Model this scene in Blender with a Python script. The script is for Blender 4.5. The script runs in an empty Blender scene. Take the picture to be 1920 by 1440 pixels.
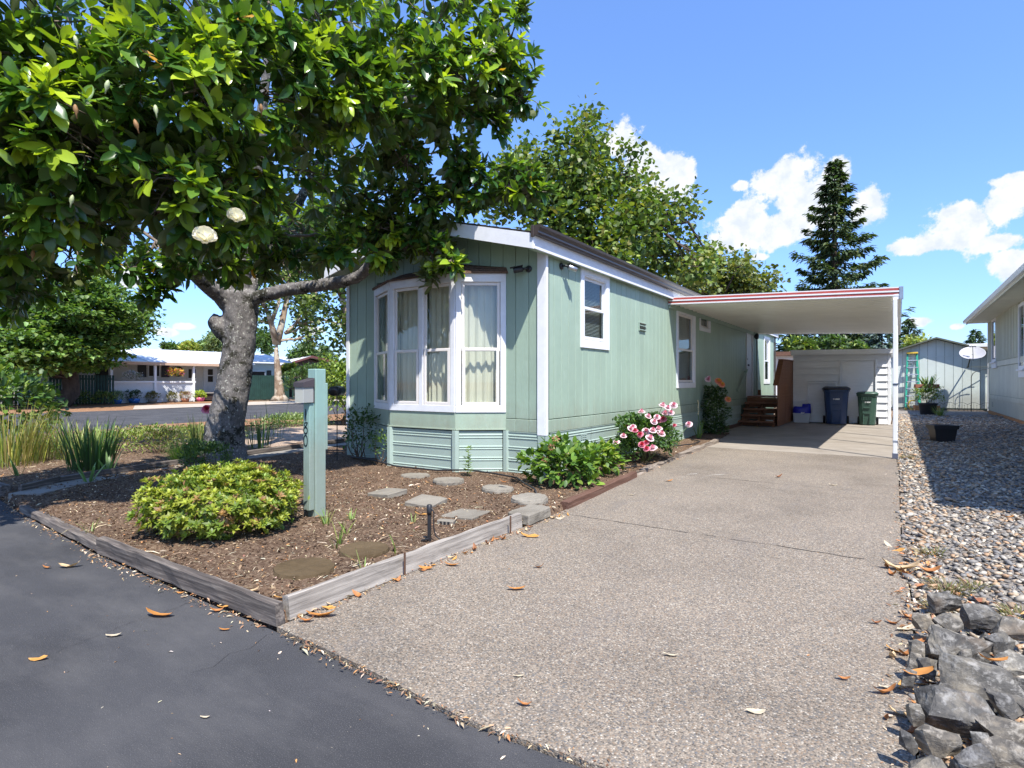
import bpy, math, random
import numpy as np
from mathutils import Vector, Matrix, noise as mnoise
R = math.radians
rng = np.random.default_rng(7)
random.seed(7)
scn = bpy.context.scene
COL = scn.collection

# ------------------------------------------------------------------ camera
YAW = math.atan2(726, 1094)
CAM = Vector((3.78, -6.46, 1.25))
cd = bpy.data.cameras.new('camera'); cam = bpy.data.objects.new('camera', cd); COL.objects.link(cam)
cam.location = CAM; cam.rotation_euler = (R(90), 0, YAW)
cd.sensor_fit = 'HORIZONTAL'; cd.sensor_width = 36; cd.lens = 36 * 1094 / 1920
cd.shift_y = (716 - 720) / 1920.0
cd.clip_start = 0.05; cd.clip_end = 3000
scn.camera = cam
CY, SY = math.cos(YAW), math.sin(YAW)
def ray(px, py):
    x = (px - 960) / 1094.0; z = -(py - 716) / 1094.0
    return Vector((CY * x - SY, SY * x + CY, z))
def at(px, py, dep):            # a point of the place seen at a pixel, dep metres ahead of the camera
    return CAM + ray(px, py) * dep
def gnd(px, py, z=0.0):
    d = ray(px, py); return CAM + d * ((z - CAM.z) / d.z)

# ------------------------------------------------------------------ light
SUN = Vector((0.50, -0.38, 1.0)).normalized()
sd = bpy.data.lights.new('sun', 'SUN'); so = bpy.data.objects.new('sun', sd); COL.objects.link(so)
sd.energy = 4.6; sd.angle = R(0.53); sd.color = (1.0, 0.955, 0.89)
so.rotation_euler = SUN.to_track_quat('Z', 'Y').to_euler()
so.location = (20, -20, 40)
vs = scn.view_settings
vs.view_transform = 'Standard'; vs.look = 'None'; vs.gamma = 1; vs.exposure = 0.95; vs.use_curve_mapping = False
scn.cycles.max_bounces = 8; scn.cycles.transparent_max_bounces = 16
scn.cycles.sample_clamp_indirect = 6.0

world = bpy.data.worlds.new('World'); scn.world = world; world.use_nodes = True
def sky():
    nt = world.node_tree; N = nt.nodes; L = nt.links; N.clear()
    out = N.new('ShaderNodeOutputWorld'); bg = N.new('ShaderNodeBackground')
    st = N.new('ShaderNodeTexSky'); st.sky_type = 'NISHITA'; st.sun_disc = False
    st.sun_elevation = math.asin(SUN.z); st.sun_rotation = math.atan2(SUN.x, SUN.y)
    st.altitude = 100; st.air_density = 1.0; st.dust_density = 0.4; st.ozone_density = 1.6
    bg.inputs['Strength'].default_value = SKY
    def mth(op, a, b=None, c=None, clamp=False):
        n = N.new('ShaderNodeMath'); n.operation = op; n.use_clamp = clamp
        for i, v in enumerate((a, b, c)):
            if v is None: continue
            if isinstance(v, (int, float)): n.inputs[i].default_value = v
            else: L.new(v, n.inputs[i])
        return n.outputs[0]
    tc = N.new('ShaderNodeTexCoord'); sx = N.new('ShaderNodeSeparateXYZ'); L.new(tc.outputs['Generated'], sx.inputs[0])
    az = mth('ARCTAN2', sx.outputs[0], sx.outputs[1]); el = mth('ARCSINE', sx.outputs[2])
    cx = N.new('ShaderNodeCombineXYZ'); L.new(az, cx.inputs[0]); L.new(el, cx.inputs[1])
    n1 = N.new('ShaderNodeTexNoise'); n1.inputs['Scale'].default_value = 20; n1.inputs['Detail'].default_value = 8; n1.inputs['Roughness'].default_value = 0.66
    L.new(tc.outputs['Generated'], n1.inputs['Vector'])
    n2 = N.new('ShaderNodeTexNoise'); n2.inputs['Scale'].default_value = 42; n2.inputs['Detail'].default_value = 6; n2.inputs['Roughness'].default_value = 0.6
    L.new(tc.outputs['Generated'], n2.inputs['Vector'])
    blobs = [(1250,330,45,38),(1165,262,30,27),(1205,305,34,30),(1225,362,60,26),(1480,328,50,44),(1440,345,42,36),(1390,347,18,11),
             (1400,420,58,42),(1365,452,42,20),(1460,430,62,36),(1530,398,60,46),(1620,380,38,40),(1565,335,25,30),(1500,372,52,42),
             (1800,428,58,40),(1720,462,46,17),(1765,455,62,20),(1890,385,50,38),(1895,495,40,27),(1870,455,42,15),(1905,335,45,10),
             (1425,482,16,6),(1720,604,26,9),(1795,612,16,6),(310,624,22,9),(345,612,20,6),(235,520,26,20),(310,655,14,5),(590,620,26,8),(1870,610,14,6),
             (2100,430,90,60),(2250,520,120,40),(-200,560,90,26),(-420,470,120,60),(760,600,60,14)]
    extra = [(-2.6,0.22,0.14,0.07),(-2.2,0.35,0.2,0.09),(2.4,0.3,0.2,0.1),(1.7,0.18,0.2,0.06),(2.9,0.15,0.25,0.06),(-1.7,0.2,0.16,0.06),(1.2,0.28,0.14,0.07),(0.75,0.2,0.12,0.05)]
    lst = []
    for (px, py, rx, ry) in blobs:
        d = ray(px, py); h = math.hypot(d.x, d.y)
        k = 1094 * math.hypot(1, (px - 960) / 1094.0)
        lst.append((math.atan2(d.x, d.y), math.atan2(d.z, h), rx * (1094.0 / k) / k, ry / k))
    mx = None
    for (a, e, ra, re) in lst + extra:
        s = N.new('ShaderNodeVectorMath'); s.operation = 'SUBTRACT'; L.new(cx.outputs[0], s.inputs[0]); s.inputs[1].default_value = (a, e, 0)
        m = N.new('ShaderNodeVectorMath'); m.operation = 'MULTIPLY'; L.new(s.outputs[0], m.inputs[0]); m.inputs[1].default_value = (1/ra, 1/re, 0)
        ln = N.new('ShaderNodeVectorMath'); ln.operation = 'LENGTH'; L.new(m.outputs[0], ln.inputs[0])
        v = mth('SUBTRACT', 1.36, ln.outputs['Value'])
        mx = v if mx is None else mth('SMOOTH_MAX', mx, v, 0.25)
    f = mth('ADD', mx, mth('MULTIPLY', mth('SUBTRACT', n1.outputs['Fac'], 0.53), 3.4))
    mr = N.new('ShaderNodeMapRange'); mr.interpolation_type = 'SMOOTHSTEP'
    mr.inputs['From Min'].default_value = 0.05; mr.inputs['From Max'].default_value = 0.48; L.new(f, mr.inputs['Value'])
    # cloud body: white tops, soft blue grey hollows
    cr = N.new('ShaderNodeValToRGB'); L.new(n2.outputs['Fac'], cr.inputs[0])
    cr.color_ramp.elements[0].position = 0.35; cr.color_ramp.elements[0].color = (0.74, 0.81, 0.95, 1)
    cr.color_ramp.elements[1].position = 0.58; cr.color_ramp.elements[1].color = (0.93, 0.95, 1.0, 1)
    sc = N.new('ShaderNodeVectorMath'); sc.operation = 'SCALE'; L.new(cr.outputs[0], sc.inputs[0]); sc.inputs['Scale'].default_value = 0.58 / SKY
    tint = N.new('ShaderNodeMix'); tint.data_type = 'RGBA'; tint.blend_type = 'MULTIPLY'; tint.inputs['Factor'].default_value = 1
    L.new(st.outputs[0], tint.inputs['A']); tint.inputs['B'].default_value = SKYTINT
    # clear dry air: the haze band of the sky model is kept faint all round the horizon
    hz = N.new('ShaderNodeValToRGB'); L.new(mth('MULTIPLY', el, 1.0), hz.inputs[0])
    hz.color_ramp.elements[0].position = 0.0; hz.color_ramp.elements[0].color = (.43, .56, .86, 1)
    hz.color_ramp.elements[1].position = 0.62; hz.color_ramp.elements[1].color = (.72, .88, 1.16, 1)
    e_ = hz.color_ramp.elements.new(.20); e_.color = (.55, .70, 1.0, 1)
    tin2 = N.new('ShaderNodeMix'); tin2.data_type = 'RGBA'; tin2.blend_type = 'MULTIPLY'; tin2.inputs['Factor'].default_value = 1
    L.new(tint.outputs['Result'], tin2.inputs['A']); L.new(hz.outputs[0], tin2.inputs['B']); tint = tin2
    mix = N.new('ShaderNodeMix'); mix.data_type = 'RGBA'
    L.new(mr.outputs[0], mix.inputs['Factor']); L.new(tint.outputs['Result'], mix.inputs['A']); L.new(sc.outputs[0], mix.inputs['B'])
    L.new(mix.outputs['Result'], bg.inputs['Color']); L.new(bg.outputs[0], out.inputs[0])
SKY = 0.15
SKYTINT = (1.0, 1.0, 1.0, 1)
sky()

# ------------------------------------------------------------------ object helpers
def tag(o, label=None, cat=None, group=None, kind=None):
    if label: o['label'] = label
    if cat: o['category'] = cat
    if group: o['group'] = group
    if kind: o['kind'] = kind
    return o
def thing(name, label, cat, loc=(0, 0, 0), rz=0.0, group=None):
    o = bpy.data.objects.new(name, None); COL.objects.link(o)
    o.location = loc; o.rotation_euler = (0, 0, rz); o.empty_display_size = 0.1
    return tag(o, label, cat, group)
def link(name, me, mat=None, parent=None):
    o = bpy.data.objects.new(name, me); COL.objects.link(o)
    if mat is not None and len(me.materials) == 0: me.materials.append(mat)
    if parent is not None: o.parent = parent
    return o
def copy_tree(o, parent=None, loc=None, rz=None, label=None):
    c = o.copy(); COL.objects.link(c)
    if parent is not None: c.parent = parent
    if loc is not None: c.location = loc
    if rz is not None: c.rotation_euler = (c.rotation_euler.x, c.rotation_euler.y, rz)
    if label: c['label'] = label
    for ch in list(o.children): copy_tree(ch, c)
    return c
def np_mesh(name, V, F, mat=None, parent=None, col=None, smooth=False, loose=False):
    """V (n,3); F (m,k) array of equal sided faces or list; col (n,3) point colours."""
    me = bpy.data.meshes.new(name)
    V = np.asarray(V, dtype=np.float32)
    if isinstance(F, np.ndarray):
        m, k = F.shape
        me.vertices.add(len(V)); me.vertices.foreach_set('co', V.ravel())
        me.loops.add(m * k); me.loops.foreach_set('vertex_index', F.astype(np.int32).ravel())
        me.polygons.add(m); me.polygons.foreach_set('loop_start', np.arange(0, m * k, k, dtype=np.int32))
        me.polygons.foreach_set('loop_total', np.full(m, k, dtype=np.int32))
        me.update(calc_edges=True)
    else:
        me.from_pydata([tuple(v) for v in V], [], F); me.update()
    if smooth: me.polygons.foreach_set('use_smooth', np.ones(len(me.polygons), dtype=bool))
    if col is not None:
        a = me.color_attributes.new('Col', 'FLOAT_COLOR', 'POINT')
        c4 = np.ones((len(V), 4), dtype=np.float32); c4[:, :3] = col; a.data.foreach_set('color', c4.ravel())
    return link(name, me, mat, parent)
class MB:
    def __init__(s): s.V = []; s.F = []; s.S = []
    def add(s, vs, fs, sm=False):
        b = len(s.V); s.V += [tuple(v) for v in vs]; s.F += [tuple(i + b for i in f) for f in fs]; s.S += [sm] * len(fs); return s
    def box(s, x0, x1, y0, y1, z0, z1, c=0.0):
        if x0 > x1: x0, x1 = x1, x0
        if y0 > y1: y0, y1 = y1, y0
        if z0 > z1: z0, z1 = z1, z0
        c = min(c, (x1-x0)*.45, (y1-y0)*.45, (z1-z0)*.45)
        if c <= 0:
            return s.add([(x0,y0,z0),(x1,y0,z0),(x1,y1,z0),(x0,y1,z0),(x0,y0,z1),(x1,y0,z1),(x1,y1,z1),(x0,y1,z1)],
                         [(3,2,1,0),(4,5,6,7),(0,1,5,4),(1,2,6,5),(2,3,7,6),(3,0,4,7)])
        vs = []; idx = {}
        X = (x0, x1); Y = (y0, y1); Z = (z0, z1)
        for i in (0,1):
            for j in (0,1):
                for k in (0,1):
                    sx, sy, sz = (1-2*i)*c, (1-2*j)*c, (1-2*k)*c
                    for a, p in (('x',(X[i],Y[j]+sy,Z[k]+sz)),('y',(X[i]+sx,Y[j],Z[k]+sz)),('z',(X[i]+sx,Y[j]+sy,Z[k]))):
                        idx[(i,j,k,a)] = len(vs); vs.append(p)
        fs = []
        def q(a,b,c_,d,out):
            p = [Vector(vs[t]) for t in (a,b,c_,d)]
            n = (p[1]-p[0]).cross(p[2]-p[0])
            fs.append((a,b,c_,d) if n.dot(Vector(out)) > 0 else (d,c_,b,a))
        for i in (0,1): q(idx[(i,0,0,'x')],idx[(i,1,0,'x')],idx[(i,1,1,'x')],idx[(i,0,1,'x')],(2*i-1,0,0))
        for j in (0,1): q(idx[(0,j,0,'y')],idx[(1,j,0,'y')],idx[(1,j,1,'y')],idx[(0,j,1,'y')],(0,2*j-1,0))
        for k in (0,1): q(idx[(0,0,k,'z')],idx[(1,0,k,'z')],idx[(1,1,k,'z')],idx[(0,1,k,'z')],(0,0,2*k-1))
        for i in (0,1):
            for j in (0,1): q(idx[(i,j,0,'x')],idx[(i,j,1,'x')],idx[(i,j,1,'y')],idx[(i,j,0,'y')],(2*i-1,2*j-1,0))
            for k in (0,1): q(idx[(i,0,k,'x')],idx[(i,1,k,'x')],idx[(i,1,k,'z')],idx[(i,0,k,'z')],(2*i-1,0,2*k-1))
        for j in (0,1):
            for k in (0,1): q(idx[(0,j,k,'y')],idx[(1,j,k,'y')],idx[(1,j,k,'z')],idx[(0,j,k,'z')],(0,2*j-1,2*k-1))
        for i in (0,1):
            for j in (0,1):
                for k in (0,1):
                    a,b,c_ = idx[(i,j,k,'x')],idx[(i,j,k,'y')],idx[(i,j,k,'z')]
                    p = [Vector(vs[t]) for t in (a,b,c_)]
                    n = (p[1]-p[0]).cross(p[2]-p[0])
                    fs.append((a,b,c_) if n.dot(Vector((2*i-1,2*j-1,2*k-1))) > 0 else (c_,b,a))
        return s.add(vs, fs)
    def obox(s, c, ax, ay, az, hx, hy, hz, ch=0.0):
        """box with centre c and unit axes"""
        t = MB().box(-hx, hx, -hy, hy, -hz, hz, ch)
        c = Vector(c); ax, ay, az = Vector(ax), Vector(ay), Vector(az)
        return s.add([c + ax*v[0] + ay*v[1] + az*v[2] for v in t.V], t.F)
    def bar(s, p, q, w, h=None, up=(0,0,1), ch=0.0):
        p, q = Vector(p), Vector(q); d = (q-p); L = d.length; d.normalize()
        u = Vector(up)
        if abs(d.dot(u)) > .98: u = Vector((0,1,0))
        a = d.cross(u).normalized(); b = a.cross(d)
        return s.obox((p+q)/2, d, a, b, L/2, w/2, (h or w)/2, ch)
    def tube(s, pts, rad, n=8, cap=True, sm=True):
        pts = [Vector(p) for p in pts]
        if not hasattr(rad, '__len__'): rad = [rad]*len(pts)
        rings = []; up = None; vs = []; fs = []
        for i, p in enumerate(pts):
            t = (pts[min(i+1, len(pts)-1)] - pts[max(i-1, 0)]).normalized()
            if up is None: up = Vector((0,0,1)) if abs(t.z) < .9 else Vector((1,0,0))
            a = t.cross(up).normalized(); b = a.cross(t).normalized(); up = b
            for k in range(n):
                w = 2*math.pi*k/n; vs.append(p + (a*math.cos(w) + b*math.sin(w))*rad[i])
        for i in range(len(pts)-1):
            for k in range(n):
                a = i*n+k; b = i*n+(k+1) % n; fs.append((a, b, b+n, a+n))
        if cap: fs += [tuple(range(n-1, -1, -1)), tuple(range((len(pts)-1)*n, len(pts)*n))]
        s.add(vs, fs, sm)
        return s
    def lathe(s, prof, n=16, c=(0,0,0), ax=(1,0,0), ay=(0,1,0), az=(0,0,1), sm=True, cap=True):
        c = Vector(c); ax, ay, az = Vector(ax), Vector(ay), Vector(az); vs = []; fs = []
        for (r, z) in prof:
            for k in range(n):
                w = 2*math.pi*k/n; vs.append(c + ax*(r*math.cos(w)) + ay*(r*math.sin(w)) + az*z)
        m = len(prof)
        for i in range(m-1):
            for k in range(n):
                a = i*n+k; b = i*n+(k+1) % n; fs.append((a, b, b+n, a+n))
        s.add(vs, fs, sm)
        if cap:
            b = len(s.V)-m*n
            s.F.append(tuple(b+k for k in range(n-1,-1,-1))); s.F.append(tuple(b+(m-1)*n+k for k in range(n))); s.S += [False, False]
        return s
    def prism(s, poly, a, b, axis='z'):
        """polygon extruded between a and b along axis. poly in the other two coords (cyclic order x,y / y,z / x,z)."""
        def P(u, v, w): return {'z': (u, v, w), 'x': (w, u, v), 'y': (u, w, v)}[axis]
        n = len(poly)
        ar = sum(poly[i][0]*poly[(i+1)%n][1]-poly[(i+1)%n][0]*poly[i][1] for i in range(n))
        flip = (ar < 0) != (axis == 'y')
        if b < a: a, b = b, a
        pl = poly[::-1] if flip else poly
        vs = [P(u, v, a) for u, v in pl] + [P(u, v, b) for u, v in pl]
        fs = [tuple(range(n-1, -1, -1)), tuple(range(n, 2*n))] + [(i, (i+1) % n, (i+1) % n+n, i+n) for i in range(n)]
        return s.add(vs, fs)
    def sheet(s, prof, a, b, axis='x'):
        """open profile swept a..b (thin sheet)"""
        def P(u, v, w): return {'z': (u, v, w), 'x': (w, u, v), 'y': (u, w, v)}[axis]
        n = len(prof)
        return s.add([P(u, v, a) for u, v in prof]+[P(u, v, b) for u, v in prof], [(i, i+1, i+1+n, i+n) for i in range(n-1)])
    def xf(s, M):
        s.V = [tuple(M @ Vector(v)) for v in s.V]; return s
    def build(s, name, mat, parent=None, smooth=None):
        me = bpy.data.meshes.new(name); me.from_pydata(s.V, [], s.F); me.update()
        sm = s.S if smooth is None else [smooth]*len(s.F)
        me.polygons.foreach_set('use_smooth', sm)
        return link(name, me, mat, parent)
def mod_rough(o, strength, size, depth=2, sub=0):
    if sub:
        m = o.modifiers.new('sub', 'SUBSURF'); m.levels = sub; m.render_levels = sub; m.subdivision_type = 'SIMPLE'
    t = bpy.data.textures.new('rough', 'CLOUDS'); t.noise_scale = size; t.noise_depth = depth
    m = o.modifiers.new('rough', 'DISPLACE'); m.texture = t; m.strength = strength; m.mid_level = .5; m.texture_coords = 'GLOBAL'
    return o

# ------------------------------------------------------------------ materials
def nodes(name):
    m = bpy.data.materials.new(name); m.use_nodes = True; nt = m.node_tree
    b = nt.nodes['Principled BSDF']
    return m, nt.nodes, nt.links, b
def tcoord(N, L, kind='Object', scale=(1,1,1)):
    tc = N.new('ShaderNodeTexCoord'); mp = N.new('ShaderNodeMapping'); mp.inputs['Scale'].default_value = scale
    L.new(tc.outputs[kind], mp.inputs['Vector']); return mp.outputs[0]
def gpos(N, L, scale=(1,1,1)):
    g = N.new('ShaderNodeNewGeometry'); mp = N.new('ShaderNodeMapping'); mp.inputs['Scale'].default_value = scale
    L.new(g.outputs['Position'], mp.inputs['Vector']); return mp.outputs[0]
def noise(N, L, v, scale, detail=4, rough=.55):
    n = N.new('ShaderNodeTexNoise'); n.inputs['Scale'].default_value = scale; n.inputs['Detail'].default_value = detail; n.inputs['Roughness'].default_value = rough
    L.new(v, n.inputs['Vector']); return n.outputs['Fac']
def ramp(N, L, f, stops, interp='LINEAR'):
    r = N.new('ShaderNodeValToRGB'); r.color_ramp.interpolation = interp
    e = r.color_ramp.elements
    while len(e) < len(stops): e.new(0.5)
    for i, (p, c) in enumerate(stops):
        e[i].position = p; e[i].color = (c, c, c, 1) if isinstance(c, (int, float)) else tuple(c)+(1,)
    L.new(f, r.inputs[0]); return r.outputs[0]
def mixc(N, L, f, a, b, mode='MIX'):
    m = N.new('ShaderNodeMix'); m.data_type = 'RGBA'; m.blend_type = mode
    for s_, v in (('Factor', f), ('A', a), ('B', b)):
        if isinstance(v, (int, float)): m.inputs[s_].default_value = v
        elif isinstance(v, (tuple, list)): m.inputs[s_].default_value = tuple(v)[:3]+(1,)
        else: L.new(v, m.inputs[s_])
    return m.outputs['Result']
def bump(N, L, h, b, strength=.4, dist=.01, prev=None):
    n = N.new('ShaderNodeBump'); n.inputs['Strength'].default_value = strength; n.inputs['Distance'].default_value = dist
    L.new(h, n.inputs['Height'])
    if prev is not None: L.new(prev, n.inputs['Normal'])
    L.new(n.outputs[0], b.inputs['Normal']); return n.outputs[0]
def MAT(name, c, rough=.6, spec=.35, var=.12, vs=6.0, bs=60.0, bst=.15, metal=0.0, bd=.004, sc=(1,1,1), dirt=0.0):
    m, N, L, b = nodes(name); v = gpos(N, L, sc)
    n = noise(N, L, v, vs, 5, .6)
    k = ramp(N, L, n, [(.3, 1-var), (.7, 1+var)])
    cc = mixc(N, L, 1.0, c, k, 'MULTIPLY')
    if dirt:
        n3 = noise(N, L, v, 1.3, 6, .7)
        cc = mixc(N, L, ramp(N, L, n3, [(.5, 0.0), (.75, dirt)]), cc, (.16, .14, .11))
    L.new(cc, b.inputs['Base Color'])
    b.inputs['Roughness'].default_value = rough; b.inputs['Specular IOR Level'].default_value = spec; b.inputs['Metallic'].default_value = metal
    if bst: bump(N, L, noise(N, L, v, bs, 4), b, bst, bd)
    return m
def LEAF(name, gloss=.35, transl=.3, under=None, tint=(1.2, 1.25, .45)):
    m, N, L, b = nodes(name)
    a = N.new('ShaderNodeAttribute'); a.attribute_name = 'Col'
    col = a.outputs['Color']
    b.inputs['Roughness'].default_value = gloss; b.inputs['Specular IOR Level'].default_value = .5
    if under:
        g = N.new('ShaderNodeNewGeometry'); col = mixc(N, L, g.outputs['Backfacing'], col, under)
    L.new(col, b.inputs['Base Color'])
    t = N.new('ShaderNodeBsdfTranslucent'); L.new(mixc(N, L, 1.0, a.outputs['Color'], tint, 'MULTIPLY'), t.inputs['Color'])
    mx = N.new('ShaderNodeMixShader'); mx.inputs[0].default_value = transl
    L.new(b.outputs[0], mx.inputs[1]); L.new(t.outputs[0], mx.inputs[2])
    L.new(mx.outputs[0], N['Material Output'].inputs[0]); return m
def GLASS(name, tint=(.86, .9, .9), f0=1.5, refl=1.0):
    m, N, L, b = nodes(name)
    tr = N.new('ShaderNodeBsdfTransparent'); tr.inputs[0].default_value = tint+(1,)
    gl = N.new('ShaderNodeBsdfGlossy'); gl.inputs['Roughness'].default_value = .01; gl.inputs['Color'].default_value = (refl, refl, refl, 1)
    fr = N.new('ShaderNodeFresnel'); fr.inputs['IOR'].default_value = f0
    ge = N.new('ShaderNodeNewGeometry'); sb = N.new('ShaderNodeMath'); sb.operation = 'SUBTRACT'; sb.use_clamp = True; L.new(fr.outputs[0], sb.inputs[0]); L.new(ge.outputs['Backfacing'], sb.inputs[1])
    mx = N.new('ShaderNodeMixShader'); L.new(sb.outputs[0], mx.inputs[0]); L.new(tr.outputs[0], mx.inputs[1]); L.new(gl.outputs[0], mx.inputs[2])
    L.new(mx.outputs[0], N['Material Output'].inputs[0]); return m
# ================================================================== SETTING: ground, streets, drive, gravel
def m_asphalt():
    m, N, L, b = nodes('asphalt'); v = gpos(N, L)
    big = noise(N, L, v, 0.9, 5, .6); fine = noise(N, L, v, 240, 3, .6)
    c = ramp(N, L, big, [(.3, (.040, .040, .0425)), (.5, (.055, .055, .058)), (.7, (.072, .071, .073))])
    c = mixc(N, L, ramp(N, L, fine, [(.56, 0.0), (.70, .6)]), c, (.19, .185, .18))
    spk = noise(N, L, v, 70, 2, .5)
    c = mixc(N, L, ramp(N, L, spk, [(.74, 0.0), (.78, .6)]), c, (.3, .26, .2))
    dust = noise(N, L, gpos(N, L, (.6, 1.6, 1)), 1.7, 6, .7)
    c = mixc(N, L, ramp(N, L, dust, [(.46, 0.0), (.75, .5)]), c, (.125, .12, .115))
    L.new(c, b.inputs['Base Color']); b.inputs['Roughness'].default_value = .9; b.inputs['Specular IOR Level'].default_value = .15
    bump(N, L, fine, b, .9, .005); return m
def m_aggregate():
    m, N, L, b = nodes('exposed_aggregate'); v = gpos(N, L)
    vo = N.new('ShaderNodeTexVoronoi'); vo.inputs['Scale'].default_value = 135; vo.inputs['Randomness'].default_value = 1; L.new(v, vo.inputs['Vector'])
    s = N.new('ShaderNodeSeparateColor'); L.new(vo.outputs['Color'], s.inputs[0])
    c = ramp(N, L, s.outputs[0], [(0.0, (.085, .072, .062)), (.16, (.31, .255, .205)), (.34, (.21, .175, .145)), (.5, (.15, .145, .145)), (.64, (.38, .325, .265)), (.8, (.26, .19, .135)), (.92, (.53, .49, .43)), (.97, (.12, .13, .15))], 'CONSTANT')
    c = mixc(N, L, ramp(N, L, vo.outputs['Distance'], [(.32, .08), (.62, .65)]), c, (.20, .178, .15))
    big = noise(N, L, v, .8, 6, .65)
    c = mixc(N, L, 1.0, c, ramp(N, L, big, [(.3, (.64, .615, .57)), (.5, (.87, .84, .78)), (.7, (.98, .945, .875))]), 'MULTIPLY')
    st = noise(N, L, gpos(N, L, (1.5, .5, 1)), 1.3, 5, .7)
    c = mixc(N, L, ramp(N, L, st, [(.56, 0.0), (.72, .45)]), c, (.14, .125, .115))
    # old hairline cracks running over the slab
    w = noise(N, L, v, 2.2, 5, .7)
    L.new(c, b.inputs['Base Color']); b.inputs['Roughness'].default_value = .8; b.inputs['Specular IOR Level'].default_value = .3
    inv = N.new('ShaderNodeMath'); inv.operation = 'SUBTRACT'; inv.inputs[0].default_value = 1; L.new(vo.outputs['Distance'], inv.inputs[1])
    bump(N, L, inv.outputs[0], b, .45, .006); return m
def m_concrete(name, c1, c2, rough=.85):
    m, N, L, b = nodes(name); v = gpos(N, L)
    n = noise(N, L, v, 1.6, 7, .65); f = noise(N, L, v, 130, 3, .6)
    c = ramp(N, L, n, [(.3, c1), (.7, c2)])
    c = mixc(N, L, ramp(N, L, f, [(.58, 0.0), (.7, .35)]), c, tuple(x*.55 for x in c1))
    L.new(c, b.inputs['Base Color']); b.inputs['Roughness'].default_value = rough; b.inputs['Specular IOR Level'].default_value = .25
    bump(N, L, f, b, .35, .004); return m
def m_soil(name='garden_soil', c1=(.075, .047, .032), c2=(.145, .092, .060), c3=(.33, .25, .17)):
    m, N, L, b = nodes(name); v = gpos(N, L)
    n = noise(N, L, v, 2.0, 7, .65); f = noise(N, L, v, 45, 5, .7)
    c = ramp(N, L, n, [(.3, c1), (.68, c2)])
    c = mixc(N, L, ramp(N, L, f, [(.5, 0.0), (.66, .75)]), c, c3)
    c = mixc(N, L, ramp(N, L, f, [(.3, .8), (.45, 0.0)]), c, (.03, .02, .014))
    L.new(c, b.inputs['Base Color']); b.inputs['Roughness'].default_value = .95; b.inputs['Specular IOR Level'].default_value = .1
    bump(N, L, f, b, .8, .03); return m
M_ASPHALT = m_asphalt(); M_AGG = m_aggregate(); M_SOIL = m_soil()
M_FARSOIL = m_soil('dry_ground', (.16, .11, .07), (.30, .21, .14), (.42, .32, .22))
M_SLAB = m_concrete('slab_concrete', (.22, .19, .155), (.31, .275, .23))
M_CONC = m_concrete('weathered_concrete', (.15, .133, .107), (.245, .222, .182))
M_WALK = m_concrete('walk_concrete', (.21, .195, .17), (.31, .285, .25))
M_MOSSY = m_concrete('mossy_concrete', (.055, .036, .016), (.125, .09, .05))

def poly_sheet(name, poly, z, mat, kind='structure', thick=0.0, label=None):
    mb = MB()
    if thick: mb.prism(poly, z - thick, z)
    else: mb.add([(x, y, z) for x, y in poly], [tuple(range(len(poly)))])
    o = mb.build(name, mat); o['kind'] = kind
    if label: o['label'] = label
    return o
# wide base ground out to the horizon
poly_sheet('ground', [(-900, -900), (900, -900), (900, 900), (-900, 900)], -0.06, M_FARSOIL)
near_edge = [(1.16, -4.68), (.4, -4.66), (-1.1, -4.60), (-3.2, -4.42), (-4.25, -4.30), (-7.0, -4.25), (-9.8, -4.0), (-11.8, -3.2), (-12.8, -1.6), (-13.1, 1.0), (-13.25, 3.6), (-13.35, 5.2), (-13.2, 8.5), (-13.4, 16), (-14, 70)]
street_poly = [(60, -4.72), (3.9, -4.72), (2.45, -4.78), (1.8, -4.72)] + near_edge + [(-27.5, 70), (-25.8, 30), (-25.0, 14), (-24.7, 6), (-24.9, -6), (-26, -14), (-70, -15.5), (-70, -60), (60, -60)]
poly_sheet('street', street_poly[::-1] if False else street_poly, 0.0, M_ASPHALT)
M_FARWALK = m_concrete('verge', (.34, .29, .23), (.46, .40, .33))
poly_sheet('roadside_verge', [(-25.0, 6), (-25.15, 14), (-25.95, 30), (-27.6, 70), (-31.5, 70), (-30.4, 30), (-29.6, 14), (-29.4, 8)], 0.012, M_FARWALK)
M_BARK = m_soil('bark_mulch', (.20, .10, .055), (.30, .165, .09), (.44, .29, .17))
poly_sheet('mulch_strip', [(-24.9, -8), (-24.72, 6), (-25.03, 8.0), (-29.4, 8.0), (-31, 16), (-33.2, 16), (-33.2, -8)], 0.0, M_BARK)
# mulch along the near side of the side street
poly_sheet('mulch_bed', [(-13.10, .8), (-11.9, .8), (-10.9, 2.2), (-10.4, 5), (-10.3, 12), (-13.15, 12), (-13.2, 5)], .085, M_BARK)

drive_poly = [(1.16, -4.66), (1.8, -4.70), (2.45, -4.77), (3.2, -4.72), (3.82, -4.70), (3.84, -2.6), (3.79, -.8), (3.77, 3.5), (3.74, 4.80), (.62, 4.80), (.70, 3.2), (.86, .8), (1.09, -1.5), (1.12, -2.6)]
poly_sheet('driveway', drive_poly, 0.012, M_AGG, thick=.05)
poly_sheet('carport_slab', [(-.05, 4.806), (3.78, 4.806), (3.78, 13.9), (-.05, 13.9)], 0.014, M_SLAB, thick=.05)
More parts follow.
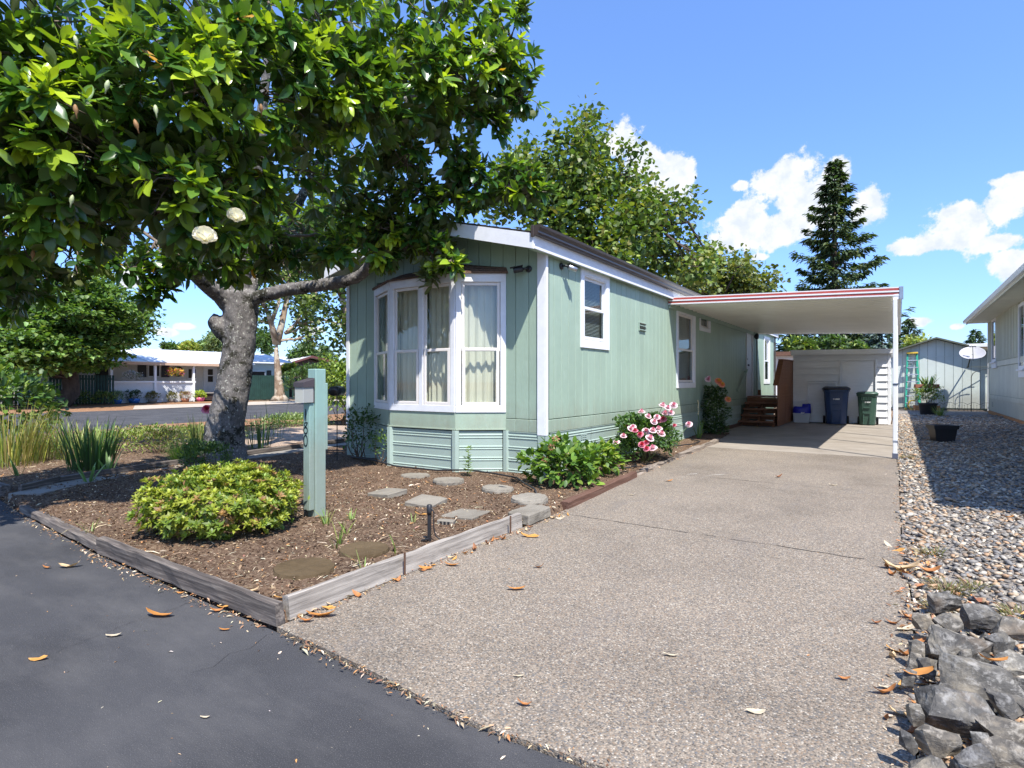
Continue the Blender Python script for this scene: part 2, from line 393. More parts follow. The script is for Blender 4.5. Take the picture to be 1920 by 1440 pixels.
# expansion joint lines, thin raised tar seams
M_TAR = MAT('tar', (.035, .032, .03), .8, .2)
mb = MB()
for (p, q) in (((1.10, -1.62), (3.80, -1.72)), ((.80, 1.3), (3.78, 1.2))):
    pts = [Vector(p+(.0125,)).lerp(Vector(q+(.0125,)), i/24) + Vector((0, random.uniform(-.012, .012), 0)) for i in range(25)]
    for i in range(24):
        if random.random() < .82:
            w = random.uniform(.002, .006); mb.add([pts[i]+Vector((0,-w,.002)), pts[i+1]+Vector((0,-w,.002)), pts[i+1]+Vector((0,w,.002)), pts[i]+Vector((0,w,.002))], [(0,1,2,3)])
o = mb.build('driveway_seam', M_TAR); o['kind'] = 'stuff'; o['label'] = 'thin dark broken seam lines across the pebbled driveway'; o['category'] = 'seam'
# crack in the street
pts = [gnd(85, 1230, .003), gnd(130, 1212, .003), gnd(200, 1185, .003), gnd(250, 1165, .003), gnd(305, 1150, .003), gnd(345, 1132, .003), gnd(372, 1128, .003)]
mb = MB()
for i in range(len(pts)-1):
    for k in range(6):
        a = pts[i].lerp(pts[i+1], k/6); c = pts[i].lerp(pts[i+1], (k+1)/6)
        j = Vector((random.uniform(-.008, .008), random.uniform(-.008, .008), 0)) if k else Vector((0,0,0))
        w = Vector((.0, .0035, 0)); mb.add([a+j-w, c+j-w, c+j+w, a+j+w], [(0,1,2,3)])
o = mb.build('street_crack', M_TAR); o['kind'] = 'stuff'; o['label'] = 'jagged hairline crack in the dark asphalt street'; o['category'] = 'crack'
for name_, lab, pp in (('street_crack', 'short hairline crack running from the timber corner into the asphalt', ((500, 1190), (470, 1215), (430, 1225), (400, 1250), (360, 1260))),):
    pts = [gnd(*p, z=.003) for p in pp]; mb = MB()
    for i in range(len(pts)-1):
        for k in range(6):
            a = pts[i].lerp(pts[i+1], k/6); c = pts[i].lerp(pts[i+1], (k+1)/6); w = Vector((0, .0018, 0)); mb.add([a-w, c-w, c+w, a+w], [(0,1,2,3)])
    o = mb.build(name_, M_TAR); o['kind'] = 'stuff'; o['label'] = lab; o['category'] = 'crack'
# pale scuffs on the drive
M_CHALK = MAT('chalk', (.62, .60, .56), .9, .1)
for k, pp in enumerate((((1278, 896), (1290, 889), (1307, 888)), ((1312, 897), (1330, 891), (1358, 889)))):
    g = [gnd(*p, z=.0165) for p in pp]; mb = MB()
    for i in range(len(g)-1):
        w = Vector((.0, .012, 0)); mb.add([g[i]-w*.5, g[i+1]-w, g[i+1]+w, g[i]+w*.5], [(0,1,2,3)])
    tag(mb.build('chalk_mark', M_CHALK), ('left' if k == 0 else 'right') + ' pale chalk smear on the driveway beside the rose bed', 'mark')

# garden bed: relief sheet that dips under the street and drive outside its outline
bed_poly = [(1.12, -4.60), (-1.1, -4.52), (-3.2, -4.36), (-4.25, -4.22), (-7.0, -4.18), (-9.8, -3.92), (-11.7, -3.15), (-12.7, -1.6), (-13.0, 1.0), (-13.15, 3.6), (-13.25, 5.2), (-13.1, 8.5), (-13.3, 12), (-.02, 12), (.60, 6.3), (.68, 3.2), (.84, .8), (1.06, -1.5), (1.09, -2.6)]
def in_poly(X, Y, poly):
    ins = np.zeros(X.shape, bool); n = len(poly)
    for i in range(n):
        x1, y1 = poly[i]; x2, y2 = poly[(i+1) % n]
        c = ((y1 > Y) != (y2 > Y)) & (X < (x2-x1)*(Y-y1)/(y2-y1+1e-12)+x1); ins ^= c
    return ins
def fbm(X, Y, s, seed=0, octs=4):
    r = np.zeros(X.shape); a = 1.0; g = np.random.default_rng(seed)
    for o in range(octs):
        for _ in range(5):
            th = g.uniform(0, 2*np.pi); k = s*(2**o)*g.uniform(.7, 1.4); r += a*np.sin((X*np.cos(th)+Y*np.sin(th))*k*6.28+g.uniform(0, 6.28))/5
        a *= .55
    return r
def soil_z(x, y):
    return .05 + .022*fbm(np.asarray(x, float), np.asarray(y, float), .45, 3, 4)
xs = np.arange(-13.6, 1.3, .055); ys = np.arange(-4.75, 8.0, .055)
X, Y = np.meshgrid(xs, ys); ins = in_poly(X, Y, bed_poly)
Z = np.where(ins, soil_z(X, Y) + rng.normal(0, .004, X.shape), -.09)
nx, ny = len(xs), len(ys); I = np.arange(nx*ny).reshape(ny, nx)
Fq = np.stack([I[:-1,:-1], I[:-1,1:], I[1:,1:], I[1:,:-1]], -1).reshape(-1, 4)
o = np_mesh('garden_soil', np.stack([X, Y, Z], -1).reshape(-1, 3), Fq, M_SOIL, smooth=True); o['kind'] = 'structure'

# earth left bare beyond the garden walk, its sunlit paleness put into the colour
M_PALE = m_soil('sunlit_pale_soil', (.28, .20, .14), (.42, .32, .24), (.52, .42, .33))
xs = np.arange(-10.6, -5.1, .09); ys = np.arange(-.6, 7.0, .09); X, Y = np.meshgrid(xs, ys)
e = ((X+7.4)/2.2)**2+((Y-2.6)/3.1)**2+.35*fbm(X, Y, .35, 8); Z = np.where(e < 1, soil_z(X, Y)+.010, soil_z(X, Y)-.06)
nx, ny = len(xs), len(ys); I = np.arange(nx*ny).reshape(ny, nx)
o = np_mesh('sunlit_bare_earth', np.stack([X, Y, Z], -1).reshape(-1, 3), np.stack([I[:-1,:-1], I[:-1,1:], I[1:,1:], I[1:,:-1]], -1).reshape(-1, 4), M_PALE, smooth=True); o['kind'] = 'structure'
# ------------------------------------------------------------------ timbers and edging
def m_wood(name, c1, c2, c3, sc=(2, 40, 40), rough=.85):
    m, N, L, b = nodes(name)
    v = tcoord(N, L, 'Object', sc)
    n = noise(N, L, v, 1.0, 6, .65); k = noise(N, L, tcoord(N, L, 'Object', tuple(s*.12 for s in sc)), 3.0, 4, .6)
    c = ramp(N, L, n, [(.3, c1), (.5, c2), (.72, c3)])
    c = mixc(N, L, 1.0, c, ramp(N, L, k, [(.3, .75), (.7, 1.15)]), 'MULTIPLY')
    L.new(c, b.inputs['Base Color']); b.inputs['Roughness'].default_value = rough; b.inputs['Specular IOR Level'].default_value = .2
    bump(N, L, n, b, .6, .006); return m
M_GREYWOOD = m_wood('grey_weathered_wood', (.13, .115, .10), (.30, .27, .235), (.46, .42, .365))
M_DARKWOOD = m_wood('dark_weathered_wood', (.045, .038, .034), (.12, .102, .09), (.31, .265, .22))
M_BROWNWOOD = m_wood('brown_painted_wood', (.075, .038, .026), (.12, .064, .045), (.19, .115, .085))
M_ROT = m_wood('rotting_wood', (.10, .08, .065), (.22, .18, .145), (.36, .31, .26))
def timber(p, q, w, h, mat, label, z0=0.0, name='edging_timber', group='timbers edging the garden bed', tilt=0, seg=10, wear=.006, cat='timber'):
    """board from p to q on the ground, own local x along its length so the grain runs with it"""
    p = Vector((p[0], p[1], 0)); q = Vector((q[0], q[1], 0)); d = q-p; L_ = d.length
    mb = MB(); vs = []; fs = []
    for i in range(seg+1):
        x = L_*i/seg; j = lambda a=wear: random.uniform(-a, a)
        c = min(w, h)*.12
        ring = [(-w/2+j(), 0), (w/2+j(), 0), (w/2+j(), h-c+j()), (w/2-c, h+j()), (-w/2+c, h+j()), (-w/2+j(), h-c)]
        vs += [(x, a, b) for a, b in ring]
    for i in range(seg):
        for k in range(6):
            a = i*6+k; b = i*6+(k+1) % 6; fs.append((a, a+6, b+6, b))
    fs += [tuple(range(6)), tuple(range(seg*6+5, seg*6-1, -1))]
    mb.add(vs, fs)
    o = mb.build(name, mat); o.location = (p.x, p.y, z0); o.rotation_euler = (tilt, 0, math.atan2(d.y, d.x))
    return tag(o, label, cat, group)
timber((-1.09, -4.56), (1.13, -4.62), .052, .115, M_DARKWOOD, 'dark weathered timber along the street in front of the clipped bush', tilt=R(4), seg=14)
timber((-3.30, -4.36), (-1.14, -4.53), .08, .055, M_DARKWOOD, 'low thin timber along the street left of the clipped bush', seg=14)
timber((-6.6, -4.22), (-4.36, -4.20), .10, .12, M_DARKWOOD, 'short timber at the street on the far side of the garden walk')
timber((1.10, -4.56), (1.075, -2.26), .046, .125, M_GREYWOOD, 'long pale grey plank along the driveway left edge', tilt=R(-5), seg=16)
timber((1.06, -1.44), (.90, .76), .085, .085, M_BROWNWOOD, 'brown painted timber between driveway and green shrub')
timber((.78, 2.9), (.66, 6.0), .09, .075, M_ROT, 'grey rotting timber along the drive beyond the pink roses', wear=.015)
timber((.86, .85), (.78, 2.75), .07, .045, M_ROT, 'crooked half buried wood strip beside the pink rose bush', wear=.02)
timber((.05, 8.4), (.05, 10.7), .05, .10, M_BROWNWOOD, 'brown board along the house foot before the porch steps')
# rusty stakes against the plank
M_RUST = MAT('rust', (.10, .055, .035), .8, .3, .25, 40)
for (px, py, lab) in ((757, 1082, 'thin rusty stake on the pale plank near its street end'), (951, 1003, 'thin rusty stake on the pale plank near the concrete block')):
    g = gnd(px, py); mb = MB().box(-.006, .006, -.006, .006, 0, .15, .002); s = mb.build('metal_stake', M_RUST); s.location = (1.145, g.y, .01); tag(s, lab, 'stake')
# concrete block
mb = MB().box(-.11, .11, -.20, .20, 0, .105, .014)
o = mb.build('concrete_block', M_CONC); o.location = (1.03, -2.03, .012); o.rotation_euler = (0, 0, R(2)); mod_rough(o, .02, .06, sub=3)
tag(o, 'rough concrete block at the end of the pale plank', 'block')

# garden walk of pavers, curving in from the street
walk = bpy.data.objects.new('garden_walk', None); COL.objects.link(walk); walk['kind'] = 'structure'
cl = [Vector((-3.98, -4.16, 0)), Vector((-4.28, -3.72, 0)), Vector((-4.46, -3.2, 0)), Vector((-4.57, -2.6, 0)), Vector((-4.70, -1.9, 0)), Vector((-4.80, -1.2, 0)), Vector((-4.90, -.5, 0)), Vector((-5.0, .2, 0)), Vector((-5.1, .9, 0)), Vector((-5.2, 1.7, 0))]
for i in range(len(cl)-1):
    a, b = cl[i], cl[i+1]; d = (b-a).normalized(); n = Vector((-d.y, d.x, 0))
    dn = (cl[i+2]-b).normalized() if i+2 < len(cl) else d; nb = Vector((-((d+dn).normalized()).y, ((d+dn).normalized()).x, 0))
    dp = (a-cl[i-1]).normalized() if i else d; na = Vector((-((d+dp).normalized()).y, ((d+dp).normalized()).x, 0))
    w = .17; g = .008; zt = .06 + random.uniform(-.006, .006)
    poly = [(a+d*g-na*w), (b-d*g-nb*w), (b-d*g+nb*w), (a+d*g+na*w)]
    MB().prism([(p.x, p.y) for p in poly], -.03, zt).build('paver', M_WALK, walk)
wedge = thing('walk_edging', 'row of dark low boards edging the far side of the garden walk', 'edging')
edge = [(-4.22, -4.12)] + [(v.x-.24, v.y+.05) for v in cl[1:]]
for i in range(len(edge)-1):
    o = timber(edge[i], edge[i+1], .05, .13, M_DARKWOOD, None, name='board', group=None, seg=3, cat=None); o.parent = wedge

# ------------------------------------------------------------------ gravel
M_GRAVBASE = m_soil('gravel_bed', (.17, .15, .13), (.28, .25, .215), (.40, .36, .31))
gp = [(3.80, -6), (6.78, -6), (6.78, 23.6), (6.9, 25.6), (3.6, 25.6), (3.6, 14), (3.785, 13.9), (3.785, 3.5), (3.80, -.8), (3.85, -2.6), (3.83, -4.7)]
poly_sheet('gravel_ground', gp, 0.0, M_GRAVBASE)
def m_pebble():
    m, N, L, b = nodes('river_pebble'); a = N.new('ShaderNodeAttribute'); a.attribute_name = 'Col'
    n = noise(N, L, gpos(N, L), 120, 3, .6)
    L.new(mixc(N, L, 1.0, a.outputs['Color'], ramp(N, L, n, [(.3, .82), (.7, 1.15)]), 'MULTIPLY'), b.inputs['Base Color'])
    b.inputs['Roughness'].default_value = .6; b.inputs['Specular IOR Level'].default_value = .35; return m
M_PEB = m_pebble()
def ico():
    import bmesh
    bm = bmesh.new(); bmesh.ops.create_icosphere(bm, subdivisions=1, radius=1)
    V = np.array([v.co[:] for v in bm.verts]); F = np.array([[v.index for v in f.verts] for f in bm.faces]); bm.free(); return V, F
IV, IF = ico()
PEBCOL = np.array([(.22, .215, .21), (.29, .275, .255), (.17, .17, .175), (.35, .29, .225), (.33, .235, .155), (.40, .37, .32), (.21, .205, .205), (.26, .20, .15), (.46, .43, .38), (.13, .125, .125), (.38, .255, .165)])
def pebbles(name, n, xyf, size, label):
    P = xyf(n); n = len(P)
    s = size(P, n); th = rng.uniform(0, 6.28, n)
    S = np.stack([s*rng.uniform(.8, 1.45, n), s*rng.uniform(.65, 1.0, n), s*rng.uniform(.32, .6, n)], 1)
    V = IV[None]*S[:, None, :]*rng.uniform(.86, 1.12, (n, len(IV), 1))
    c, sn = np.cos(th)[:, None], np.sin(th)[:, None]
    tx = rng.normal(0, .3, (n, 1)); 
    x = V[..., 0]*c - V[..., 1]*sn; y = V[..., 0]*sn + V[..., 1]*c; z = V[..., 2] + V[..., 0]*tx
    W = np.stack([x + P[:, None, 0], y + P[:, None, 1], z + P[:, None, 2]], -1)
    F = IF[None] + (np.arange(n)*len(IV))[:, None, None]
    col = np.array([1.04, .99, .90])*PEBCOL[rng.integers(0, len(PEBCOL), n)]*rng.uniform(.75, 1.15, (n, 1))
    o = np_mesh(name, W.reshape(-1, 3), F.reshape(-1, 3), M_PEB, col=np.repeat(col, len(IV), 0), smooth=True)
    o['kind'] = 'stuff'; o['label'] = label; return o
def gxy(n):
    t = rng.uniform(0, 1, n)**1.0
    y = -4.7 + 25.0*t**1.9; e = np.interp(y, [-4.7, -2.6, -.8, 3.5, 14], [3.855, 3.85, 3.80, 3.785, 3.77])
    x = e + rng.uniform(0, 1, n)**1.05*(6.75-e) + rng.normal(0, .025, n)
    x = np.maximum(x, e-.03)
    hump = .10*np.exp(-((x-6.3)/.5)**2)*np.clip((y-6)/6, 0, 1)
    return np.stack([x, y, rng.uniform(.0, .022, n)+hump*.3], 1)
pebbles('gravel', 40000, gxy, lambda P, n: np.clip(rng.lognormal(math.log(.0165), .34, n), .010, .04)*np.interp(P[:, 1], [-4, 4, 14, 20], [1.0, 1.15, 1.6, 2.0]), 'grey and tan river pebble gravel beside the driveway')

# ------------------------------------------------------------------ rocks
def m_rock():
    m, N, L, b = nodes('grey_rock'); v = gpos(N, L)
    n = noise(N, L, v, 7, 8, .7); s = noise(N, L, gpos(N, L, (1, .35, 1.6)), 30, 5, .7); f = noise(N, L, v, 130, 3, .6)
    c = ramp(N, L, n, [(.30, (.028, .027, .025)), (.48, (.095, .091, .083)), (.66, (.25, .225, .178))])
    c = mixc(N, L, ramp(N, L, s, [(.50, 0.0), (.66, .7)]), c, (.36, .35, .325))
    oi = N.new('ShaderNodeObjectInfo')
    c = mixc(N, L, 1.0, c, ramp(N, L, oi.outputs['Random'], [(0, (.62, .62, .64)), (.5, (1.0, .97, .92)), (.8, (1.15, 1.05, .92)), (1, (1.3, 1.28, 1.22))]), 'MULTIPLY')
    c = mixc(N, L, ramp(N, L, noise(N, L, v, 4.1, 4, .6), [(.56, 0.0), (.70, .6)]), c, (.20, .145, .095))
    L.new(c, b.inputs['Base Color']); b.inputs['Roughness'].default_value = .75; b.inputs['Specular IOR Level'].default_value = .3
    b2 = bump(N, L, s, b, .45, .01); bump(N, L, f, b, .4, .004, b2); return m
M_ROCK = m_rock()
def rock(name, loc, sx, sy, sz, rz, seed, tx=0, ty=0):
    import bmesh
    g = random.Random(seed); bm = bmesh.new()
    for _ in range(15):
        d = Vector((g.gauss(0, 1), g.gauss(0, 1), g.gauss(0, 1))).normalized()
        k = g.uniform(.82, 1.1); p = Vector((max(-.8, min(.8, d.x*k)), max(-.75, min(.75, d.y*k)), max(-.62, min(.62, d.z*k))))
        bm.verts.new((p.x*sx*1.2, p.y*sy*1.2, p.z*sz*1.4))
    r = bmesh.ops.convex_hull(bm, input=bm.verts)
    bmesh.ops.delete(bm, geom=[e for e in r['geom_interior'] if isinstance(e, bmesh.types.BMVert)], context='VERTS')
    bmesh.ops.triangulate(bm, faces=bm.faces[:])
    bmesh.ops.subdivide_edges(bm, edges=bm.edges[:], cuts=4, use_grid_fill=True)
    o_ = Vector((seed*3.1, seed*1.7, 0)); m_ = min(sx, sy, sz)
    for v in bm.verts:
        q = v.co*7+o_
        v.co += v.co.normalized()*(mnoise.noise(q)*m_*.24 + mnoise.noise(q*2.9)*m_*.13 + mnoise.noise(q*7)*m_*.06)
    me = bpy.data.meshes.new(name); bm.to_mesh(me); bm.free()
    o = link(name, me, M_ROCK); o.location = loc; o.rotation_euler = (tx, ty, rz); return o
rocks = [(1772,1122,66,54,'pale pointed rock at the far top of the rock pile'),(1729,1152,46,42,'blackish jagged rock on the driveway side of the pile top'),(1777,1157,54,40,'tan stained rock just below the pointed top rock'),
 (1839,1150,84,58,'long slanting grey rock right of the pointed top rock'),(1893,1168,66,52,'rounded dark grey rock near the yellow weed'),(1787,1198,120,80,'large flat streaked rock in the upper middle of the pile'),
 (1882,1196,62,46,'square bluish rock on the gravel side of the pile'),(1838,1228,44,50,'small upright dark rock wedged mid pile'),(1895,1232,82,56,'long brown grey slab on the gravel side of the pile'),
 (1825,1268,160,104,'biggest grey streaked boulder mid pile'),(1745,1243,48,56,'narrow brownish rock left of the biggest boulder'),(1713,1207,44,28,'small blackish rock beside the driveway edge above the dry leaves'),
 (1718,1232,34,26,'small dark stone beside the driveway edge among dry leaves'),(1900,1272,70,48,'flat grey rock at the frame edge beside the biggest boulder'),(1793,1320,136,94,'large dark blocky boulder near the pile foot'),
 (1876,1308,88,54,'wide slab overlapping the boulder near the pile foot'),(1915,1318,50,64,'tilted grey rock at the frame edge near the pile foot'),(1868,1350,100,48,'low striped slab near the pile foot'),(1762,1372,90,64,'dark rough rock at the pile foot'),
 (1716,1322,32,36,'small dark rock at the pile foot beside the drive'),(1812,1415,120,76,'broad grey rock at the bottom edge of the pile'),(1900,1405,110,74,'grey angular rock at the bottom right corner'),(1738,1430,84,58,'dark angular rock at the bottom of the pile beside the drive'),(1860,1460,120,70,'grey boulder at the very bottom edge of the frame'),
 (1705,1262,30,22,'small sooty stone under the bright orange curled leaf'),(1702,1380,34,26,'little dark stone among litter at the pile foot'),(1850,1190,40,32,'small brown stone between the flat streaked rock and square bluish rock'),(1808,1222,34,24,'small grey wedge under the flat streaked rock'),(1868,1262,36,26,'small stone beside the biggest boulder'),(1760,1180,40,30,'small dark stone under the tan stained rock'),(1842,1385,44,30,'small stone between the low striped slab and bottom rocks')]
for i, (px, py, w, h, lab) in enumerate(rocks):
    z = .10 + .05*random.random(); g = gnd(px, py, z); dep = (g-CAM).dot(Vector((-SY, CY, 0)))
    W = w*dep/1094/2; H = h*dep/1094/2
    o = rock('rock', (g.x, g.y, z*.8), W*.90, W*.74, max(H*.78, .045), YAW + random.uniform(-.5, .1), 11+i, random.uniform(-.35, .2), random.uniform(-.25, .3))
    tag(o, lab, 'rock', 'grey rocks piled at the corner of the gravel')
# ================================================================== GREEN MOBILE HOME
def m_siding(name, c, gl=.5):
    m, N, L, b = nodes(name)
    v = gpos(N, L, (1, 1, .09)); n = noise(N, L, v, 70, 5, .65); g = noise(N, L, gpos(N, L), 1.1, 5, .6)
    w2 = noise(N, L, gpos(N, L, (1, 1, .2)), 16, 4, .6)
    cc = mixc(N, L, 1.0, c, ramp(N, L, g, [(.3, .92), (.7, 1.06)]), 'MULTIPLY')
    cc = mixc(N, L, ramp(N, L, n, [(.60, 0.0), (.72, .22)]), cc, tuple(x*.62 for x in c))
    cc = mixc(N, L, ramp(N, L, w2, [(.56, 0.0), (.75, .16)]), cc, (.55, .62, .54))
    pz = N.new('ShaderNodeSeparateXYZ'); g_ = N.new('ShaderNodeNewGeometry'); L.new(g_.outputs['Position'], pz.inputs[0])
    sp = N.new('ShaderNodeMath'); sp.operation = 'MULTIPLY_ADD'; L.new(noise(N, L, gpos(N, L, (1, 1, .5)), 5, 5, .7), sp.inputs[0]); sp.inputs[1].default_value = -.9; L.new(pz.outputs[2], sp.inputs[2])
    cc = mixc(N, L, ramp(N, L, sp.outputs[0], [(.05, .45), (.55, 0.0)]), cc, (.22, .19, .14))      # splashed soil low on the boards
    rn = N.new('ShaderNodeObjectInfo'); cc = mixc(N, L, 1.0, cc, ramp(N, L, rn.outputs['Random'], [(0, .95), (1, 1.04)]), 'MULTIPLY')
    L.new(cc, b.inputs['Base Color']); b.inputs['Roughness'].default_value = gl; b.inputs['Specular IOR Level'].default_value = .4
    b1 = bump(N, L, n, b, .5, .005); bump(N, L, noise(N, L, gpos(N, L), 9, 4, .6), b, .25, .01, b1); return m
GREEN = (.305, .402, .312)
M_SIDE = m_siding('sage_siding', GREEN)
M_CORE = MAT('sheathing', (.12, .17, .13), .8, .2)
M_SKIRT = MAT('skirting_metal', (.315, .395, .345), .45, .5, .05, 3.0, 300, .05)
M_WHITE = MAT('white_trim', (.70, .71, .73), .5, .4, .05, 9, 45, .25, dirt=.14)
M_VINYL = MAT('almond_vinyl', (.70, .66, .62), .4, .5, .04, 5, 60, .03)
M_GUTTER = MAT('brown_gutter', (.052, .040, .036), .35, .5, .08, 3, 80, .03)
M_SHINGLE = MAT('roof_shingle', (.060, .055, .052), .9, .2, .3, 25, 150, .8)
M_DARK = MAT('dark_room', (.05, .045, .04), .9, .1)
M_BLACK = MAT('black_plastic', (.018, .018, .02), .45, .5, .1, 8, 90, .1)
M_GLASS = GLASS('window_glass', (.80, .85, .84), 1.55)
M_GLASS2 = GLASS('bay_glass', (.93, .95, .93), 1.75)
M_BLIND = MAT('blind_slat', (.62, .62, .60), .5, .4, .05)
M_STEEL = MAT('bare_metal', (.45, .46, .48), .35, .5, .1, 20, 80, .05, metal=.9)
def m_cloth(name, c):
    m, N, L, b = nodes(name)
    b.inputs['Base Color'].default_value = c+(1,); b.inputs['Roughness'].default_value = .9; b.inputs['Specular IOR Level'].default_value = .1
    t = N.new('ShaderNodeBsdfTranslucent'); t.inputs[0].default_value = c+(1,)
    mx = N.new('ShaderNodeMixShader'); mx.inputs[0].default_value = .35
    L.new(b.outputs[0], mx.inputs[1]); L.new(t.outputs[0], mx.inputs[2]); L.new(mx.outputs[0], N['Material Output'].inputs[0]); return m
M_CURTAIN = m_cloth('cream_curtain', (.84, .81, .68))
M_CURTAIN2 = m_cloth('grey_curtain', (.40, .42, .40))

home = thing('mobile_home', 'long sage green mobile home with white trim and a white framed bay window', 'house', (0, 0, 0))
W = 3.72; LEN = 16.4; ZB = .59; ZS = .76; ZT = 2.95; SL = .25; RX = -1.86
def roof_z(x, base=2.985): return base + SL*(-x if x > RX else (x + W))   # underside of the roof at x

def board_rects(a0, a1, z0, z1, openings):
    """vertical board a0..a1: z intervals left by openings (o: a0,a1,z0,z1)"""
    segs = [(a0, a1, z0, z1)]
    for (p, q, r, s) in openings:
        nxt = []
        for (a, b, c, d) in segs:
            if b <= p or a >= q or d <= r or c >= s: nxt.append((a, b, c, d)); continue
            if a < p: nxt.append((a, p, c, d))
            if b > q: nxt.append((q, b, c, d))
            m0, m1 = max(a, p), min(b, q)
            if c < r: nxt.append((m0, m1, c, r))
            if d > s: nxt.append((m0, m1, s, d))
        segs = nxt
    return [t for t in segs if t[1]-t[0] > .012 and t[3]-t[2] > .012]
side_open = [(1.07, 1.88, 1.83, 2.80), (5.38, 6.48, 1.22, 2.69), (7.0, 7.73, 2.50, 2.84), (11.83, 12.65, .80, 2.80), (14.56, 15.46, 1.26, 2.71)]
# --- side wall facing the driveway
mb = MB()
for (a, b, c, d) in board_rects(0.0, LEN, .05, ZT, side_open): mb.box(-.11, -.016, a, b, c, d)
sw = mb.build('wall', M_CORE, home); sw['label'] = 'long side wall facing the driveway'
def boards_x(x_out, a0, a1, z0, z1, step, openings, parent, thick=.016):
    a = a0
    while a < a1-.01:
        b = min(a+step, a1)
        for (p, q, r, s) in board_rects(a, b, z0, z1, openings):
            mb = MB(); g = .0045
            mb.box(x_out-thick-random.uniform(0, .001), x_out-random.uniform(0, .0015), p+(g if p == a else 0), q-(g if q == b else 0), r, s, .004)
            mb.build('siding_board', M_SIDE, parent)
        a = b
boards_x(0.0, 0.03, LEN, ZS+.006, ZT, .2032, side_open, sw)
boards_x(0.004, 0.03, LEN, ZB, ZS-.004, .2032, [(11.83, 12.65, .5, 2.8)], sw, .018)
# --- other walls
mb = MB().box(-W, -W+.10, .11, LEN-.11, .05, ZT+.02); lw = mb.build('wall', M_SIDE, home); lw['label'] = 'far side wall away from the driveway'
mb = MB().prism([(-W, .05), (0, .05), (0, ZT), (RX, roof_z(RX)-.02), (-W, ZT)], LEN-.10, LEN, 'y'); mb.build('wall', M_SIDE, home)['label'] = 'rear end wall'
mb = MB().box(-W+.1, -.11, .1, LEN-.1, .5, .62); mb.build('floor', M_DARK, home)
mb = MB().box(-W+.1, -.115, 3.6, 3.68, .62, 2.9); mb.box(-W+.1, -.115, 10.0, 10.08, .62, 2.9); mb.build('partition', MAT('partition_paint', (.5, .46, .38), .8, .2), home)
mb = MB().box(-W+.1, -.115, .12, LEN-.11, 2.82, 2.86); mb.build('ceiling', MAT('ceiling_paint', (.6, .58, .52), .8, .2), home)
# --- front wall with the bay opening
bay_open = [(-3.0, -.72, .90, 2.66)]
mb = MB()
for (a, b, c, d) in board_rects(-W, -.0, .05, 2.9, bay_open): mb.box(a, b, .016, .11, c, d)
mb.prism([(-W, 2.9), (0, 2.9), (0, ZT), (RX, roof_z(RX)-.02), (-W, ZT)], .016, .11, 'y')
fw = mb.build('wall', M_CORE, home); fw['label'] = 'gabled front wall round the bay window'
def boards_y(z0, ztop, parent, openings, step=.2032, y_out=0.0, thick=.016):
    a = -W+.02
    while a < -.03:
        b = min(a+step, -.0)
        for (p, q, r, s) in board_rects(a, b, z0, 2.9, openings):
            mb = MB(); g = .0045; j = random.uniform(0, .0015)
            x0 = p+(g if p == a else 0); x1 = q-(g if q == b else 0)
            if ztop and s > 2.89: mb.prism([(x0, r), (x1, r), (x1, roof_z(x1)-.012), (x0, roof_z(x0)-.012)], y_out+j, y_out+thick, 'y')
            else: mb.box(x0, x1, y_out+j, y_out+thick, r, s, .004)
            mb.build('siding_board', M_SIDE, parent)
        a = b
boards_y(ZS+.006, True, fw, [(-3.06, -.64, ZS-.2, 2.80)])
a = -W+.02
while a < -.03:
    b = min(a+.2032, 0)
    for (p, q, r, s) in board_rects(a, b, ZB, ZS-.004, [(-3.08, -.62, 0, 3)]):
        MB().box(p+.003, q-.003, -.004, .016, r, s, .004).build('siding_board', M_SIDE, fw)
    a = b
# corner boards
MB().box(-.105, .012, -.022, -.004, .56, 2.93, .003).box(-.004+.016, .030, -.022, .035, .56, 2.93, .003).build('corner_board', M_WHITE, home)
MB().box(-W-.02, -W+.05, -.024, -.003, .56, 2.93, .003).build('corner_board', M_WHITE, home)
MB().box(-.10, .014, -.018, .0, .0, .556, .003).box(.002, .026, -.018, .11, .0, .556, .003).build('corner_post', M_SKIRT, home)
MB().box(-W-.01, -W+.09, -.018, .0, .0, .556, .003).build('corner_post', M_SKIRT, home)
# --- skirting panels
def skirt_prof(h=ZB, flip=1):
    pts = [(0, 0.0)]
    for z in (.055, .085, .205, .235, .355, .385, .505, .54):
        if z+.02 > h: break
        pts += [(0, z-.014), (.006, z-.008), (.008, z), (.006, z+.006), (-.002, z+.012)]
    pts += [(0, h-.012), (.006, h-.01), (.006, h)]
    return pts
def skirt(p, q, parent, h=ZB, name='skirting_panel'):
    """ribbed metal panel from p to q (plan points), outward = right of travel"""
    p = Vector((p[0], p[1], 0)); q = Vector((q[0], q[1], 0)); d = (q-p).normalized(); n = Vector((d.y, -d.x, 0))
    pr = skirt_prof(h); vs = [p + n*a + Vector((0, 0, z)) for a, z in pr] + [q + n*a + Vector((0, 0, z)) for a, z in pr]
    m = len(pr); mb = MB().add(vs, [(i, i+m, i+1+m, i+1) for i in range(m-1)])
    o = mb.build(name, M_SKIRT, parent); o['label'] = 'ribbed pale teal skirting panel'; del o['label']; return o
y = .11
while y < 11.0:
    e = min(y+1.22, 16.2); skirt((.004, y+.004), (.004, e-.004), home); y = e
skirt((-W+.09, -.004), (-3.10, -.004), home); skirt((-.60, -.004), (-.10, -.004), home)
MB().box(-W, -.02, .03, LEN, .0, .05).build('foundation_rail', M_DARK, home)
# little vent in skirting
mb = MB()
for k in range(3):
    for j in range(3): mb.box(.006, .012, 1.00+.065*k, 1.05+.065*k, .425+.028*j, .440+.028*j, .002)
mb.build('skirting_vent', M_SKIRT, home)
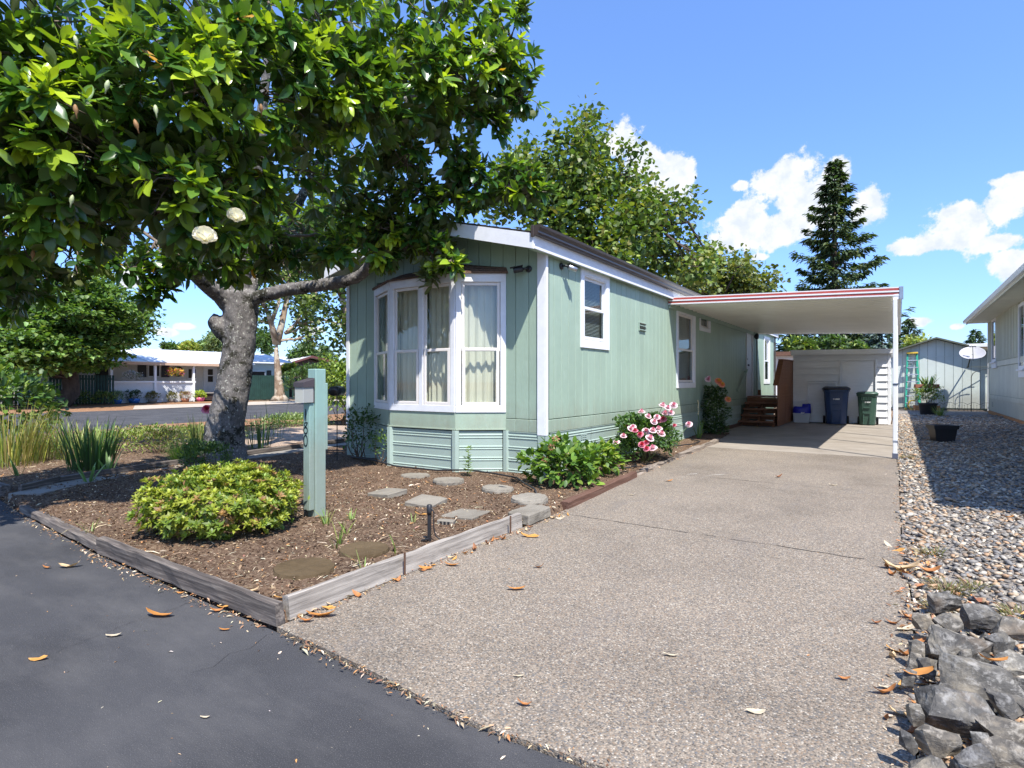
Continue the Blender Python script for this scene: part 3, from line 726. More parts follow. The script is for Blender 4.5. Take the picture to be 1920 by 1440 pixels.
# side vent with louvers
mb = MB().box(.0, .012, 3.22, 3.54, 2.14, 2.30, .003); vt = mb.build('wall_vent', M_SIDE, home)
for k in range(4): MB().obox((.02, 3.38, 2.165+.036*k), (0,1,0), (.8,0,-.6), (.6,0,.8), .14, .016, .003).build('louver', M_DARK if k % 2 else M_SKIRT, vt)

# --- windows
def wmat(o, ux):
    ux = Vector(ux).normalized(); up = Vector((0,0,1)); n = ux.cross(up)
    return Matrix(((ux.x, -n.x, 0, o[0]), (ux.y, -n.y, 0, o[1]), (ux.z, -n.z, 1, o[2]), (0,0,0,1)))
def put(mb, name, mat, parent, M):
    o = mb.build(name, mat, parent); o.matrix_local = M; return o
def rect_frame(mb, x0, x1, z0, z1, w, y0, y1, c=.004, wb=None):
    wb = w if wb is None else wb
    mb.box(x0, x0+w, y0, y1, z0, z1, c); mb.box(x1-w, x1, y0, y1, z0, z1, c)
    mb.box(x0+w-.001, x1-w+.001, y0+.001, y1-.001, z0, z0+wb, c); mb.box(x0+w-.001, x1-w+.001, y0+.001, y1-.001, z1-w, z1, c); return mb
def cloth(x0, x1, z0, z1, y, amp=.018, per=.085, seed=0):
    n = max(int((x1-x0)/.012), 8); g = random.Random(seed); ph = g.uniform(0, 6)
    rows = 8; vs = []; fs = []
    for j in range(rows+1):
        t = j/rows
        for i in range(n+1):
            x = x0+(x1-x0)*i/n; s = (x-x0)/per*6.283
            w = math.sin(s+ph+.6*math.sin(t*3+x*7))*amp*(1.0-.35*t) + .006*math.sin(s*2.3+t*4) + .010*math.sin(x*9+ph)
            vs.append((x, y+w, z0+(z1-z0)*t))
    for j in range(rows):
        for i in range(n):
            a = j*(n+1)+i; fs.append((a, a+1, a+n+2, a+n+1))
    return MB().add(vs, fs, True)
def hung_window(parent, o, ux, w, h, trim=.10, mid=.5, fill='blind', glass=None, trim_mat=None, sill=True, name='window', lab=None, seed=1, sash_mat=None, fixed=False):
    """o: bottom left outer corner on the wall face"""
    M = wmat(o, ux); glass = glass or M_GLASS; trim_mat = trim_mat or M_WHITE; sash_mat = sash_mat or M_VINYL
    mb = MB()
    if trim: rect_frame(mb, 0, w, 0, h, trim, -.022, .004, .004, trim*1.15)
    rect_frame(mb, trim-.012, w-trim+.012, trim-.012, h-trim+.012, .03, -.012, .07, .003)
    win = put(mb, name, trim_mat, parent, M)
    if lab: win['label'] = lab
    x0, x1, z0, z1 = trim+.016, w-trim-.016, trim*1.15+.012, h-trim-.016
    zm = z0+(z1-z0)*mid; s = .042
    I = Matrix.Identity(4)
    if fixed:
        rect_frame(MB(), x0, x1, z0, z1, s, .018, .045).build('sash', sash_mat, win)
        MB().box(x0+s, x1-s, .030, .034, z0+s, z1-s).build('pane', glass, win)
    else:
        rect_frame(MB(), x0, x1, zm-.02, z1, s, .030, .055).build('sash', sash_mat, win)
        rect_frame(MB(), x0, x1, z0, zm+.022, s, .004, .029).build('sash', sash_mat, win)
        MB().box(x0+s-.004, x1-s+.004, .041, .045, zm-.02+s-.004, z1-s+.004).build('pane', glass, win)
        MB().box(x0+s-.004, x1-s+.004, .015, .019, z0+s-.004, zm+.022-s+.004).build('pane', glass, win)
    if fill == 'blind':
        mb = MB(); z = z1-.02; k = 0
        while z > z0+.02:
            mb.obox(((x0+x1)/2, .10, z), (1,0,0), (0,.87,.5), (0,-.5,.87), (x1-x0)/2-.015, .012, .0008); z -= .021; k += 1
        mb.build('blind', M_BLIND, win)['kind'] = 'stuff'
    elif fill in ('curtain', 'grey'):
        cloth(x0-.03, x1+.03, z0-.06, z1+.04, .13, seed=seed).build('curtain', M_CURTAIN if fill == 'curtain' else M_CURTAIN2, win)
    return win
hung_window(home, (0, .99, 1.74), (0,1,0), .97, 1.15, .10, .5, 'blind', lab='narrow side window with half lowered blinds', sash_mat=M_WHITE)
hung_window(home, (0, 5.28, 1.12), (0,1,0), 1.30, 1.66, .10, .48, 'grey', lab='tall side window at the edge of the carport shade', seed=5)
hung_window(home, (0, 6.92, 2.42), (0,1,0), .89, .48, .07, .5, 'grey', lab='small high window under the carport', fixed=True)
hung_window(home, (0, 14.48, 1.18), (0,1,0), 1.06, 1.61, .09, .48, 'grey', lab='last side window beyond the door', seed=9, sash_mat=M_WHITE)
# the bay
bay = bpy.data.objects.new('bay_window', None); COL.objects.link(bay); bay.parent = home; bay['label'] = 'white bay window with cream curtains'
A, B, Cc, D = (-.60, 0.0), (-1.15, -.40), (-2.36, -.40), (-3.10, 0.0)
ZW0, ZW1 = .84, 2.70
def bay_facet(p, q, nsash, seed):
    p = Vector((p[0], p[1], 0)); q = Vector((q[0], q[1], 0)); w = (q-p).length; M = wmat((p.x, p.y, ZW0), (q-p)); h = ZW1-ZW0
    tw = .075; th = .115
    mb = MB().box(.003, w-.003, -.015, .03, .0, .095, .004).box(.003, w-.003, -.015, .03, h-th, h, .004)
    xs = [.003+ (w-.006)*i/nsash for i in range(nsash+1)]
    for i, x in enumerate(xs):
        a = x - (0 if i == 0 else (tw if i == nsash else tw/2)); mb.box(a, a+tw, -.014, .031, .094, h-th+.001, .004)
    put(mb, 'frame', M_WHITE, bay, M)
    for i in range(nsash):
        x0 = xs[i]+(tw if i == 0 else tw/2)+.003; x1 = xs[i+1]-(tw if i == nsash-1 else tw/2)-.003; z0 = .098; z1 = h-th-.003; zm = .84; s = .040
        put(rect_frame(MB(), x0, x1, zm-.02, z1, s, .012, .036), 'sash', M_VINYL, bay, M)
        put(rect_frame(MB(), x0+.012, x1-.012, z0, zm+.025, s, -.008, .0115), 'sash', M_VINYL, bay, M)
        put(MB().box(x0+s-.003, x1-s+.003, .022, .026, zm-.02+s-.003, z1-s+.003), 'pane', M_GLASS2, bay, M)
        put(MB().box(x0+s+.009, x1-s-.009, .0, .004, z0+s-.003, zm+.025-s+.003), 'pane', M_GLASS2, bay, M)
        put(cloth(x0-.04, x1+.04, .06, h-.08, .16, .022, .10, seed+i), 'curtain', M_CURTAIN, bay, M)
bay_facet(B, A, 1, 21); bay_facet(Cc, B, 2, 31); bay_facet(D, Cc, 1, 41)
# bay head and seat
MB().prism([A, B, Cc, D], 2.655, 2.69).build('bay_head', M_WHITE, home)
MB().prism([(-.66, .0), (-1.17, -.36), (-2.34, -.36), (-3.03, 0)], .84, .90).build('bay_seat', M_WHITE, home)
# siding band and skirting under the bay
bw = bpy.data.objects.new('bay_base', None); COL.objects.link(bw); bw.parent = home
ps = [D, Cc, B, A]
for i in range(3):
    p = Vector(ps[i]+(0,)); q = Vector(ps[i+1]+(0,)); d = (q-p).normalized(); n = Vector((d.y, -d.x, 0)); Lf = (q-p).length
    MB().obox((p+q)/2 + Vector((0,0,.725)) - n*.010, d, n, (0,0,1), Lf/2, .010, .112, .003).build('siding_panel', M_SIDE, bw)
    MB().obox((p+q)/2 + Vector((0,0,.614)) + n*.002, d, n, (0,0,1), Lf/2-.004, .010, .008, .002).build('seam_trim', M_SIDE, bw)
    skirt(p+d*.05-n*.012, q-d*.05-n*.012, bw)
for (px_, py_), (sx, sy) in ((A, (.07, .05)), (B, (.10, .08)), (Cc, (.09, .07)), (D, (.06, .05))):
    MB().lathe([(.052, 0), (.052, .60)], 6, (px_, py_+.012, 0), sm=False).build('corner_post', M_SKIRT, bw)
# bay roof: brown shingle hip
M_BAYROOF = m_wood('brown_shake', (.06, .035, .024), (.13, .08, .055), (.22, .15, .11), (6, 60, 60))
top = [(-.60, 0, 2.78), (-1.32, 0, 2.90), (-2.44, 0, 2.88), (-3.12, 0, 2.73)]
low = [(-.56, -.02, 2.705), (-1.13, -.44, 2.70), (-2.38, -.44, 2.70), (-3.14, -.02, 2.705)]
mb = MB()
for i in range(3):
    a, b, c, d = [Vector(v) for v in (low[i], low[i+1], top[i+1], top[i])]
    for k in range(3):
        t0, t1 = k/3, (k+1)/3; u = Vector((0,0,.010))
        q = [a.lerp(d, t0)+u*(2-k*.3), b.lerp(c, t0)+u*(2-k*.3), b.lerp(c, t1)+u*.2, a.lerp(d, t1)+u*.2]
        mb.add(q+[v-Vector((0,0,.03)) for v in q], [(3,2,1,0), (4,5,6,7), (0,1,5,4)])
mb.build('bay_roof', M_BAYROOF, home)
# --- door, handle, porch lamp, handrail, downspout
dr = MB().box(-.045, -.01, 11.84, 12.64, .81, 2.79, .004).build('door', M_WHITE, home); dr['label'] = 'white side door'
mb = MB(); M = wmat((0, 11.77, .80), (0,1,0)); mb.box(0, .065, -.024, .03, 0, 2.06, .003).box(.865, .93, -.024, .03, 0, 2.06, .003).box(.066, .864, -.023, .029, 1.99, 2.06, .003); f = put(mb, 'door_frame', M_WHITE, home, M)
mb = MB().lathe([(.028, 0), (.028, .01), (.011, .012), (.011, .04), (.03, .045), (.032, .06), (.02, .075), (.0, .078)], 12, (-.01, 11.93, 1.75), (0,1,0), (0,0,1), (1,0,0)); mb.build('handle', M_BLACK, dr)
mb = MB().lathe([(.03, 0), (.03, .02), (.0, .022)], 12, (-.01, 11.93, 1.93), (0,1,0), (0,0,1), (1,0,0)); mb.build('deadbolt', M_BLACK, dr)
mb = MB().box(0, .02, 12.88, 13.0, 2.62, 2.78, .004).lathe([(.03, -.1), (.055, -.08), (.06, .04), (.03, .08)], 10, (.08, 12.94, 2.68)); mb.build('porch_lamp', M_BLACK, home)
hr = MB().bar((.065, 10.45, .97), (.065, 11.64, 1.61), .03, .055, ch=.006)
for t in (.08, .9): hr.bar(Vector((.0, 10.45, .97)).lerp(Vector((.0, 11.64, 1.61)), t), Vector((.07, 10.45, .97)).lerp(Vector((.07, 11.64, 1.61)), t), .03)
hr.build('handrail', M_SIDE, home)
MB().bar((.045, 13.12, .3), (.045, 13.12, 2.9), .05, .06, ch=.008).build('downspout', M_SKIRT, home)
MB().bar((.05, 16.3, .3), (.05, 16.3, 3.0), .05, .06, ch=.008).bar((.05, 16.3, 3.0), (.13, 16.3, 3.06), .05).build('downspout', M_GUTTER, home)
# --- roof
rf = MB(); OV = .43
for s in (1, -1):
    xe = .085 if s == 1 else -W-.085
    zr = roof_z(RX); ze = roof_z(0)-SL*.085
    rf.prism([(xe, ze), (RX, zr), (RX, zr+.10), (xe, ze+.10)], -OV, LEN+.3, 'y')
rfo = rf.build('roof', M_SHINGLE, home)
mb = MB()
for s in (1, -1):                       # shingle courses with a little step at each butt
    n = 11
    for k in range(n):
        t0, t1 = k/n, (k+1)/n; xe = .10 if s == 1 else -W-.10
        x0 = xe+(RX-xe)*t0; x1 = xe+(RX-xe)*t1
        zf = lambda x: roof_z(x)+.101
        mb.prism([(x0, zf(x0)+.001), (x1, zf(x1)+.001), (x1, zf(x1)+.004), (x0, zf(x0)+.014)], -OV-.015, LEN+.31, 'y')
mb.build('shingle_courses', M_SHINGLE, rfo)['kind'] = 'stuff'
# rake fascia, front; eave fascia and gutter
mb = MB()
for s in (1, -1):
    xa = .095 if s == 1 else -W-.095
    za = roof_z(0)-SL*.095; zr = roof_z(RX)
    mb.prism([(xa, za-.10), (RX, zr-.085), (RX, zr+.085), (xa, za+.085)], -OV-.022, -OV, 'y')
mb.build('rake_fascia', M_WHITE, home)
MB().box(.087, .105, -OV, LEN+.3, 2.865, 3.035, .003).build('eave_fascia', M_WHITE, home)
MB().box(-W-.105, -W-.087, -OV, LEN+.3, 2.87, 3.035, .003).build('eave_fascia', M_WHITE, home)
MB().box(.01, .086, -OV+.02, LEN+.2, 2.87, 2.885).build('soffit', M_SIDE, home)
for s in (1, -1):
    xa = .08 if s == 1 else -W-.08
    MB().prism([(xa, roof_z(0)-SL*.08-.022), (RX, roof_z(RX)-.022), (RX, roof_z(RX)-.002), (xa, roof_z(0)-SL*.08-.002)], -OV+.001, -.001, 'y').build('soffit', M_SIDE, home)
gprof = [(.106, 3.135), (.106, 3.02), (.165, 3.02), (.178, 3.045), (.178, 3.065), (.205, 3.105), (.212, 3.135), (.200, 3.138), (.196, 3.11), (.170, 3.072), (.168, 3.05), (.160, 3.032), (.112, 3.032), (.112, 3.135)]
g = MB().prism(gprof, -OV-.03, LEN+.3, 'y'); g.prism([(.106, 3.02), (.165, 3.02), (.178, 3.045), (.178, 3.065), (.205, 3.105), (.212, 3.135), (.106, 3.135)], -OV-.036, -OV-.030, 'y')
g.build('gutter', M_GUTTER, home)
MB().box(.075, .115, -OV-.045, -OV-.02, 3.0, 3.14, .003).build('gutter_cap', M_GUTTER, home)
# --- security cameras
def sec_cam(loc, n, aim, lab):
    t = thing('security_camera', lab, 'camera', loc, 0, 'dark security cameras at the house corner')
    n = Vector(n); aim = Vector(aim).normalized(); u = Vector((0,0,1)); side = aim.cross(u).normalized(); up = side.cross(aim)
    a = n.cross(u)
    MB().lathe([(.045, 0), (.045, .02), (.02, .028)], 14, (0,0,0), a, u, n).build('mount', M_BLACK, t)
    j = n*.07
    MB().tube([n*.02, j, j+aim*.05], [.014, .014, .018], 8).build('arm', M_BLACK, t)
    c = j+aim*.10
    MB().lathe([(.02, -.06), (.036, -.05), (.038, .06), (.033, .07)], 14, c, side, up, aim).build('body', M_STEEL if lab.startswith('silver') else M_BLACK, t)
    MB().obox(c+up*.042+aim*.02, aim, side, up, .085, .042, .004, .003).build('hood', M_BLACK, t)
    return t
sec_cam((-.24, -.001, 2.72), (0,-1,0), (-.8, -.5, -.18), 'dark security camera on the shaded front wall under the eave')
sec_cam((.001, .42, 2.80), (1,0,0), (.55, .8, -.25), 'silver and black security camera on the sunny side wall beside the narrow window')

# ================================================================== CARPORT
M_ALU = MAT('white_aluminium', (.74, .74, .73), .3, .5, .04, 2, 60, .03)
M_PAN = MAT('cream_roof_pan', (.80, .78, .70), .28, .5, .05, 1.2, 30, .04)
M_RED = MAT('red_stripe', (.40, .070, .05), .4, .5, .12, 5, 80, .05)
car = thing('carport', 'open carport with cream ribbed ceiling and a red striped white edge', 'carport', (0, 4.8, 0))
def cz(x): return 2.79 - .036*x            # underside
y = 0.06; 
while y < 8.4:
    mb = MB(); e = y+.30
    prof = []
    prof = [(y+.002, .0), (y+.045, .0), (y+.062, .045), (y+.285, .045), (y+.298, .0), (y+.2995, .0)]
    n = len(prof)
    vs = [(.02, p, cz(.02)+q) for p, q in prof]+[(3.72, p, cz(3.72)+q) for p, q in prof]
    vs += [(x, p, z+.02) for x, p, z in vs]
    fs = [(i, i+1, i+1+n, i+n) for i in range(n-1)] + [(2*n+n+i, 2*n+n+i+1, 2*n+i+1, 2*n+i) for i in range(n-1)]
    mb.add(vs, fs); mb.build('roof_panel', M_PAN, car); y = e
def edge_bar(z0, z1, y0, y1, mat, name):
    mb = MB()
    vs = [(x, yy, cz(x)+zz) for x in (.0, 3.80) for yy, zz in ((y0, z0), (y1, z0), (y1, z1), (y0, z1))]
    mb.add(vs, [(3,2,1,0), (4,5,6,7), (0,1,5,4), (1,2,6,5), (2,3,7,6), (3,0,4,7)]); return mb.build(name, mat, car)
fas = edge_bar(-.025, .125, .0, .05, M_ALU, 'fascia')
edge_bar(.002, .038, -.018, -.0005, M_RED, 'red_stripe'); edge_bar(.068, .104, -.018, -.0005, M_RED, 'red_stripe')
edge_bar(.040, .066, -.026, -.0005, M_ALU, 'bead'); edge_bar(-.022, .000, -.024, -.0005, M_ALU, 'bead'); edge_bar(.106, .124, -.012, -.0005, M_ALU, 'bead')
edge_bar(-.03, .09, 8.47, 8.52, M_ALU, 'fascia')
# side beam with rolled gutter
MB().prism([(3.70, cz(3.7)-.075), (3.80, cz(3.7)-.075), (3.82, cz(3.7)-.03), (3.82, cz(3.7)+.115), (3.80, cz(3.7)+.115), (3.795, cz(3.7)+.01), (3.70, cz(3.7)+.002)], -.02, 8.53, 'y').build('side_beam', M_ALU, car)
MB().box(3.78, 3.835, -.03, .03, cz(3.7)-.08, cz(3.7)+.125, .004).build('beam_cap', M_STEEL, car)
MB().box(.0, .03, 0, 8.45, 2.70, 2.79).build('ledger', M_SIDE, car)
for i, yy in enumerate((-.01, 2.16, 4.2, 6.66, 8.1)):
    mb = MB().box(3.695, 3.755, yy-.03, yy+.03, .014, cz(3.7)-.074, .006)
    po = mb.build('post', M_ALU, car)
    mb = MB()
    for z in (.28, 1.2, 1.19): mb.box(3.690, 3.760, yy-.035, yy+.035, z, z+.03, .003)
    mb.build('post_collar', M_STEEL, po)
    MB().box(3.685, 3.765, yy-.04, yy+.04, .0142, .10, .003).build('post_foot', MAT('post_foot_grey', (.10, .11, .15), .6, .3) if i == 0 else bpy.data.materials['post_foot_grey'], po)
# rolled drain pipe down the front post

# ================================================================== PORCH STEPS
M_STEPW = m_wood('brown_step_wood', (.15, .066, .037), (.27, .125, .068), (.38, .19, .11), (2, 50, 50), .6)
st = thing('porch_steps', 'dark brown wooden steps with a solid board rail up to the side door', 'steps', (0, 0, 0))
for k in range(4):
    y0 = 10.72+.25*k; z = .165*(k+1)
    o = MB().box(-.01, .92, -.15, .13, -.045, 0, .005).build('tread', M_STEPW, st); o.location = (.04 if k else .0, y0+.12, z)
    o = MB().box(.0, .9, 0, .02, -.10, 0, .003).build('riser', M_STEPW, st); o.location = (.04, y0+.27, z-.046)
for x in (.06, .50, .90):
    MB().prism([(10.74, .02), (11.9, .02), (11.9, .76), (11.62, .62), (11.37, .455), (11.12, .29), (10.87, .12)], x-.02, x+.02, 'x').build('stringer', M_STEPW, st)
for k in range(10):
    o = MB().box(-.0, .93, 0, .145, -.035, 0, .004).build('deck_board', M_STEPW, st); o.location = (.04, 11.74+.15*k, .83)
MB().box(.04, .96, 11.735, 11.755, .60, .79, .003).build('deck_rim', M_STEPW, st)
for (x, yy) in ((.95, 11.72), (.95, 13.2), (.1, 13.2)): MB().box(x-.045, x+.045, yy-.045, yy+.045, .014, 1.0, .005).build('post', M_STEPW, st)
k = 0; yy = 10.92
while yy < 13.75:
    zt = 1.19+(yy-10.92)*.80 if yy < 11.7 else 1.86+.01*(yy-11.7)
    o = MB().prism([(0, .03 if yy > 11.3 or True else .2), (.135, .03), (.135, min(zt+.108, 1.9)), (0, min(zt, 1.9))], 0, .022, 'x').build('rail_board', M_STEPW, st)
    o.location = (.985+random.uniform(0, .003), yy, 0); yy += .14; k += 1
MB().bar((.97, 10.80, 1.16), (.97, 11.66, 1.86), .14, .035, ch=.004).bar((.97, 11.64, 1.885), (.97, 13.8, 1.91), .14, .035, ch=.004).build('rail_cap', M_STEPW, st)

# ================================================================== WHITE SHED at the carport end
M_LAP = MAT('white_lap_siding', (.80, .81, .82), .45, .4, .04, 5, 60, .08, sc=(1, 1, 5), dirt=.05)
sh = thing('storage_shed', 'white lap sided shed across the back of the carport with a flush door', 'shed', (0, 0, 0))
SX0, SX1, SY0, SY1 = 1.03, 3.56, 13.55, 16.2
MB().box(SX0+.02, SX1-.02, SY0+.03, SY1, .014, 2.06).build('wall', M_LAP, sh)
s_open = [(2.30, 3.22, .05, 1.90), (1.42, 2.20, .05, 1.22)]
for k in range(10):
    z0 = .03+.207*k; z1 = min(z0+.218, 2.07)
    for (a, b, r, s) in board_rects(SX0+.03, SX1-.06, z0, z1, s_open):
        o = MB().prism([(SY0+.030, r), (SY0-.018, r), (SY0+.020, s), (SY0+.030, s)], a, b, 'x').build('lap_board', M_LAP, sh)
    o = MB().prism([(SX1-.02, z0), (SX1+.008, z0), (SX1-.012, z1), (SX1-.02, z1)], SY0+.05, SY1, 'y').build('lap_board', M_LAP, sh)
d = MB().box(2.345, 3.175, SY0+.012, SY0+.032, .06, 1.86, .003)
d = d.build('door', M_LAP, sh)
for k in range(4): MB().box(2.36, 3.16, SY0+.006, SY0+.012, .35+.40*k, .358+.40*k).build('door_groove', M_LAP, d)
rect_frame(MB(), 2.28, 3.24, .03, 1.93, .045, SY0-.032, SY0+.03).build('door_frame', M_LAP, sh)
ht = MB().box(1.45, 2.17, SY0+.008, SY0+.03, .06, 1.19, .003).build('hatch', M_LAP, sh)
rect_frame(MB(), 1.41, 2.21, .03, 1.235, .035, SY0-.026, SY0+.03).build('hatch_frame', M_LAP, sh)
MB().box(SX1-.055, SX1+.012, SY0-.004, SY0+.05, .014, 2.1, .004).build('corner_board', M_LAP, sh); MB().box(SX0-.01, SX0+.05, SY0-.004, SY0+.05, .014, 2.1, .004).build('corner_board', M_LAP, sh)
MB().prism([(SX0-.05, 2.07), (SX1+.06, 2.05), (SX1+.06, 2.17), (SX0-.05, 2.20)], SY0-.10, SY1+.1, 'y').build('roof', M_ALU, sh)
MB().prism([(SX0-.06, 2.09), (SX1+.07, 2.07), (SX1+.07, 2.20), (SX0-.06, 2.235)], SY0-.125, SY0-.10, 'y').build('fascia', M_ALU, sh)

# ================================================================== BINS, TUB
def bin_(name, label, cat, loc, rz, w, d, h, mat, lidmat):
    t = thing(name, label, cat, loc, rz)
    n = 20
    def ring(w_, d_, z, e=5):
        out = []
        for i in range(n):
            a = 2*math.pi*(i+.5)/n; c, s = math.cos(a), math.sin(a)
            k = (abs(c)**e+abs(s)**e)**(-1/e); out.append((c*k*w_/2, s*k*d_/2, z))
        return out
    prof = [(w*.74, d*.72, .02), (w*.76, d*.74, .10), (w*.90, d*.90, h*.80), (w*.92, d*.92, h*.86), (w*1.0, d*1.0, h*.875), (w*1.0, d*1.0, h*.915)]
    vs = []; fs = []
    for p in prof: vs += ring(*p)
    for i in range(len(prof)-1):
        for k in range(n): a = i*n+k; b = i*n+(k+1) % n; fs.append((a, b, b+n, a+n))
    fs += [tuple(range(n-1, -1, -1)), tuple(range((len(prof)-1)*n, len(prof)*n))]
    MB().add(vs, fs, False).build('body', mat, t)
    vs = []; fs = []
    lp = [(w*1.04, d*1.05, h*.917), (w*1.05, d*1.06, h*.945), (w*.96, d*.98, h*.975), (w*.80, d*.80, h)]
    for p in lp: vs += ring(*p)
    for i in range(3):
        for k in range(n): a = i*n+k; b = i*n+(k+1) % n; fs.append((a, b, b+n, a+n))
    fs.append(tuple(range(3*n, 4*n))); fs.append(tuple(range(n-1, -1, -1)))
    MB().add(vs, fs, True).build('lid', lidmat, t)
    fy = -d/2
    sl = lambda z: -(.36+.10*min(z/(h*.8), 1))*d-.004
    mb = MB()      # front grab recess frame, foot channels, ribs under the rim
    for z in (h*.36, h*.52): mb.obox((0, sl(z)-.004, z), (1,0,0), (0,1,0), (0,0,1), w*.15, .012, .012, .004)
    for x in (-w*.15, w*.15): mb.obox((x, sl(h*.28)-.002, h*.28), (1,0,0), (0,1,-.10), (0,.10,1), .012, .014, h*.25, .004)
    mb.build('grab_bar', mat, t)
    mb = MB()
    for k in range(7): mb.obox((-w*.24+w*.08*k, sl(h*.8)-.006, h*.80), (1,0,0), (0,1,0), (0,0,1), .008, .010, .045, .003)
    mb.build('rim_ribs', mat, t)
    for s in (-1, 1):
        MB().lathe([(.03, -.03), (.11, -.028), (.115, 0), (.11, .028), (.03, .03)], 18, (s*w*.44, d*.36, .117), (0,1,0), (0,0,1), (1,0,0)).build('wheel', M_BLACK, t)
    MB().tube([(-w*.3, d*.5+.05, h*.90), (w*.3, d*.5+.05, h*.90)], .014, 8).build('handle', M_BLACK, t)
    return t, sl
M_NAVY = MAT('navy_plastic', (.020, .048, .125), .42, .5, .1, 4, 120, .1)
M_NAVYLID = MAT('dark_lid', (.013, .016, .024), .45, .5, .1, 4, 120, .1)
M_GRNBIN = MAT('green_plastic', (.036, .080, .058), .45, .5, .1, 4, 120, .1)
M_PRINT = MAT('white_print', (.7, .7, .68), .6, .3, .05)
def text_obj(txt, name, mat, parent, loc, rot, size, ext=.001):
    cu = bpy.data.curves.new(name, 'FONT'); cu.body = txt; cu.size = size; cu.align_x = 'CENTER'; cu.align_y = 'CENTER'; cu.extrude = ext
    tmp = bpy.data.objects.new(name, cu); COL.objects.link(tmp)
    dg = bpy.context.evaluated_depsgraph_get(); me = bpy.data.meshes.new_from_object(tmp.evaluated_get(dg))
    bpy.data.objects.remove(tmp); bpy.data.curves.remove(cu)
    me.materials.clear(); o = link(name, me, mat, parent); o.location = loc; o.rotation_euler = rot; return o
def print_mark(parent, x, y, z, h):     # too worn and small to read: a ring and a short row of pale blocks
    mb = MB()
    for k in range(10):
        a, b = 6.283*k/10, 6.283*(k+1)/10
        mb.add([(x-h*3+h*math.cos(t)*r, y, z+h*math.sin(t)*r) for t, r in ((a, 1), (b, 1), (b, .6), (a, .6))], [(0,1,2,3)])
    for k in range(4): mb.box(x-h*1.2+k*h*1.25, x-h*1.2+k*h*1.25+h*.95, y-.001, y+.003, z-h*(.8 if k % 2 else 1), z+h*(1 if k % 2 else .75))
    mb.build('printed_mark', M_PRINT, parent)
b1, sl = bin_('rubbish_bin', 'large navy wheeled rubbish bin with black lid against the white shed', 'bin', (2.235, 13.08, .014), R(6), .70, .78, 1.10, M_NAVY, M_NAVYLID)
print_mark(b1, 0.0, sl(.74)-.012, .74, .022)
b2, sl = bin_('yard_waste_bin', 'smaller dark green wheeled bin by the lit strip of the white shed', 'bin', (3.02, 13.14, .014), R(-2), .52, .58, .955, M_GRNBIN, M_GRNBIN)
print_mark(b2, 0.03, sl(.66)-.012, .66, .018)
M_TUB = MAT('grey_tub', (.50, .52, .53), .4, .5, .05)
M_BAG = MAT('blue_bag', (.018, .03, .42), .35, .5, .15, 12, 40, .4, bd=.01)
tb = thing('storage_tub', 'pale grey plastic tub full of a blue bag beside the shed hatch', 'tub', (1.30, 13.30, .014), R(4))
MB().prism([(-.20, 0), (.20, 0), (.235, .27), (-.235, .27)], -.14, .14, 'y').box(-.25, .25, -.155, .155, .26, .285, .005).build('body', M_TUB, tb)
import bmesh
bg = thing('blue_bag', 'crumpled bright blue plastic bag stuffed into the grey tub', 'bag', (1.30, 13.30, .295), R(4))
mb = MB(); n = 18
prof = [(.235, -.02), (.25, .04), (.245, .12), (.23, .19), (.18, .20), (.12, .19), (.02, .185)]
vs = []; fs = []
for (r, z) in prof:
    for k in range(n):
        a = 6.283*k/n; c, s = math.cos(a), math.sin(a); kk = (abs(c)**4+abs(s)**4)**-.25
        vs.append((c*kk*r*1.0+random.uniform(-.01, .01), s*kk*r*.62+random.uniform(-.01, .01), z+random.uniform(-.012, .012)+(.09 if (c > .75 and s > -.4 and z > .15) else 0)))
for i in range(len(prof)-1):
    for k in range(n): a = i*n+k; b = i*n+(k+1) % n; fs.append((a, b, b+n, a+n))
fs.append(tuple(range((len(prof)-1)*n, len(prof)*n))); mb.add(vs, fs, True).build('bag_body', M_BAG, bg)
MB().add([(-.03, -.158, -.01), (.0, -.162, .05), (.03, -.16, .02), (.08, -.16, .04), (.07, -.162, -.015)], [(0, 1, 2, 3, 4)]).build('bag_label', M_PRINT, bg)
# ================================================================== BACK YARD: gabled shed, ladder, dish, planters
M_PALEGREEN = m_siding('pale_green_siding', (.60, .66, .61), .6)
M_OLIVE = MAT('olive_trim', (.105, .115, .085), .7, .3)
M_NEIGH = m_siding('neighbour_siding', (.56, .56, .45), .6)
M_ORANGEWOOD = m_wood('orange_treated_wood', (.30, .12, .045), (.44, .20, .08), (.52, .28, .13))
bs = thing('gable_shed', 'pale grey green gabled shed at the end of the gravel yard', 'shed', (0, 25.3, 0))
mb = MB().prism([(3.0, .0), (7.2, .0), (7.2, 2.42), (5.13, 3.12), (3.0, 2.40)], .02, 4.0, 'y'); w = mb.build('wall', M_CORE, bs)
x = 3.0
while x < 7.19:
    e = min(x+.305, 7.2); zt = lambda t: 2.40+.72*(t-3.0)/2.13 if t < 5.13 else 3.12-.70*(t-5.13)/2.07
    pts = [(x+.006, .10), (e-.006, .10), (e-.006, zt(e-.006))]
    if x < 5.13 < e: pts.append((5.13, 3.12))
    pts.append((x+.006, zt(x+.006))); MB().prism(pts, .0, .019, 'y').build('siding_board', M_PALEGREEN, w); x = e
for s, (xa, za, xb, zb) in enumerate(((2.75, 2.31, 5.13, 3.14), (5.13, 3.14, 7.5, 2.34))):
    MB().prism([(xa, za), (xb, zb), (xb, zb+.07), (xa, za+.07)], -.32, 4.2, 'y').build('roof', M_OLIVE, bs)
MB().box(3.2, 5.9, -.012, -.001, 2.36, 2.385).build('seam_trim', M_PALEGREEN, bs)
MB().box(7.05, 7.22, -.015, .0, .0, 2.4, .004).build('corner_board', M_PALEGREEN, bs)
MB().box(2.8, 7.2, -.10, -.02, 0, .05, .01).build('foundation_rail', M_DARKWOOD, bs)
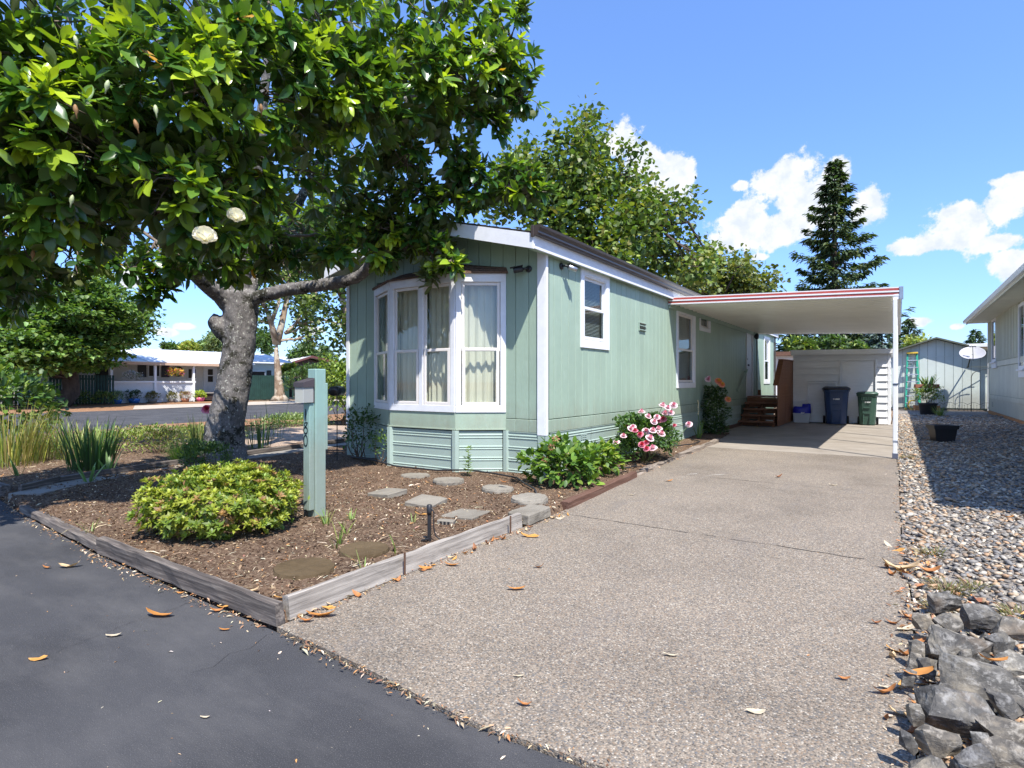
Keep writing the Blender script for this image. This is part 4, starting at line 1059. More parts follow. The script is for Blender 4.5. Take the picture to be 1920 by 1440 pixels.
# flat white roof of a carport behind
ab = thing('flat_roof_shelter', 'flat white roofed shelter beyond the gabled shed', 'shelter', (0, 0, 0))
MB().box(6.2, 11.5, 27.2, 33, 2.83, 2.98, .01).build('roof', M_ALU, ab)
for xx in (7.9, 11.3): MB().box(xx, xx+.09, 27.3, 27.39, 0, 2.83).build('post', M_ALU, ab)
dp = MB().bar((6.93, 25.15, .02), (6.93, 25.15, 2.25), .10, .08, ch=.01); o = dp.build('white_downpipe', M_ALU); tag(o, 'white square downpipe at the right corner of the gabled shed', 'downpipe')
# step ladder
M_FIBRE = MAT('green_fibreglass', (.03, .30, .20), .45, .4)
M_YEL = MAT('yellow_plastic', (.62, .42, .05), .5, .4)
M_LAD = MAT('ladder_aluminium', (.55, .58, .64), .35, .5, .05, metal=.6)
ld = thing('step_ladder', 'green fibreglass step ladder with yellow top against the gabled shed', 'ladder', (4.28, 24.9, 0), R(3))
H = 2.52
for s in (-1, 1):
    MB().bar((s*.27, -.16, .0), (s*.17, .30, H), .035, .07, up=(1,0,0)).build('rail', M_FIBRE, ld)
    MB().bar((s*.25, .38, .0), (s*.15, .36, H), .03, .04, up=(1,0,0)).build('rear_rail', M_FIBRE, ld)
for k in range(1, 8):
    t = k/8.0; MB().box(-.27+.10*t, .27-.10*t, -.2+.46*t, -.10+.46*t, H*t-.02, H*t+.02, .004).build('step', M_LAD, ld)
    if k % 2: MB().bar((-.24+.09*t, .37, H*t-.1), (.24-.09*t, .37, H*t-.1), .02).build('brace', M_LAD, ld)
MB().box(-.21, .21, .20, .42, H-.01, H+.06, .01).build('top_cap', M_YEL, ld)
for s in (-1, 1): MB().box(s*.27-.04, s*.27+.04, -.22, -.10, 0, .10, .008).build('foot', M_YEL, ld)
hc = thing('hose_coil', 'yellow garden hose coil at the foot of the step ladder', 'hose', (4.3, 24.6, .0), 0)
pts = []
for k in range(90):
    a = k*.42; r = .2+.02*math.sin(k*1.3); pts.append((r*math.cos(a), .10*math.sin(k*.07), .24+r*math.sin(a)))
MB().tube(pts, .014, 6).build('hose', M_YEL, hc)
# satellite dish
M_DISH = MAT('dish_grey', (.36, .36, .38), .5, .4, .05)
ds = thing('satellite_dish', 'grey satellite dish on a bent arm in front of the gabled shed', 'dish', (6.21, 24.75, 1.88))
aim = Vector((-.02, -.62, .78)).normalized(); side = Vector((1, 0, 0)); side = (side-aim*side.dot(aim)).normalized(); up = aim.cross(side)
c = Vector((.10, -.42, .50))
prof = [(r*.44, .10*r*r) for r in (0.02, .2, .4, .6, .8, .95, 1.0)]; prof += [(.44, .085), (.42, .07), (.01, -.02)]
MB().lathe(prof, 32, c, side, up, aim).build('reflector', M_DISH, ds)
MB().tube([(0, .5, 0), (0, 0, 0), (.0, -.05, .05), (.06, -.25, .42), tuple(c)], [.025, .03, .026, .026, .022], 10).build('mast', M_OLIVE, ds)
MB().tube([c+up*(-.40), c+up*(-.30)+aim*.22, c+up*(-.02)+aim*.42], .014, 8).build('feed_arm', M_OLIVE, ds)
mb = MB()
for k in (-1, 0, 1): mb.obox(c+up*.0+aim*.44+side*k*.08, side, up, aim, .032, .03, .045, .006)
mb.build('feed_horn', M_WHITE, ds)
MB().bar((0, 0, 0), (.9, .42, .0), .02).build('wall_brace', M_OLIVE, ds)
# plant stand with wooden tray
pl = thing('planter_stand', 'two tier wooden planter stand with spiky plant by the ladder', 'planter', (4.75, 24.0, 0), R(8))
def tray(z, w, d, h, mat):
    mb = MB(); return rect_frame_box(mb, w, d, z, h).build('tray', mat, pl)
def rect_frame_box(mb, w, d, z, h):
    mb.box(-w, w, -d, -d+.025, z, z+h, .004).box(-w, w, d-.025, d, z, z+h, .004).box(-w, -w+.025, -d+.025, d-.025, z, z+h, .004).box(w-.025, w, -d+.025, d-.025, z, z+h, .004).box(-w+.025, w-.025, -d+.025, d-.025, z+.01, z+h-.05); return mb
M_REDTRAY = m_wood('red_brown_tray', (.16, .055, .03), (.26, .10, .06), (.36, .17, .11))
tray(.98, .42, .20, .17, M_REDTRAY); tray(.05, .44, .24, .20, M_ORANGEWOOD)
for sx in (-1, 1):
    for sy in (-1, 1): MB().box(sx*.36-.02, sx*.36+.02, sy*.15-.02, sy*.15+.02, .0, .99, .003).build('leg', M_LAD, pl)
MB().box(-.37, .37, -.16, .16, .55, .57).build('shelf', M_LAD, pl)
M_POT = MAT('charcoal_pot', (.035, .037, .042), .55, .4, .1, 6, 70, .15)
pt = thing('plant_pot', 'large charcoal round pot on the gravel holding a leafy shrub', 'pot', (4.68, 20.5, .0))
MB().lathe([(.22, 0), (.24, .02), (.295, .40), (.32, .405), (.325, .45), (.30, .45), (.29, .40), (.0, .39)], 26).build('body', M_POT, pt)
MB().lathe([(.29, .39), (.15, .42), (.0, .425)], 20).build('soil', M_SOIL, pt)
bx = thing('planter_box', 'black rectangular planter box alone on the shaded gravel', 'planter', (4.53, 8.62, .01), R(22))
mb = MB(); 
vs = []
for (w, d, z) in ((.17, .12, 0), (.205, .15, .27), (.225, .17, .27), (.232, .175, .345), (.20, .145, .345), (.19, .135, .25)):
    vs += [(-w, -d, z), (w, -d, z), (w, d, z), (-w, d, z)]
fs = [(3, 2, 1, 0)]
for i in range(5):
    for k in range(4): a = i*4+k; b = i*4+(k+1) % 4; fs.append((a, b, b+4, a+4))
fs.append((20, 21, 22, 23)); MB().add(vs, fs).build('body', M_BLACK, bx)
# wire border fence and arch
M_WIRE = MAT('dark_wire', (.05, .055, .05), .5, .4)
wf = thing('wire_border', 'low scalloped wire border along the foot of the gabled shed', 'edging', (4.95, 25.05, 0))
for k in range(5):
    mb = MB(); x0 = .42*k; pts = [(x0+.42*t, 0, .28+.09*math.sin(math.pi*t)) for t in np.linspace(0, 1, 9)]
    mb.tube(pts, .008, 5); mb.tube([(x0, 0, .12), (x0+.42, 0, .12)], .006, 5)
    for t in (0, .25, .5, .75): mb.tube([(x0+.42*t, 0, 0), (x0+.42*t, 0, .28+.09*math.sin(math.pi*t) if t in (0, .5) else .24)], .006, 5)
    for t in (.25, .75): mb.lathe([(.0, -.02), (.02, 0), (.0, .02)], 6, (x0+.42*t, 0, .25))
    mb.build('wire_panel', M_WIRE, wf)
ar = thing('trellis_arch', 'thin dark wire trellis arch at the right end of the gabled shed', 'trellis', (6.33, 24.9, 0))
for dy in (0, .12):
    MB().tube([(0, dy, 0), (0, dy, 1.45), (.05, dy, 1.6), (.17, dy, 1.7), (.38, dy, 1.76), (.5, dy, 1.76)], .011, 6).build('hoop', M_WIRE, ar)
for z in (.5, 1.0, 1.5): MB().tube([(0, 0, z), (0, .12, z)], .008, 5).build('rung', M_WIRE, ar)

# ================================================================== NEIGHBOUR HOUSE on the right
nb = thing('neighbour_house', 'grey green neighbouring house with battened upper wall on the right edge', 'house', (6.75, 0, 0))
NY0, NY1 = -.1, 23.25
MB().prism([(0, .02), (7.0, .02), (7.0, 3.7), (3.5, 4.75), (.02, 3.66)], NY0+.02, NY1-.02, 'y').build('wall', M_CORE, nb)
y = 12.6
def nboard(z0, z1, xo, step, y0, y1):
    y = y0
    while y < y1-.05:
        e = min(y+step, y1); MB().box(xo, .024, y+.005, e-.005, z0, z1, .004).build('siding_board', M_NEIGH, nb); y = e
nboard(.13, .60, -.002, .61, 11.5, NY1); nboard(.76, 1.80, .002, .305, 11.5, NY1); nboard(2.0, 3.62, .006, 1.2, 11.5, NY1)
MB().box(-.002, .02, NY0, 11.49, .13, 3.62).build('siding_panel', M_NEIGH, nb)
MB().box(-.02, .0, NY0, NY1, .60, .755, .004).box(-.022, .0, NY0, NY1, 1.81, 1.99, .004).build('band_board', M_NEIGH, nb)
y = 11.6
while y < NY1:
    if not (15.05 < y < 16.15 or 20.9 < y < 22.2): MB().box(-.050, .004, y, y+.075, 1.995, 3.60, .004).build('batten', M_NEIGH, nb)
    y += .305
MB().box(-.025, .02, NY0, NY1+.01, .0, .125, .004).build('base_board', M_ORANGEWOOD, nb)
MB().box(-.025, .10, NY1-.02, NY1+.02, .1, 3.62, .004).build('corner_board', M_NEIGH, nb)
for (y0, y1, z0, z1) in ((20.95, 22.12, 2.0, 3.60), (15.1, 16.1, 1.62, 3.52)):
    mb = MB(); M = wmat((-.002, y0, z0), (0,1,0)); M = Matrix(((0, 1, 0, -.002), (1, 0, 0, y0), (0, 0, 1, z0), (0, 0, 0, 1)))
    w, h = y1-y0, z1-z0
    wn = bpy.data.objects.new('window', None); COL.objects.link(wn); wn.parent = nb
    f = rect_frame(MB(), 0, w, 0, h, .09, -.05, .01); f.V = [(v[1]-.002, v[0]+y0, v[2]+z0) for v in f.V]; f.F = [t[::-1] for t in f.F]; f.build('frame', M_WHITE, wn)
    MB().box(-.02, -.012, y0+.08, y1-.08, z0+.08, z1-.08).build('pane', M_DARK if False else M_GLASS, wn)
    MB().box(-.011, -.003, y0+.08, y1-.08, z0+.08, z1-.08).build('shade', M_DARK, wn)
    MB().box(-.10, .0, y0-.06, y1+.06, z0-.05, z0, .004).box(-.05, .0, y0-.02, y1+.02, z0-.24, z0-.051, .004).build('sill', M_WHITE, wn)
mb = MB()
for k in range(5): mb.box(-.012, .0, 22.1, 22.4, .30+.04*k, .325+.04*k)
mb.build('wall_vent', MAT('vent_grey', (.25, .27, .24), .6, .3), nb)
EX = -.70
MB().prism([(EX, 3.58), (3.5, 4.85), (7.7, 3.58), (7.7, 3.68), (3.5, 4.96), (EX, 3.68)], NY0-.5, NY1+.02, 'y').build('roof', MAT('grey_shingle', (.14, .135, .13), .9, .2, .25, 25, 140, .7), nb)
MB().box(EX-.02, EX, NY0-.5, NY1+.03, 3.54, 3.70, .003).build('fascia', M_NEIGH, nb)
MB().prism([(EX-.021, 3.70), (EX-.021, 3.60), (EX-.10, 3.60), (EX-.13, 3.70)], NY0-.5, NY1+.05, 'y').build('gutter', M_ALU, nb)
MB().box(EX+.001, -.001, NY0-.49, NY1+.01, 3.585, 3.60).build('soffit', M_NEIGH, nb)

# white house behind the carport, brown eave
wh = thing('white_house', 'white house with brown eave seen past the porch rail', 'house', (-1.2, 30, 0))
MB().box(-6, 2.3, 0, 8, 0, 2.75).build('wall', MAT('white_paint', (.72, .72, .72), .6, .3, .05), wh)
for (x0, x1, z0, z1) in ((.75, 1.0, .9, 2.4), (1.25, 1.55, 1.4, 2.4), (1.8, 2.05, 1.4, 2.4)):
    fo = rect_frame(MB(), x0, x1, z0, z1, .05, -.03, .01).build('window', M_WHITE, wh); MB().box(x0+.05, x1-.05, -.012, -.004, z0+.05, z1-.05).build('pane', M_DARK, fo)
MB().prism([(-6.4, 2.75), (2.6, 2.75), (2.6, 2.92), (-6.4, 3.05)], -.35, 8.3, 'y').build('roof', MAT('brown_roof', (.16, .085, .06), .8, .3, .2), wh)

# ================================================================== FAR SIDE OF THE SIDE STREET
M_WHITEWALL = MAT('offwhite_wall', (.62, .60, .56), .6, .3, .05)
M_METROOF = MAT('white_metal_roof', (.62, .64, .66), .35, .5, .06, .5, 40, .05)
M_TEALW = MAT('pale_teal_wall', (.50, .60, .60), .6, .3, .05)
ph = thing('porch_house', 'white house with metal roof and lattice fronted porch across the side street', 'house', (-33.7, 0, 0))
# local: x back from the street is negative, faces +x
MB().box(-7.0, -2.0, 5.0, 17.6, 0, 2.62).build('wall', M_WHITEWALL, ph)
MB().box(-7.0, -1.4, 17.6, 20.4, 0, 2.62).build('wall', M_TEALW, ph)
for k in range(17):          # ribbed metal roof sheets
    y0 = 4.6+.98*k; MB().prism([(.35, 2.42), (-4.6, 3.42), (-4.6, 3.46), (.35, 2.46)] if y0 < 16.6 else [(-1.0, 2.68), (-4.6, 3.42), (-4.6, 3.46), (-1.0, 2.72)], y0, y0+.95, 'y').bar((.34 if y0 < 16.6 else -1.0, y0+.96, 2.46 if y0 < 16.6 else 2.72), (-4.6, y0+.96, 3.46), .06, .05).build('roof_sheet', M_METROOF, ph)
MB().prism([(-4.6, 3.46), (-9.4, 2.5), (-9.4, 2.45), (-4.6, 3.41)], 4.6, 21.2, 'y').build('roof', M_METROOF, ph)
MB().box(.28, .36, 4.6, 16.4, 2.26, 2.42).build('eave_beam', MAT('tan_beam', (.48, .33, .23), .6, .3), ph)
for yy in (8.55, 10.9, 13.2): MB().box(.0, .13, yy, yy+.13, 0, 2.3).build('porch_post', M_WHITE, ph)
MB().box(-.02, .12, 8.5, 13.4, 1.20, 1.30).build('porch_rail', M_WHITE, ph)
lt = MB().box(.0, .02, 8.55, 13.35, .02, .10); lt.box(.0, .02, 8.55, 13.35, 1.12, 1.2)
n = 44
for k in range(-10, n):
    for sgn, xo in ((1, .012), (-1, .03)):
        y0 = 8.55+.109*k; p, q = ((y0, .08), (y0+1.08, 1.16)) if sgn == 1 else ((y0, 1.16), (y0+1.08, .08))
        def clip(p, q):
            t0, t1 = 0, 1
            if p[0] < 8.55: t0 = (8.55-p[0])/1.08
            if q[0] > 13.35: t1 = (13.35-p[0])/1.08
            L2 = lambda t: (p[0]+(q[0]-p[0])*t, p[1]+(q[1]-p[1])*t)
            return (L2(t0), L2(t1)) if t1 > t0+.02 else None
        r = clip(p, q)
        if r: lt.bar((xo, r[0][0], r[0][1]), (xo, r[1][0], r[1][1]), .048, .012, up=(1,0,0))
o = lt.build('lattice', M_WHITE, ph); o['kind'] = 'stuff'
MB().box(-.3, -.04, 8.6, 13.3, .02, 1.1).build('porch_skirt', M_WHITEWALL, ph)
MB().box(-2.0, -.05, 8.55, 15.6, .50, .56).build('porch_deck', M_GREYWOOD, ph)
for (y0, y1, z0, z1, k) in ((8.6, 9.3, .6, 2.3, 0), (11.55, 12.15, 1.62, 2.28, 1), (10.9, 11.4, 1.55, 2.3, 2), (12.3, 12.8, 1.55, 2.3, 2), (14.0, 14.5, 1.5, 2.1, 1), (18.2, 19.2, 1.3, 2.0, 1), (19.4, 19.75, 1.2, 2.1, 2)):
    xo = -2.0 if y0 < 17 else -1.4
    if k == 1:
        wn = MB().box(xo, xo+.05, y0-.06, y1+.06, z0-.06, z1+.06).build('window', M_WHITE, ph); MB().box(xo+.051, xo+.056, y0, y1, z0, z1).build('pane', M_DARK, wn)
    elif k == 2: MB().box(xo, xo+.04, y0, y1, z0, z1).build('shutter', M_BLACK, ph)
    else: MB().box(xo, xo+.03, y0, y1, z0, z1).build('doorway', M_DARK, ph)
d2 = MB().box(-2.0, -1.94, 15.0, 15.95, .56, 2.3).build('door', M_WHITE, ph)
for z in (1.25, 1.72): MB().box(-1.94, -1.93, 15.3, 15.65, z, z+.40).build('pane', M_DARK, d2)
for k in range(4): MB().box(-.1-.28*k, .2-.28*k, 13.5, 15.5, .10+.13*k, .14+.13*k).build('step', M_BROWNWOOD, ph)
MB().bar((-1.2, 15.5, 1.3), (.1, 15.5, .9), .05).build('handrail', M_WHITE, ph)
MB().box(-1.6, .3, 15.8, 16.0, 0, 1.9).build('privacy_panel', MAT('tan_panel', (.55, .47, .36), .6, .3), ph)
# wreath
wr = thing('wreath', 'round dark leafy wreath hanging on the porch wall', 'wreath', (-35.6, 13.35, 1.92))
MB().lathe([(.20, -.05), (.30, -.05), (.33, 0), (.30, .05), (.20, .05), (.17, 0), (.20, -.05)], 18, (0,0,0), (0,1,0), (0,0,1), (1,0,0), cap=False).build('ring', MAT('wreath_green', (.05, .06, .035), .9, .1, .5, 30), wr)
# green picket fences
M_FGREEN = MAT('dark_green_picket', (.018, .05, .042), .7, .3, .2, 3, 30, .3)
def picket(name, p, q, h, w, gap, lab, slat=True):
    p = Vector(p+(0,)); q = Vector(q+(0,)); d = (q-p); L_ = d.length
    t = thing(name, lab, 'fence', p, math.atan2(d.y, d.x)); x = 0
    me = None
    while x < L_:
        o = MB().box(0, w, -.012, .012, .03, h).build('picket', M_FGREEN, t) if me is None else link('picket', me, None, t)
        me = o.data; o.location = (x, 0, 0); x += w+gap
    for z in (.3, h-.25): MB().box(0, L_, .013, .05, z, z+.08).build('rail', M_FGREEN, t)
    return t
picket('picket_fence', (-33.0, 2.0), (-33.0, 4.9), 1.65, .09, .07, 'dark green picket fence left of the layered tree trunk')
picket('picket_fence', (-33.0, 5.5), (-33.0, 8.45), 1.62, .10, .045, 'dark green picket fence between the layered tree and the lattice porch')
picket('picket_fence', (-32.9, 15.9), (-32.9, 19.6), 1.70, .13, .012, 'sunlit close boarded green fence behind the plane tree')
picket('picket_fence', (-32.9, 20.0), (-32.9, 23.6), 1.55, .10, .06, 'dark green picket fence right of the plane tree')
# pale sheds at far left
ls = thing('pale_house', 'pale grey sided house at the far left behind the rhododendron', 'house', (-36, -4, 0))
MB().box(-4, 0, -4, 8.4, 0, 2.5).build('wall', M_WHITEWALL, ls)
for k in range(14): MB().box(0, .03, -3.9+.88*k, -3.86+.88*k, 0, 2.5).build('batten', M_GREYWOOD, ls)
MB().prism([(.5, 2.45), (-2, 3.1), (-4.5, 2.45), (-4.5, 2.55), (-2, 3.2), (.5, 2.55)], -4.3, 8.8, 'y').build('roof', M_METROOF, ls)
# brown gabled house
bh = thing('brown_house', 'low dark brown gabled house behind the hedges beside the plane tree', 'house', (-42, 25.3, 0))
MB().prism([(-.2, 0), (7.2, 0), (7.2, 2.6), (3.0, 3.35), (-.2, 2.5)], -8, 0, 'x').build('wall', MAT('dark_brown_wall', (.055, .035, .03), .7, .3), bh)
MB().prism([(-1.0, 2.35), (3.0, 3.52), (8.6, 2.6), (8.6, 2.72), (3.0, 3.66), (-1.0, 2.5)], -8.3, .5, 'x').build('roof', M_METROOF, bh)
MB().prism([(-1.05, 2.3), (3.0, 3.50), (8.65, 2.56), (8.65, 2.73), (3.0, 3.68), (-1.05, 2.5)], .5, .56, 'x').build('bargeboard', MAT('maroon_board', (.14, .055, .05), .6, .3), bh)
# pots and hanging flowers by the porch
M_BLUEPOT = MAT('blue_glaze', (.02, .12, .36), .25, .5); M_PINKPOT = MAT('pink_glaze', (.55, .10, .22), .4, .5); M_TERRA = MAT('terracotta', (.36, .17, .10), .8, .2); M_GREYPOT = MAT('grey_pot', (.22, .20, .18), .8, .2)
def pot(x, y, r, h, mat, lab, z=0):
    t = thing('flower_pot', lab, 'pot', (x, y, z), 0, 'pots along the porch lattice')
    MB().lathe([(r*.7, 0), (r*.95, h*.5), (r, h), (r*.9, h), (r*.85, h*.88), (0, h*.86)], 14).build('body', mat, t); return t
# ================================================================== PLANT KIT
def leaf_tpl(w=.42, st=(0, .18, .42, .7, .9, 1.0), prof=(0.04, .55, 1.0, .85, .42, 0.0), fold=.22, droop=.18, wave=0.0):
    """unit leaf along +y, width w, normal +z"""
    V = []; F = []; prev = None
    for i, (t, p) in enumerate(zip(st, prof)):
        z = -droop*t*t
        if p == 0.0: idx = (len(V),); V.append((0, t, z))
        else:
            hw = w/2*p; zz = z+fold*hw*2*.5 + wave*math.sin(t*9)
            idx = (len(V), len(V)+1, len(V)+2); V += [(-hw, t, zz), (0, t, z), (hw, t, zz-wave*math.sin(t*9)*1.7)]
        if prev is not None:
            if len(idx) == 3 and len(prev) == 3:
                for a, b in ((0, 1), (1, 2)): F += [(prev[a], prev[b], idx[b]), (prev[a], idx[b], idx[a])]
            elif len(idx) == 1: F += [(prev[0], prev[1], idx[0]), (prev[1], prev[2], idx[0])]
        prev = idx
    return np.array(V, float), np.array(F, int)
T_MAG = leaf_tpl(.46, (0, .15, .38, .68, .88, 1.0), (.05, .6, .98, .92, .5, 0.0), wave=.03); T_SM = leaf_tpl(.5, (0, .4, 1.0), (.06, 1.0, 0.0), .25, .12); T_ROSE = leaf_tpl(.62, (0, .35, .75, 1.0), (.1, 1.0, .7, 0.0), .2, .15)
T_PALM = leaf_tpl(.9, (0, .3, .7, 1.0), (.1, 1.0, .7, 0.0), .2, .15)
def unit(a): return a/np.maximum(np.linalg.norm(a, axis=-1, keepdims=True), 1e-9)
def rand_dirs(n): return unit(rng.normal(0, 1, (n, 3)))
def frames(d, up):
    y = unit(d); x = unit(np.cross(y, up)); z = np.cross(x, y); return x, y, z
def leaves(pos, d, up, size, tpl, col):
    V0, F0 = tpl; n = len(pos); x, y, z = frames(d, up)
    s = np.asarray(size).reshape(-1, 1, 1)
    V = (V0[None, :, 0:1]*x[:, None] + V0[None, :, 1:2]*y[:, None] + V0[None, :, 2:3]*z[:, None])*s + pos[:, None]
    F = F0[None] + (np.arange(n)*len(V0))[:, None, None]
    return V.reshape(-1, 3), F.reshape(-1, 3), np.repeat(col, len(V0), 0)
class Fol:
    def __init__(s): s.V = []; s.F = []; s.C = []; s.n = 0
    def add(s, V, F, C): s.V.append(V); s.F.append(F+s.n); s.C.append(C); s.n += len(V); return s
    def build(s, name, mat, parent, smooth=True, stuff=True):
        if not s.V: return None
        o = np_mesh(name, np.concatenate(s.V), np.concatenate(s.F), mat, parent, np.concatenate(s.C), smooth)
        if stuff: o['kind'] = 'stuff'
        return o
def pal(n, cols, p=None, jit=.18):
    c = np.array(cols, float)[rng.choice(len(cols), n, p=p)]
    return np.clip(c*rng.normal(1, jit, (n, 1))*rng.normal(1, .05, (n, 3)), .004, .95)
def blades(base, d, L, w, bend, col, seg=6):
    """arching strips. base,d (n,3), L,w,bend (n,)"""
    n = len(base); up = np.tile([0, 0, 1.0], (n, 1)); h = d*[1, 1, 0]; h = unit(h+1e-6)
    side = np.stack([-h[:, 1], h[:, 0], np.zeros(n)], 1); V = np.zeros((n, seg+1, 2, 3)); C = np.zeros((n, seg+1, 2, 3))
    for i in range(seg+1):
        t = i/seg; c = base + d*(L*t)[:, None] + h*(bend*L*t*t)[:, None] - up*(bend*bend*L*.55*t*t*t)[:, None]
        ww = (w*(1-.0*t)*(1-t**3)*(.65+.35*min(1, t*4)))[:, None]
        V[:, i, 0] = c-side*ww; V[:, i, 1] = c+side*ww; C[:, i, :] = (col*(.8+.35*t))[:, None]
    a = np.arange(n)[:, None]*(seg+1)*2 + np.arange(seg)[None]*2
    F = np.stack([np.stack([a, a+1, a+3], -1), np.stack([a, a+3, a+2], -1)], 2).reshape(-1, 3)
    return V.reshape(-1, 3), F, C.reshape(-1, 3)
M_LEAFGLOSS = LEAF('glossy_leaf', .28, .28, under=(.10, .12, .045), tint=(1.8, 1.9, .5))
M_LEAF = LEAF('leaf', .5, .32, tint=(1.4, 1.5, .5)); M_LEAFSOFT = LEAF('soft_leaf', .7, .30, tint=(1.3, 1.4, .5))
M_BLADE = LEAF('blade_leaf', .5, .35, tint=(1.25, 1.3, .55))
M_PETAL = LEAF('petal', .6, .3, tint=(1, .95, .9))
M_DRY = LEAF('dry_leaf', .65, .12, tint=(1, .9, .6))
def m_bark(name, c1, c2, lich=None, moss=None, sc=9, flake=None):
    m, N, L, b = nodes(name); v = gpos(N, L, (1, 1, .45)); vv = gpos(N, L)
    n = noise(N, L, v, sc, 7, .7); f = noise(N, L, v, sc*6, 5, .65)
    c = ramp(N, L, n, [(.32, c1), (.66, c2)])
    c = mixc(N, L, ramp(N, L, f, [(.3, .55), (.5, 0.0)]), c, tuple(x*.35 for x in c1))
    if flake: c = mixc(N, L, ramp(N, L, noise(N, L, vv, 1.6, 4, .6), [(.48, 0.0), (.54, 1.0)]), c, flake)
    if moss:
        mm = noise(N, L, vv, 3.2, 6, .75); c = mixc(N, L, ramp(N, L, mm, [(.52, 0.0), (.60, .92)]), c, moss)
    if lich:
        l1 = noise(N, L, vv, 28, 4, .6); c = mixc(N, L, ramp(N, L, l1, [(.60, 0.0), (.65, .9)]), c, lich)
        l2 = noise(N, L, vv, 7, 5, .7); c = mixc(N, L, ramp(N, L, l2, [(.64, 0.0), (.70, .65)]), c, lich)
    L.new(c, b.inputs['Base Color']); b.inputs['Roughness'].default_value = .9; b.inputs['Specular IOR Level'].default_value = .15
    b1 = bump(N, L, n, b, .6, .03); bump(N, L, f, b, .6, .012, b1); return m
M_BARK = m_bark('magnolia_bark', (.10, .092, .088), (.205, .19, .18), lich=(.42, .42, .37), moss=(.022, .022, .013))
M_TWIG = m_bark('grey_twig', (.11, .085, .065), (.25, .205, .165), lich=(.45, .43, .38), sc=14)
M_PLANEBARK = m_bark('plane_bark', (.16, .11, .075), (.36, .27, .19), sc=4, flake=(.44, .38, .30))
M_DARKBARK = m_bark('dark_bark', (.045, .035, .03), (.11, .085, .07), sc=5)
M_STEM = MAT('green_stem', (.09, .15, .04), .6, .3, .2, 20)
M_BROWNSTEM = MAT('brown_stem', (.10, .065, .04), .8, .2, .2, 20)
def wob(p, q, n, amp, seed=0, sag=0):
    g = random.Random(seed); p, q = Vector(p), Vector(q); L_ = (q-p).length
    off = [Vector((g.gauss(0, 1), g.gauss(0, 1), g.gauss(0, 1)))*amp*L_ for _ in range(n+1)]
    return [p.lerp(q, i/n) + (off[i] if 0 < i < n else Vector((0,0,0))) - Vector((0, 0, sag*L_*math.sin(math.pi*i/n))) for i in range(n+1)]
def taper(a, b, n): return [a+(b-a)*i/(n-1) for i in range(n)]

# ================================================================== MAGNOLIA
mg = thing('magnolia_tree', 'big leaning magnolia tree with glossy leaves and white blossoms shading the front garden', 'tree', (0, 0, 0))
D0 = 9.15
tp = [gnd(421, 868)-Vector((0,0,.12)), at(419, 840, D0), at(424, 790, D0), at(437, 730, D0), at(446, 670, D0), at(450, 620, D0), at(452, 575, D0), at(450, 545, D0-.03)]
tr = [.37, .315, .27, .245, .235, .24, .26, .22]
tb_ = MB().tube(tp, tr, 20)
limbs = []
def limb(pts, r0, r1, n=12):
    p = [v if isinstance(v, Vector) else at(*v) for v in pts]
    # subdivide smoothly
    q = []
    for i in range(len(p)-1):
        for k in range(4):
            t = k/4; a = p[max(i-1, 0)]; b = p[i]; c = p[i+1]; d = p[min(i+2, len(p)-1)]
            q.append(.5*((2*b)+(c-a)*t+(2*a-5*b+4*c-d)*t*t+(3*b-a-3*c+d)*t**3))
    q.append(p[-1]); rr = taper(r0, r1, len(q)); limbs.append((q, rr)); return q, rr
thick = []
thick.append(limb([(447, 590, D0), (420, 560, 9.0), (385, 530, 8.7), (350, 500, 8.3), (300, 440, 7.6), (240, 330, 7.0), (180, 200, 6.8)], .165, .045))
thick.append(limb([(452, 580, D0), (452, 520, 9.1), (458, 440, 9.0), (480, 340, 8.8), (490, 230, 8.7), (500, 120, 8.6), (510, 20, 8.6)], .15, .045))
thick.append(limb([(455, 590, D0), (475, 562, 9.1), (530, 545, 8.95), (600, 535, 8.75), (650, 526, 8.6), (685, 508, 8.45), (710, 450, 8.2), (738, 385, 8.0), (775, 335, 7.9), (790, 290, 7.9), (770, 250, 7.9), (760, 180, 7.8)], .118, .035))
thick.append(limb([(440, 640, D0), (412, 615, 9.05), (402, 602, 9.0), (394, 597, 8.98)], .15, .10))      # old pruned knob
thick.append(limb([(455, 560, D0), (500, 480, 9.6), (560, 380, 9.9), (620, 260, 9.9), (650, 120, 9.8)], .13, .04))
thick.append(limb([(440, 570, D0), (400, 480, 9.9), (330, 380, 10.3), (250, 250, 10.4), (200, 100, 10.3)], .13, .04))
for q, r in thick: tb_.tube(q, r, 12)
tk = tb_.build('trunk', M_BARK, mg, smooth=True)
m = tk.modifiers.new('join', 'REMESH'); m.mode = 'VOXEL'; m.voxel_size = .022; m.use_smooth_shade = True
m = tk.modifiers.new('soft', 'SMOOTH'); m.iterations = 6; m.factor = .6
mod_rough(tk, .034, .16); mod_rough(tk, .018, .035)
# extra bough lines that only carry foliage
for pts in ([(300, 440, 7.6), (200, 420, 7.0), (80, 440, 6.8), (-40, 440, 6.8)], [(240, 330, 7.0), (330, 300, 6.2), (360, 380, 5.9)], [(490, 230, 8.7), (560, 180, 7.4), (620, 200, 6.9)],
            [(738, 385, 8.0), (830, 360, 7.7), (940, 350, 7.6)], [(760, 180, 7.8), (860, 190, 7.4), (960, 150, 7.6)], [(180, 200, 6.8), (60, 220, 6.3), (-60, 260, 6.4)], [(480, 340, 8.8), (480, 320, 7.2), (450, 260, 6.4)],
            [(685, 508, 8.45), (740, 470, 7.9), (820, 490, 7.7)], [(300, 440, 7.6), (270, 490, 8.2), (280, 520, 8.4)], [(560, 545, 8.9), (600, 460, 8.2), (640, 450, 7.4)]):
    limb(pts, .045, .018)
LP = [(p, i, j) for i, (q, r) in enumerate(limbs) for j, p in enumerate(q)]
